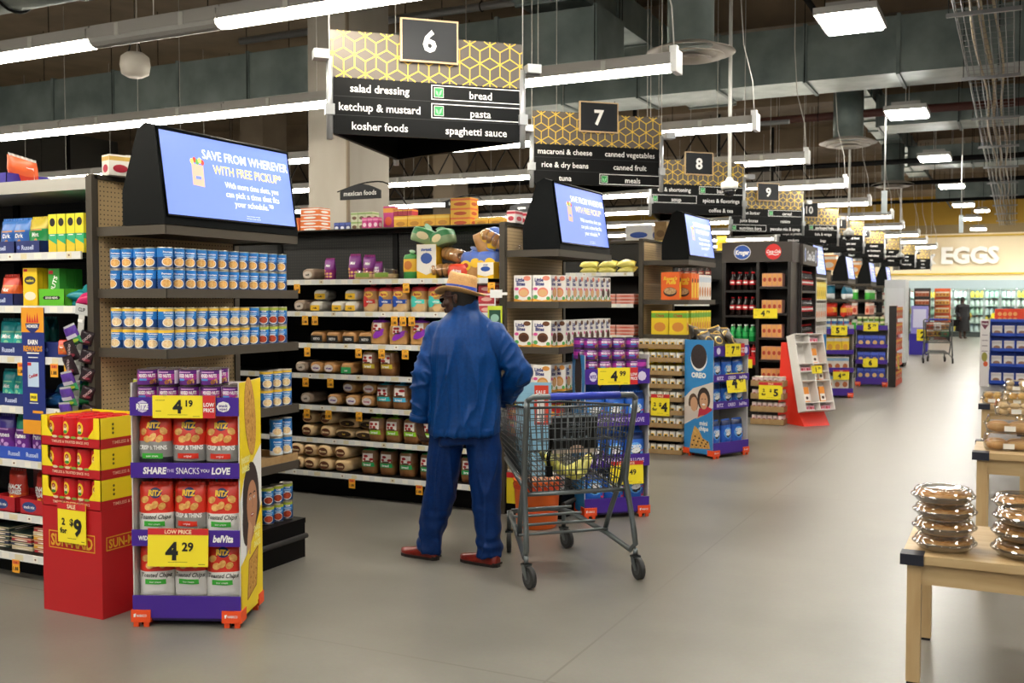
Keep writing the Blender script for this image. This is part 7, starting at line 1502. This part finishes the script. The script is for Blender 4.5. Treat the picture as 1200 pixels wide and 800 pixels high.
for k, (x, c1, c2) in enumerate(((-4.4, '#3a3430', '#c9b8a8'), (-3.7, '#2d2a2a', '#b0623a'), (-3.0, '#c9552a', '#d8a03a'))):
    t = thing('merchandise_rack', 'tall far rack near the dairy cases, %s from the left' % nth(k), 'display rack', None, (x, 43.5 + k, 0)); b = MB(); b.box(0, 0, 0, .6, .4, 2.1, M(c1, .5)); obj('carcass', b, t); boxes('shelf', [(.04, -.06, .1 + z * .33, .56, 0, .12 + z * .33) for z in range(6)], M('#8f9492', .4), t)
    PK = genbox(.12, .1, .2, M(c2, .45), M('#e0d8cc', .5), M('#9a4a2a', .5))
    for z in range(6):
        for q in range(4): PK.put('rack_package', 'package in the tall far rack %s from the left, %s shelf up, %s along' % (nth(k), nth(z), nth(q)), 'package', (x + .11 + q * .13, 43.43 + k, .1205 + z * .33), 0, 'packages in the tall far racks')
ZF = 26.2
t = thing('ice_freezer', 'white upright freezer case end far down the endcap row', 'freezer', None, (-2.85, ZF, 0)); b = MB(); b.box(0, 0, .1, .48, .8, 2.1, M('#dfe4e4', .4)); b.box(.03, .03, 0, .45, .77, .1, BLACK); obj('cabinet', b, t)
d = MB(); S = front(0, .24, 0); d.rect(S, -.2, .2, .2, 1.9, M('#eef2f4', .4), .002); d.ell(S, 0, .75, .14, .3, M('#d8b0c4', .45), .003, 18); d.ell(S, .02, .75, .07, .18, M('#7a3a5a', .45), .004, 16); obj('printed_door', d, t)
t = thing('dump_bin', 'blue violet card bin with a lilac header, far down the endcap row', 'display bin', None, (-2.8, 32.2, 0)); b = MB(); b.box(0, 0, 0, .5, .5, .62, M('#3a2fa8', .45)); obj('bin', b, t); h = MB(); h.T = Matrix.Translation((.25, .3, .6)) @ Matrix.Rotation(-.15, 4, 'X'); h.box(-.24, 0, 0, .24, .02, .85, M('#8f8ad8', .45)); h.rect(front(0), -.18, .2, .18, .75, M('#d3d4f0', .45), .002); obj('header_card', h, t)
price_card('price_card', 'yellow card on the far blue violet bin', .34, .34, (-2.42, 32.17, .42), 0, '2')
far = cart('far shopping cart heaped with groceries in the middle of the corridor', (-1.75, 28.0, 0), .1, False, 1.05)
for k in range(9): genbox(.16, .14, .18, M(('#c98a3a', '#d8d4cc', '#4a8a5a', '#c9452a', '#e8c23a')[k % 5], .45), M('#e8e0d0', .5), M('#8a5a3a', .5)).put('grocery_pack', 'grocery pack heaped in the far cart, %s one' % nth(k), 'package', (-1.93 + .17 * (k % 3) - .03, 28.35 + .18 * (k // 3), .68 + .17 * (k % 2)), .2 * k, 'groceries in the far cart')
t = MB(); rings(t, [(.5, 0, 0, .26, .2), (.8, 0, 0, .24, .18), (1.1, 0, 0, .2, .15), (1.35, 0, 0, .21, .13), (1.45, 0, 0, .1, .09), (1.5, 0, 0, .055, .055), (1.56, 0, 0, .05, .05)])
for s in (-1, 1):
    limb(t, [(s * .2, 0, 1.36), (s * .25, .03, 1.1), (s * .22, -.12, .9)], [.07, .055, .035]); limb(t, [(s * .09, 0, .8), (s * .09, .0, .45), (s * .1, .0, .08)], [.09, .065, .045]); limb(t, [(s * .1, .02, .05), (s * .1, -.14, .04)], [.04, .03]); hand(t, (s * .22, -.13, .89), (0, -.5, -.8), (s, 0, 0), (0, -1, .2), .4)
t.ball((0, 0, 1.61), .095, WHITE, 14, 10, (.85, 1, 1.15)); t.ball((0, -.1, 1.6), .016, WHITE, 8, 6); t.ball((0, .01, 1.53), .05, WHITE, 10, 8)
p = thing('person', 'far shopper in a long dark coat in front of the dairy cases', 'person', remesh(t, .012, 2, None, SKN), (-1.98, 46.8, 0), .6)
CO = pm('dark checked coat', '#060608', '#121317', 20, .8); cb = MB(); rings(cb, [(.3, 0, 0, .3, .23), (.8, 0, 0, .265, .2), (1.1, 0, 0, .23, .17), (1.35, 0, 0, .235, .15), (1.46, 0, 0, .1, .1)])
for s in (-1, 1): limb(cb, [(s * .2, 0, 1.36), (s * .26, .03, 1.1), (s * .225, -.1, .92)], [.09, .075, .06])
obj('coat', remesh(cb, .015, 2, None, CO), p); hh = MB(); hh.ball((0, .015, 1.63), .108, M('#131211', .9), 14, 10, (.9, 1, 1.1)); hh.ball((0, .06, 1.52), .08, M('#131211', .9), 12, 8, (1, .6, 1.2)); obj('hair', hh, p)
hb_ = MB(); hb_.box(-.17, -.1, 0, .17, .1, .28, BLACK); hb_.tube([(-.1, 0, .28), (-.08, 0, .42), (.08, 0, .42), (.1, 0, .28)], .012, BLACK, 6); thing('shopping_bag', 'dark shopping bag carried by the far shopper', 'bag', hb_, (-2.32, 46.6, .52))
# ---------------------------------------------------------------- bakery side: tables, pies, clamshells, blue rack
WOOD = pm('pale maple', '#b7986a', '#cbb184', 2.2, .45, stretch=(1.2, 9, 9)); WOODV = pm('pale maple legs', '#b7986a', '#cbb184', 2.2, .45, stretch=(9, 9, 1.2)); FOOT = M('#141518', .6)
def table(label, x, y, w, d, h, wheels=False):
    t = thing('bakery_table', label, 'table', None, (x, y, 0), 0, 'maple bakery tables'); L_ = .055
    b = MB(); b.box(0, 0, h - .035, w, d, h, WOOD); obj('table_top', b, t)
    for cx in (0, w):
        for cy in (0, d):
            b = MB(); s, r = (-1 if cx == 0 else 1), (-1 if cy == 0 else 1); b.box(min(cx + s * .006, cx - s * .085), min(cy + r * .006, cy - r * .085), h - .042, max(cx + s * .006, cx - s * .085), max(cy + r * .006, cy - r * .085), h + .003, M('#1a1d2c', .5)); obj('corner_guard', b, t, label='dark blue corner guard')
    for cx in (.02, w - .02 - L_):
        for cy in (.02, d - .02 - L_):
            b = MB(); b.box(cx, cy, .012, cx + L_, cy + L_, h - .035, WOODV); o = obj('leg', b, t); f = MB(); f.box(cx + .003, cy + .003, 0, cx + L_ - .003, cy + L_ - .003, .014, FOOT); obj('foot_pad', f, o)
    b = MB(); b.box(.02 + L_, .03, h - .125, w - .02 - L_, .055, h - .035, WOOD); b.box(.02 + L_, d - .055, h - .125, w - .02 - L_, d - .03, h - .035, WOOD); b.box(.03, .02 + L_, h - .125, .055, d - .02 - L_, h - .035, WOODV); b.box(w - .055, .02 + L_, h - .125, w - .03, d - .02 - L_, h - .035, WOODV); obj('apron', b, t)
    return t
table('nearest low maple table carrying the stacks of pies', -.405, 4.475, .92, .72, .55)
table('second maple table, with clamshells of rolls, behind the pie table', -.205, 6.46, .95, .62, .72)
table('third maple table, farther back, with bagged rolls on top', -.262, 9.5, .95, .7, .72)
t = thing('bakery_table', 'maple table end cut off by the right picture edge, behind the second table', 'table', None, (.03, 7.6, 0), 0, 'maple bakery tables'); b = MB(); b.box(0, 0, .7, .8, .6, .735, WOOD); obj('table_top', b, t); b = MB(); b.box(-.006, -.006, .69, .085, .085, .738, M('#1a1d2c', .5)); obj('corner_guard', b, t)
for cx in (.02, .71):
    for cy in (.02, .51): b = MB(); b.box(cx, cy, 0, cx + .07, cy + .07, .7, WOODV); obj('leg', b, t)
PASTRY = pm('pie crust', '#bd8648', '#dcb27a', 26, .5); FILLG = pm('pie filling', '#d9a05c', '#b07a3c', 12, .35); PANM = M('#948878', .4, .2); PETC = clear('pie dome plastic', (.985, .985, .98), .3, .06)
def pie_t():
    b = MB(); b.lathe([(.105, .004), (.118, .006), (.138, .034), (.146, .036), (.146, .039), (.136, .038), (.13, .03)], PANM, 36, cap=False); b.lathe([(.105, .004), (.02, .004)], PANM, 24, cap=True)
    c = MB(); rs = []
    for r, z in ((.142, .036), (.138, .046), (.128, .048), (.12, .043)): rs.append(c.ring([((r + .003 * cos(18 * 2 * pi * k / 72)) * cos(2 * pi * k / 72), (r + .003 * cos(18 * 2 * pi * k / 72)) * sin(2 * pi * k / 72), z + .002 * sin(18 * 2 * pi * k / 72)) for k in range(72)]))
    c.skin(rs, PASTRY, False, True, True); f = MB(); f.lathe([(.121, .043), (.08, .047), (.03, .048), (.002, .048)], FILLG, 30)
    for k in range(14): a = k * 2.4; f.ball((.095 * (k / 14) ** .5 * cos(a), .095 * (k / 14) ** .5 * sin(a), .047), .018, PASTRY, 8, 5, (1, 1, .35))
    l = MB(); l.lathe([(.148, .026), (.162, .03), (.166, .035), (.162, .04), (.152, .042), (.148, .056), (.136, .066), (.11, .067), (.105, .0645), (.04, .0645), (.001, .0645)], PETC, 44, cap=False)
    l.lathe([(.148, .026), (.138, .012), (.115, .002), (.002, .002)], PETC, 40, cap=False)
    return Tpl(b, [('crust', c), ('filling', f), ('clear_dome', l)])
PIE = pie_t(); TT = .5502
def stack(x, y, n, z, who, s_=1.0, p=.0655):
    for k in range(n): PIE.put('boxed_pie', 'pie in a clear dome, %s from the bottom, %s' % (nth(k), who), 'pie', (x + RN.uniform(-.006, .006), y + RN.uniform(-.006, .006), z + k * p), RN.uniform(0, 6), 'boxed pies on the nearest table', (s_, s_, .97))
stack(-.255, 4.65, 4, TT, 'corner stack of four', .78); stack(.075, 4.66, 3, TT, 'stack cut by the picture edge', .92); stack(.04, 5.0, 3, TT, 'back stack', .74); stack(.3, 5.0, 3, TT, 'stack hidden behind the edge stack', .76)
PET2 = clear('clamshell plastic', (.95, .955, .955), .24, .06); ROLLM = pm('golden roll', '#c08a4e', '#deb478', 12, .5)
def clam_t(w, d, h, fill_n, m, br=.03, sc=(1.3, .9, .8), label=True):
    b = MB(); rs = []
    for z, s in ((0, .9), (.004, .94), (h * .45, 1.0), (h * .5, 1.06), (h * .53, 1.06), (h * .56, .98), (h * .94, .9), (h, .84)): rs.append(b.ring([(x * s, y * s, z) for x, y in (sup(w, d, 5, k, 28) for k in range(28))]))
    b.skin(rs, PET2, True, True, False)
    f = MB(); ps = []
    for k in range(fill_n):
        f = MB(); cols = max(1, int(w / (br * 2.1))); x = -w / 2 + br * 1.5 + (k % cols) * (w - br * 3) / max(1, cols - 1); y = -d * .25 + (k // cols % 2) * d * .45; f.ball((x, y, br * sc[2] + .004 + (k // (cols * 2)) * br * 1.2), br, m, 12, 8, sc); ps.append(('baked_piece', f))
    if label: l = MB(); l.rect(plane((0, -d * .5, h * .3), (1, 0, 0), (0, 0, 1)), -.03, -.015, .03, .015, M('#efece2', .5), .002); ps.append(('sticker', l))
    return Tpl(b, ps)
CROI = clam_t(.26, .2, .1, 4, ROLLM, .048, (1.35, .8, .62)); COOK = clam_t(.22, .18, .1, 10, pm('pale cookie', '#cdaa72', '#e0c494', 14, .5), .03, (1.1, 1, .7)); ROLLB = clam_t(.17, .2, .1, 8, pm('yellow roll', '#cf9a45', '#e8c27a', 14, .5), .034, (1, 1, .8)); TALLC = clam_t(.2, .2, .09, 6, pm('pale loaf', '#c9b08a', '#dcc8a6', 14, .5), .034, (1, 1, .7))
def pack(T, nm, x, y, z, rot=0, s_=1): T.put('bakery_clamshell', nm, 'clamshell', (x, y, z), rot, 'clear bakery clamshells', s_)
z2 = .7205
pack(CROI, 'clear clamshell of long golden rolls, lowest at the second table corner', -.03, 6.68, z2, .1); pack(CROI, 'clear clamshell of long golden rolls, stacked on the lowest one', -.02, 6.69, z2 + .102, .05); pack(COOK, 'clear clamshell of pale cookies, top of the second table stack', -.0, 6.7, z2 + .204, .2, .9)
pack(COOK, 'clear clamshell of pale cookies at the back of the second table', .2, 6.86, z2, -.1); pack(CROI, 'clear clamshell beside the picture edge on the second table', .3, 6.66, z2, -.1); pack(TALLC, 'clear clamshell on the one by the picture edge, second table', .3, 6.66, z2 + .102, .1)
b = MB(); b.box(-.04, -.03, 0, .04, .03, .16, M('#e4e6ee', .45)); S = front(-.03)
for q in range(4): b.rect(S, -.04 + .04 * (q % 2), .02 + .03 * q, .0 + .04 * (q % 2), .05 + .03 * q, M('#2846a8', .45), .001)
thing('sign_block', 'small blue and white checked carton among the rolls on the second table', 'carton', b, (.16, 6.62, z2 + .0), .1)
for k in range(5): pack(ROLLB, 'clear pack of yellow rolls, %s from the left in front on the third table' % nth(k), -.16 + k * .19, 9.65, z2, .03 * (k - 2), .97)
for k in range(4): pack(TALLC, 'clear pack of pale buns behind the yellow rolls, third table, %s from the left' % nth(k), .0 + k * .22, 9.95, z2 + .0, .04, .98)
for k in range(3): pack(TALLC, 'clear pack of pale buns stacked on the back row, third table, %s from the left' % nth(k), .02 + k * .22, 9.96, z2 + .09, 0, .98)
pack(CROI, 'large clear pack stacked right of the third table, by the picture edge', .1 + .09, 7.75, .7355, .2); pack(TALLC, 'clear pack of buns on the cut off table, upper', .19, 7.76, .8385, 0, 1.1); pack(ROLLB, 'clear pack of yellow rolls on the cut off table, left', .1, 7.98, .7355, .1)
JARM = M('#6a4a9a', .4); b = MB(); b.lathe([(.045, 0), (.048, .01), (.048, .1), (.04, .115)], M('#ece8ea', .4), 18); l = MB()
for q in range(3): l.lathe([(.0485, .02 + q * .03), (.0485, .032 + q * .03)], JARM, 18, cap=False)
c = MB(); c.lathe([(.042, .115), (.042, .135), (.002, .137)], M('#ded8e0', .4), 16); Tpl(b, [('label_band', l), ('lid', c)]).put('icing_tub', 'white and violet tub standing beside the pies at the picture edge', 'tub', (.235, 4.9, TT), 0)
# blue compartment rack with its printed side
BR = M('#1f49b5', .45); BXR, BYR = -.42, 20.9
t = thing('blue_rack', 'bright blue stepped compartment rack behind the bakery tables', 'display rack', None, (BXR, BYR, 0)); W = 1.5
for i, z in enumerate((.05, .36, .64, .92)):
    b = MB(); y = i * .12; b.box(0, y, z, W, y + .14, z + .012, BR); b.box(0, y, z, W, y + .01, z + .07, BR)
    for x in (0, .42, .84, 1.26, W - .012): b.box(x, y, z, x + .012, y + .14, z + .27, BR)
    obj('stepped_tier', b, t)
b = MB(); b.box(0, .5, 0, W, .52, 1.25, BR); b.box(0, .36, 1.2, W, .52, 1.24, BR); obj('back_panel', b, t)
b = MB(); b.box(-.16, .02, 0, -.0, .05, 1.25, M('#dcd7d6', .5)); S = front(.02); b.shape(S, [(-.14, 1.22), (-.02, 1.22), (-.02, 1.15), (-.08, 1.06), (-.14, 1.15)], M('#6a2440', .45), .001); b.text(S, 'fresh', -.08, 1.17, .035, WHITE, .002, .03, .1)
for q in range(4): b.rect(S, -.13, .95 - .1 * q, -.03, .965 - .1 * q, M('#8a7f88', .5), .001)
b.ell(S, -.08, .55, .05, .09, M('#8f8a3a', .5), .001, 12); b.ell(S, -.06, .42, .04, .05, M('#c9552a', .5), .0014, 12); obj('printed_side', b, t, label='white printed side card')
PKB = genbox(.15, .08, .16, M('#dcd6d2', .4), M('#c9c4c2', .4), M('#9a7258', .5))
for i, z in enumerate((.063, .373, .653, .933)):
    for k in range(6): PKB.put('snack_pack', 'pale snack pack leaning in the blue rack, %s tier up, %s from the left' % (nth(i), nth(k)), 'pack', (BXR + .12 + k * .21, BYR + i * .12 + .085, z + .0), 0, 'snack packs in the blue rack', (1.15, .8, 1.2))
t = thing('promo_crate', 'orange red stacked display box behind the blue rack', 'display box', None, (-.4, 24.5, 0)); b = MB(); b.box(0, 0, 0, 1.6, .6, 1.42, M('#e2421f', .45)); obj('carton', b, t); b = MB(); S = front(0)
for i in range(4):
    for k in range(4): b.ell(S, .08 + .1 * k + .02, .95 + .12 * i, .042, .045, M('#e8a05a', .5), .002, 10)
obj('fruit_print', b, t)
for k in range(4): genbox(.2, .2, .22, M(('#d8dadc', '#22242c', '#c9ccd4', '#b0404a')[k], .45), M('#8f96a8', .5), M('#3a4258', .5)).put('stock_box', 'small box on the shelf edge above the blue rack, %s from the left' % nth(k), 'box', (BXR + .75 + .22 * k, BYR + .44, 1.2515), 0, 'boxes on the blue rack', (.8, .6, .8))
bpy.context.view_layer.update()
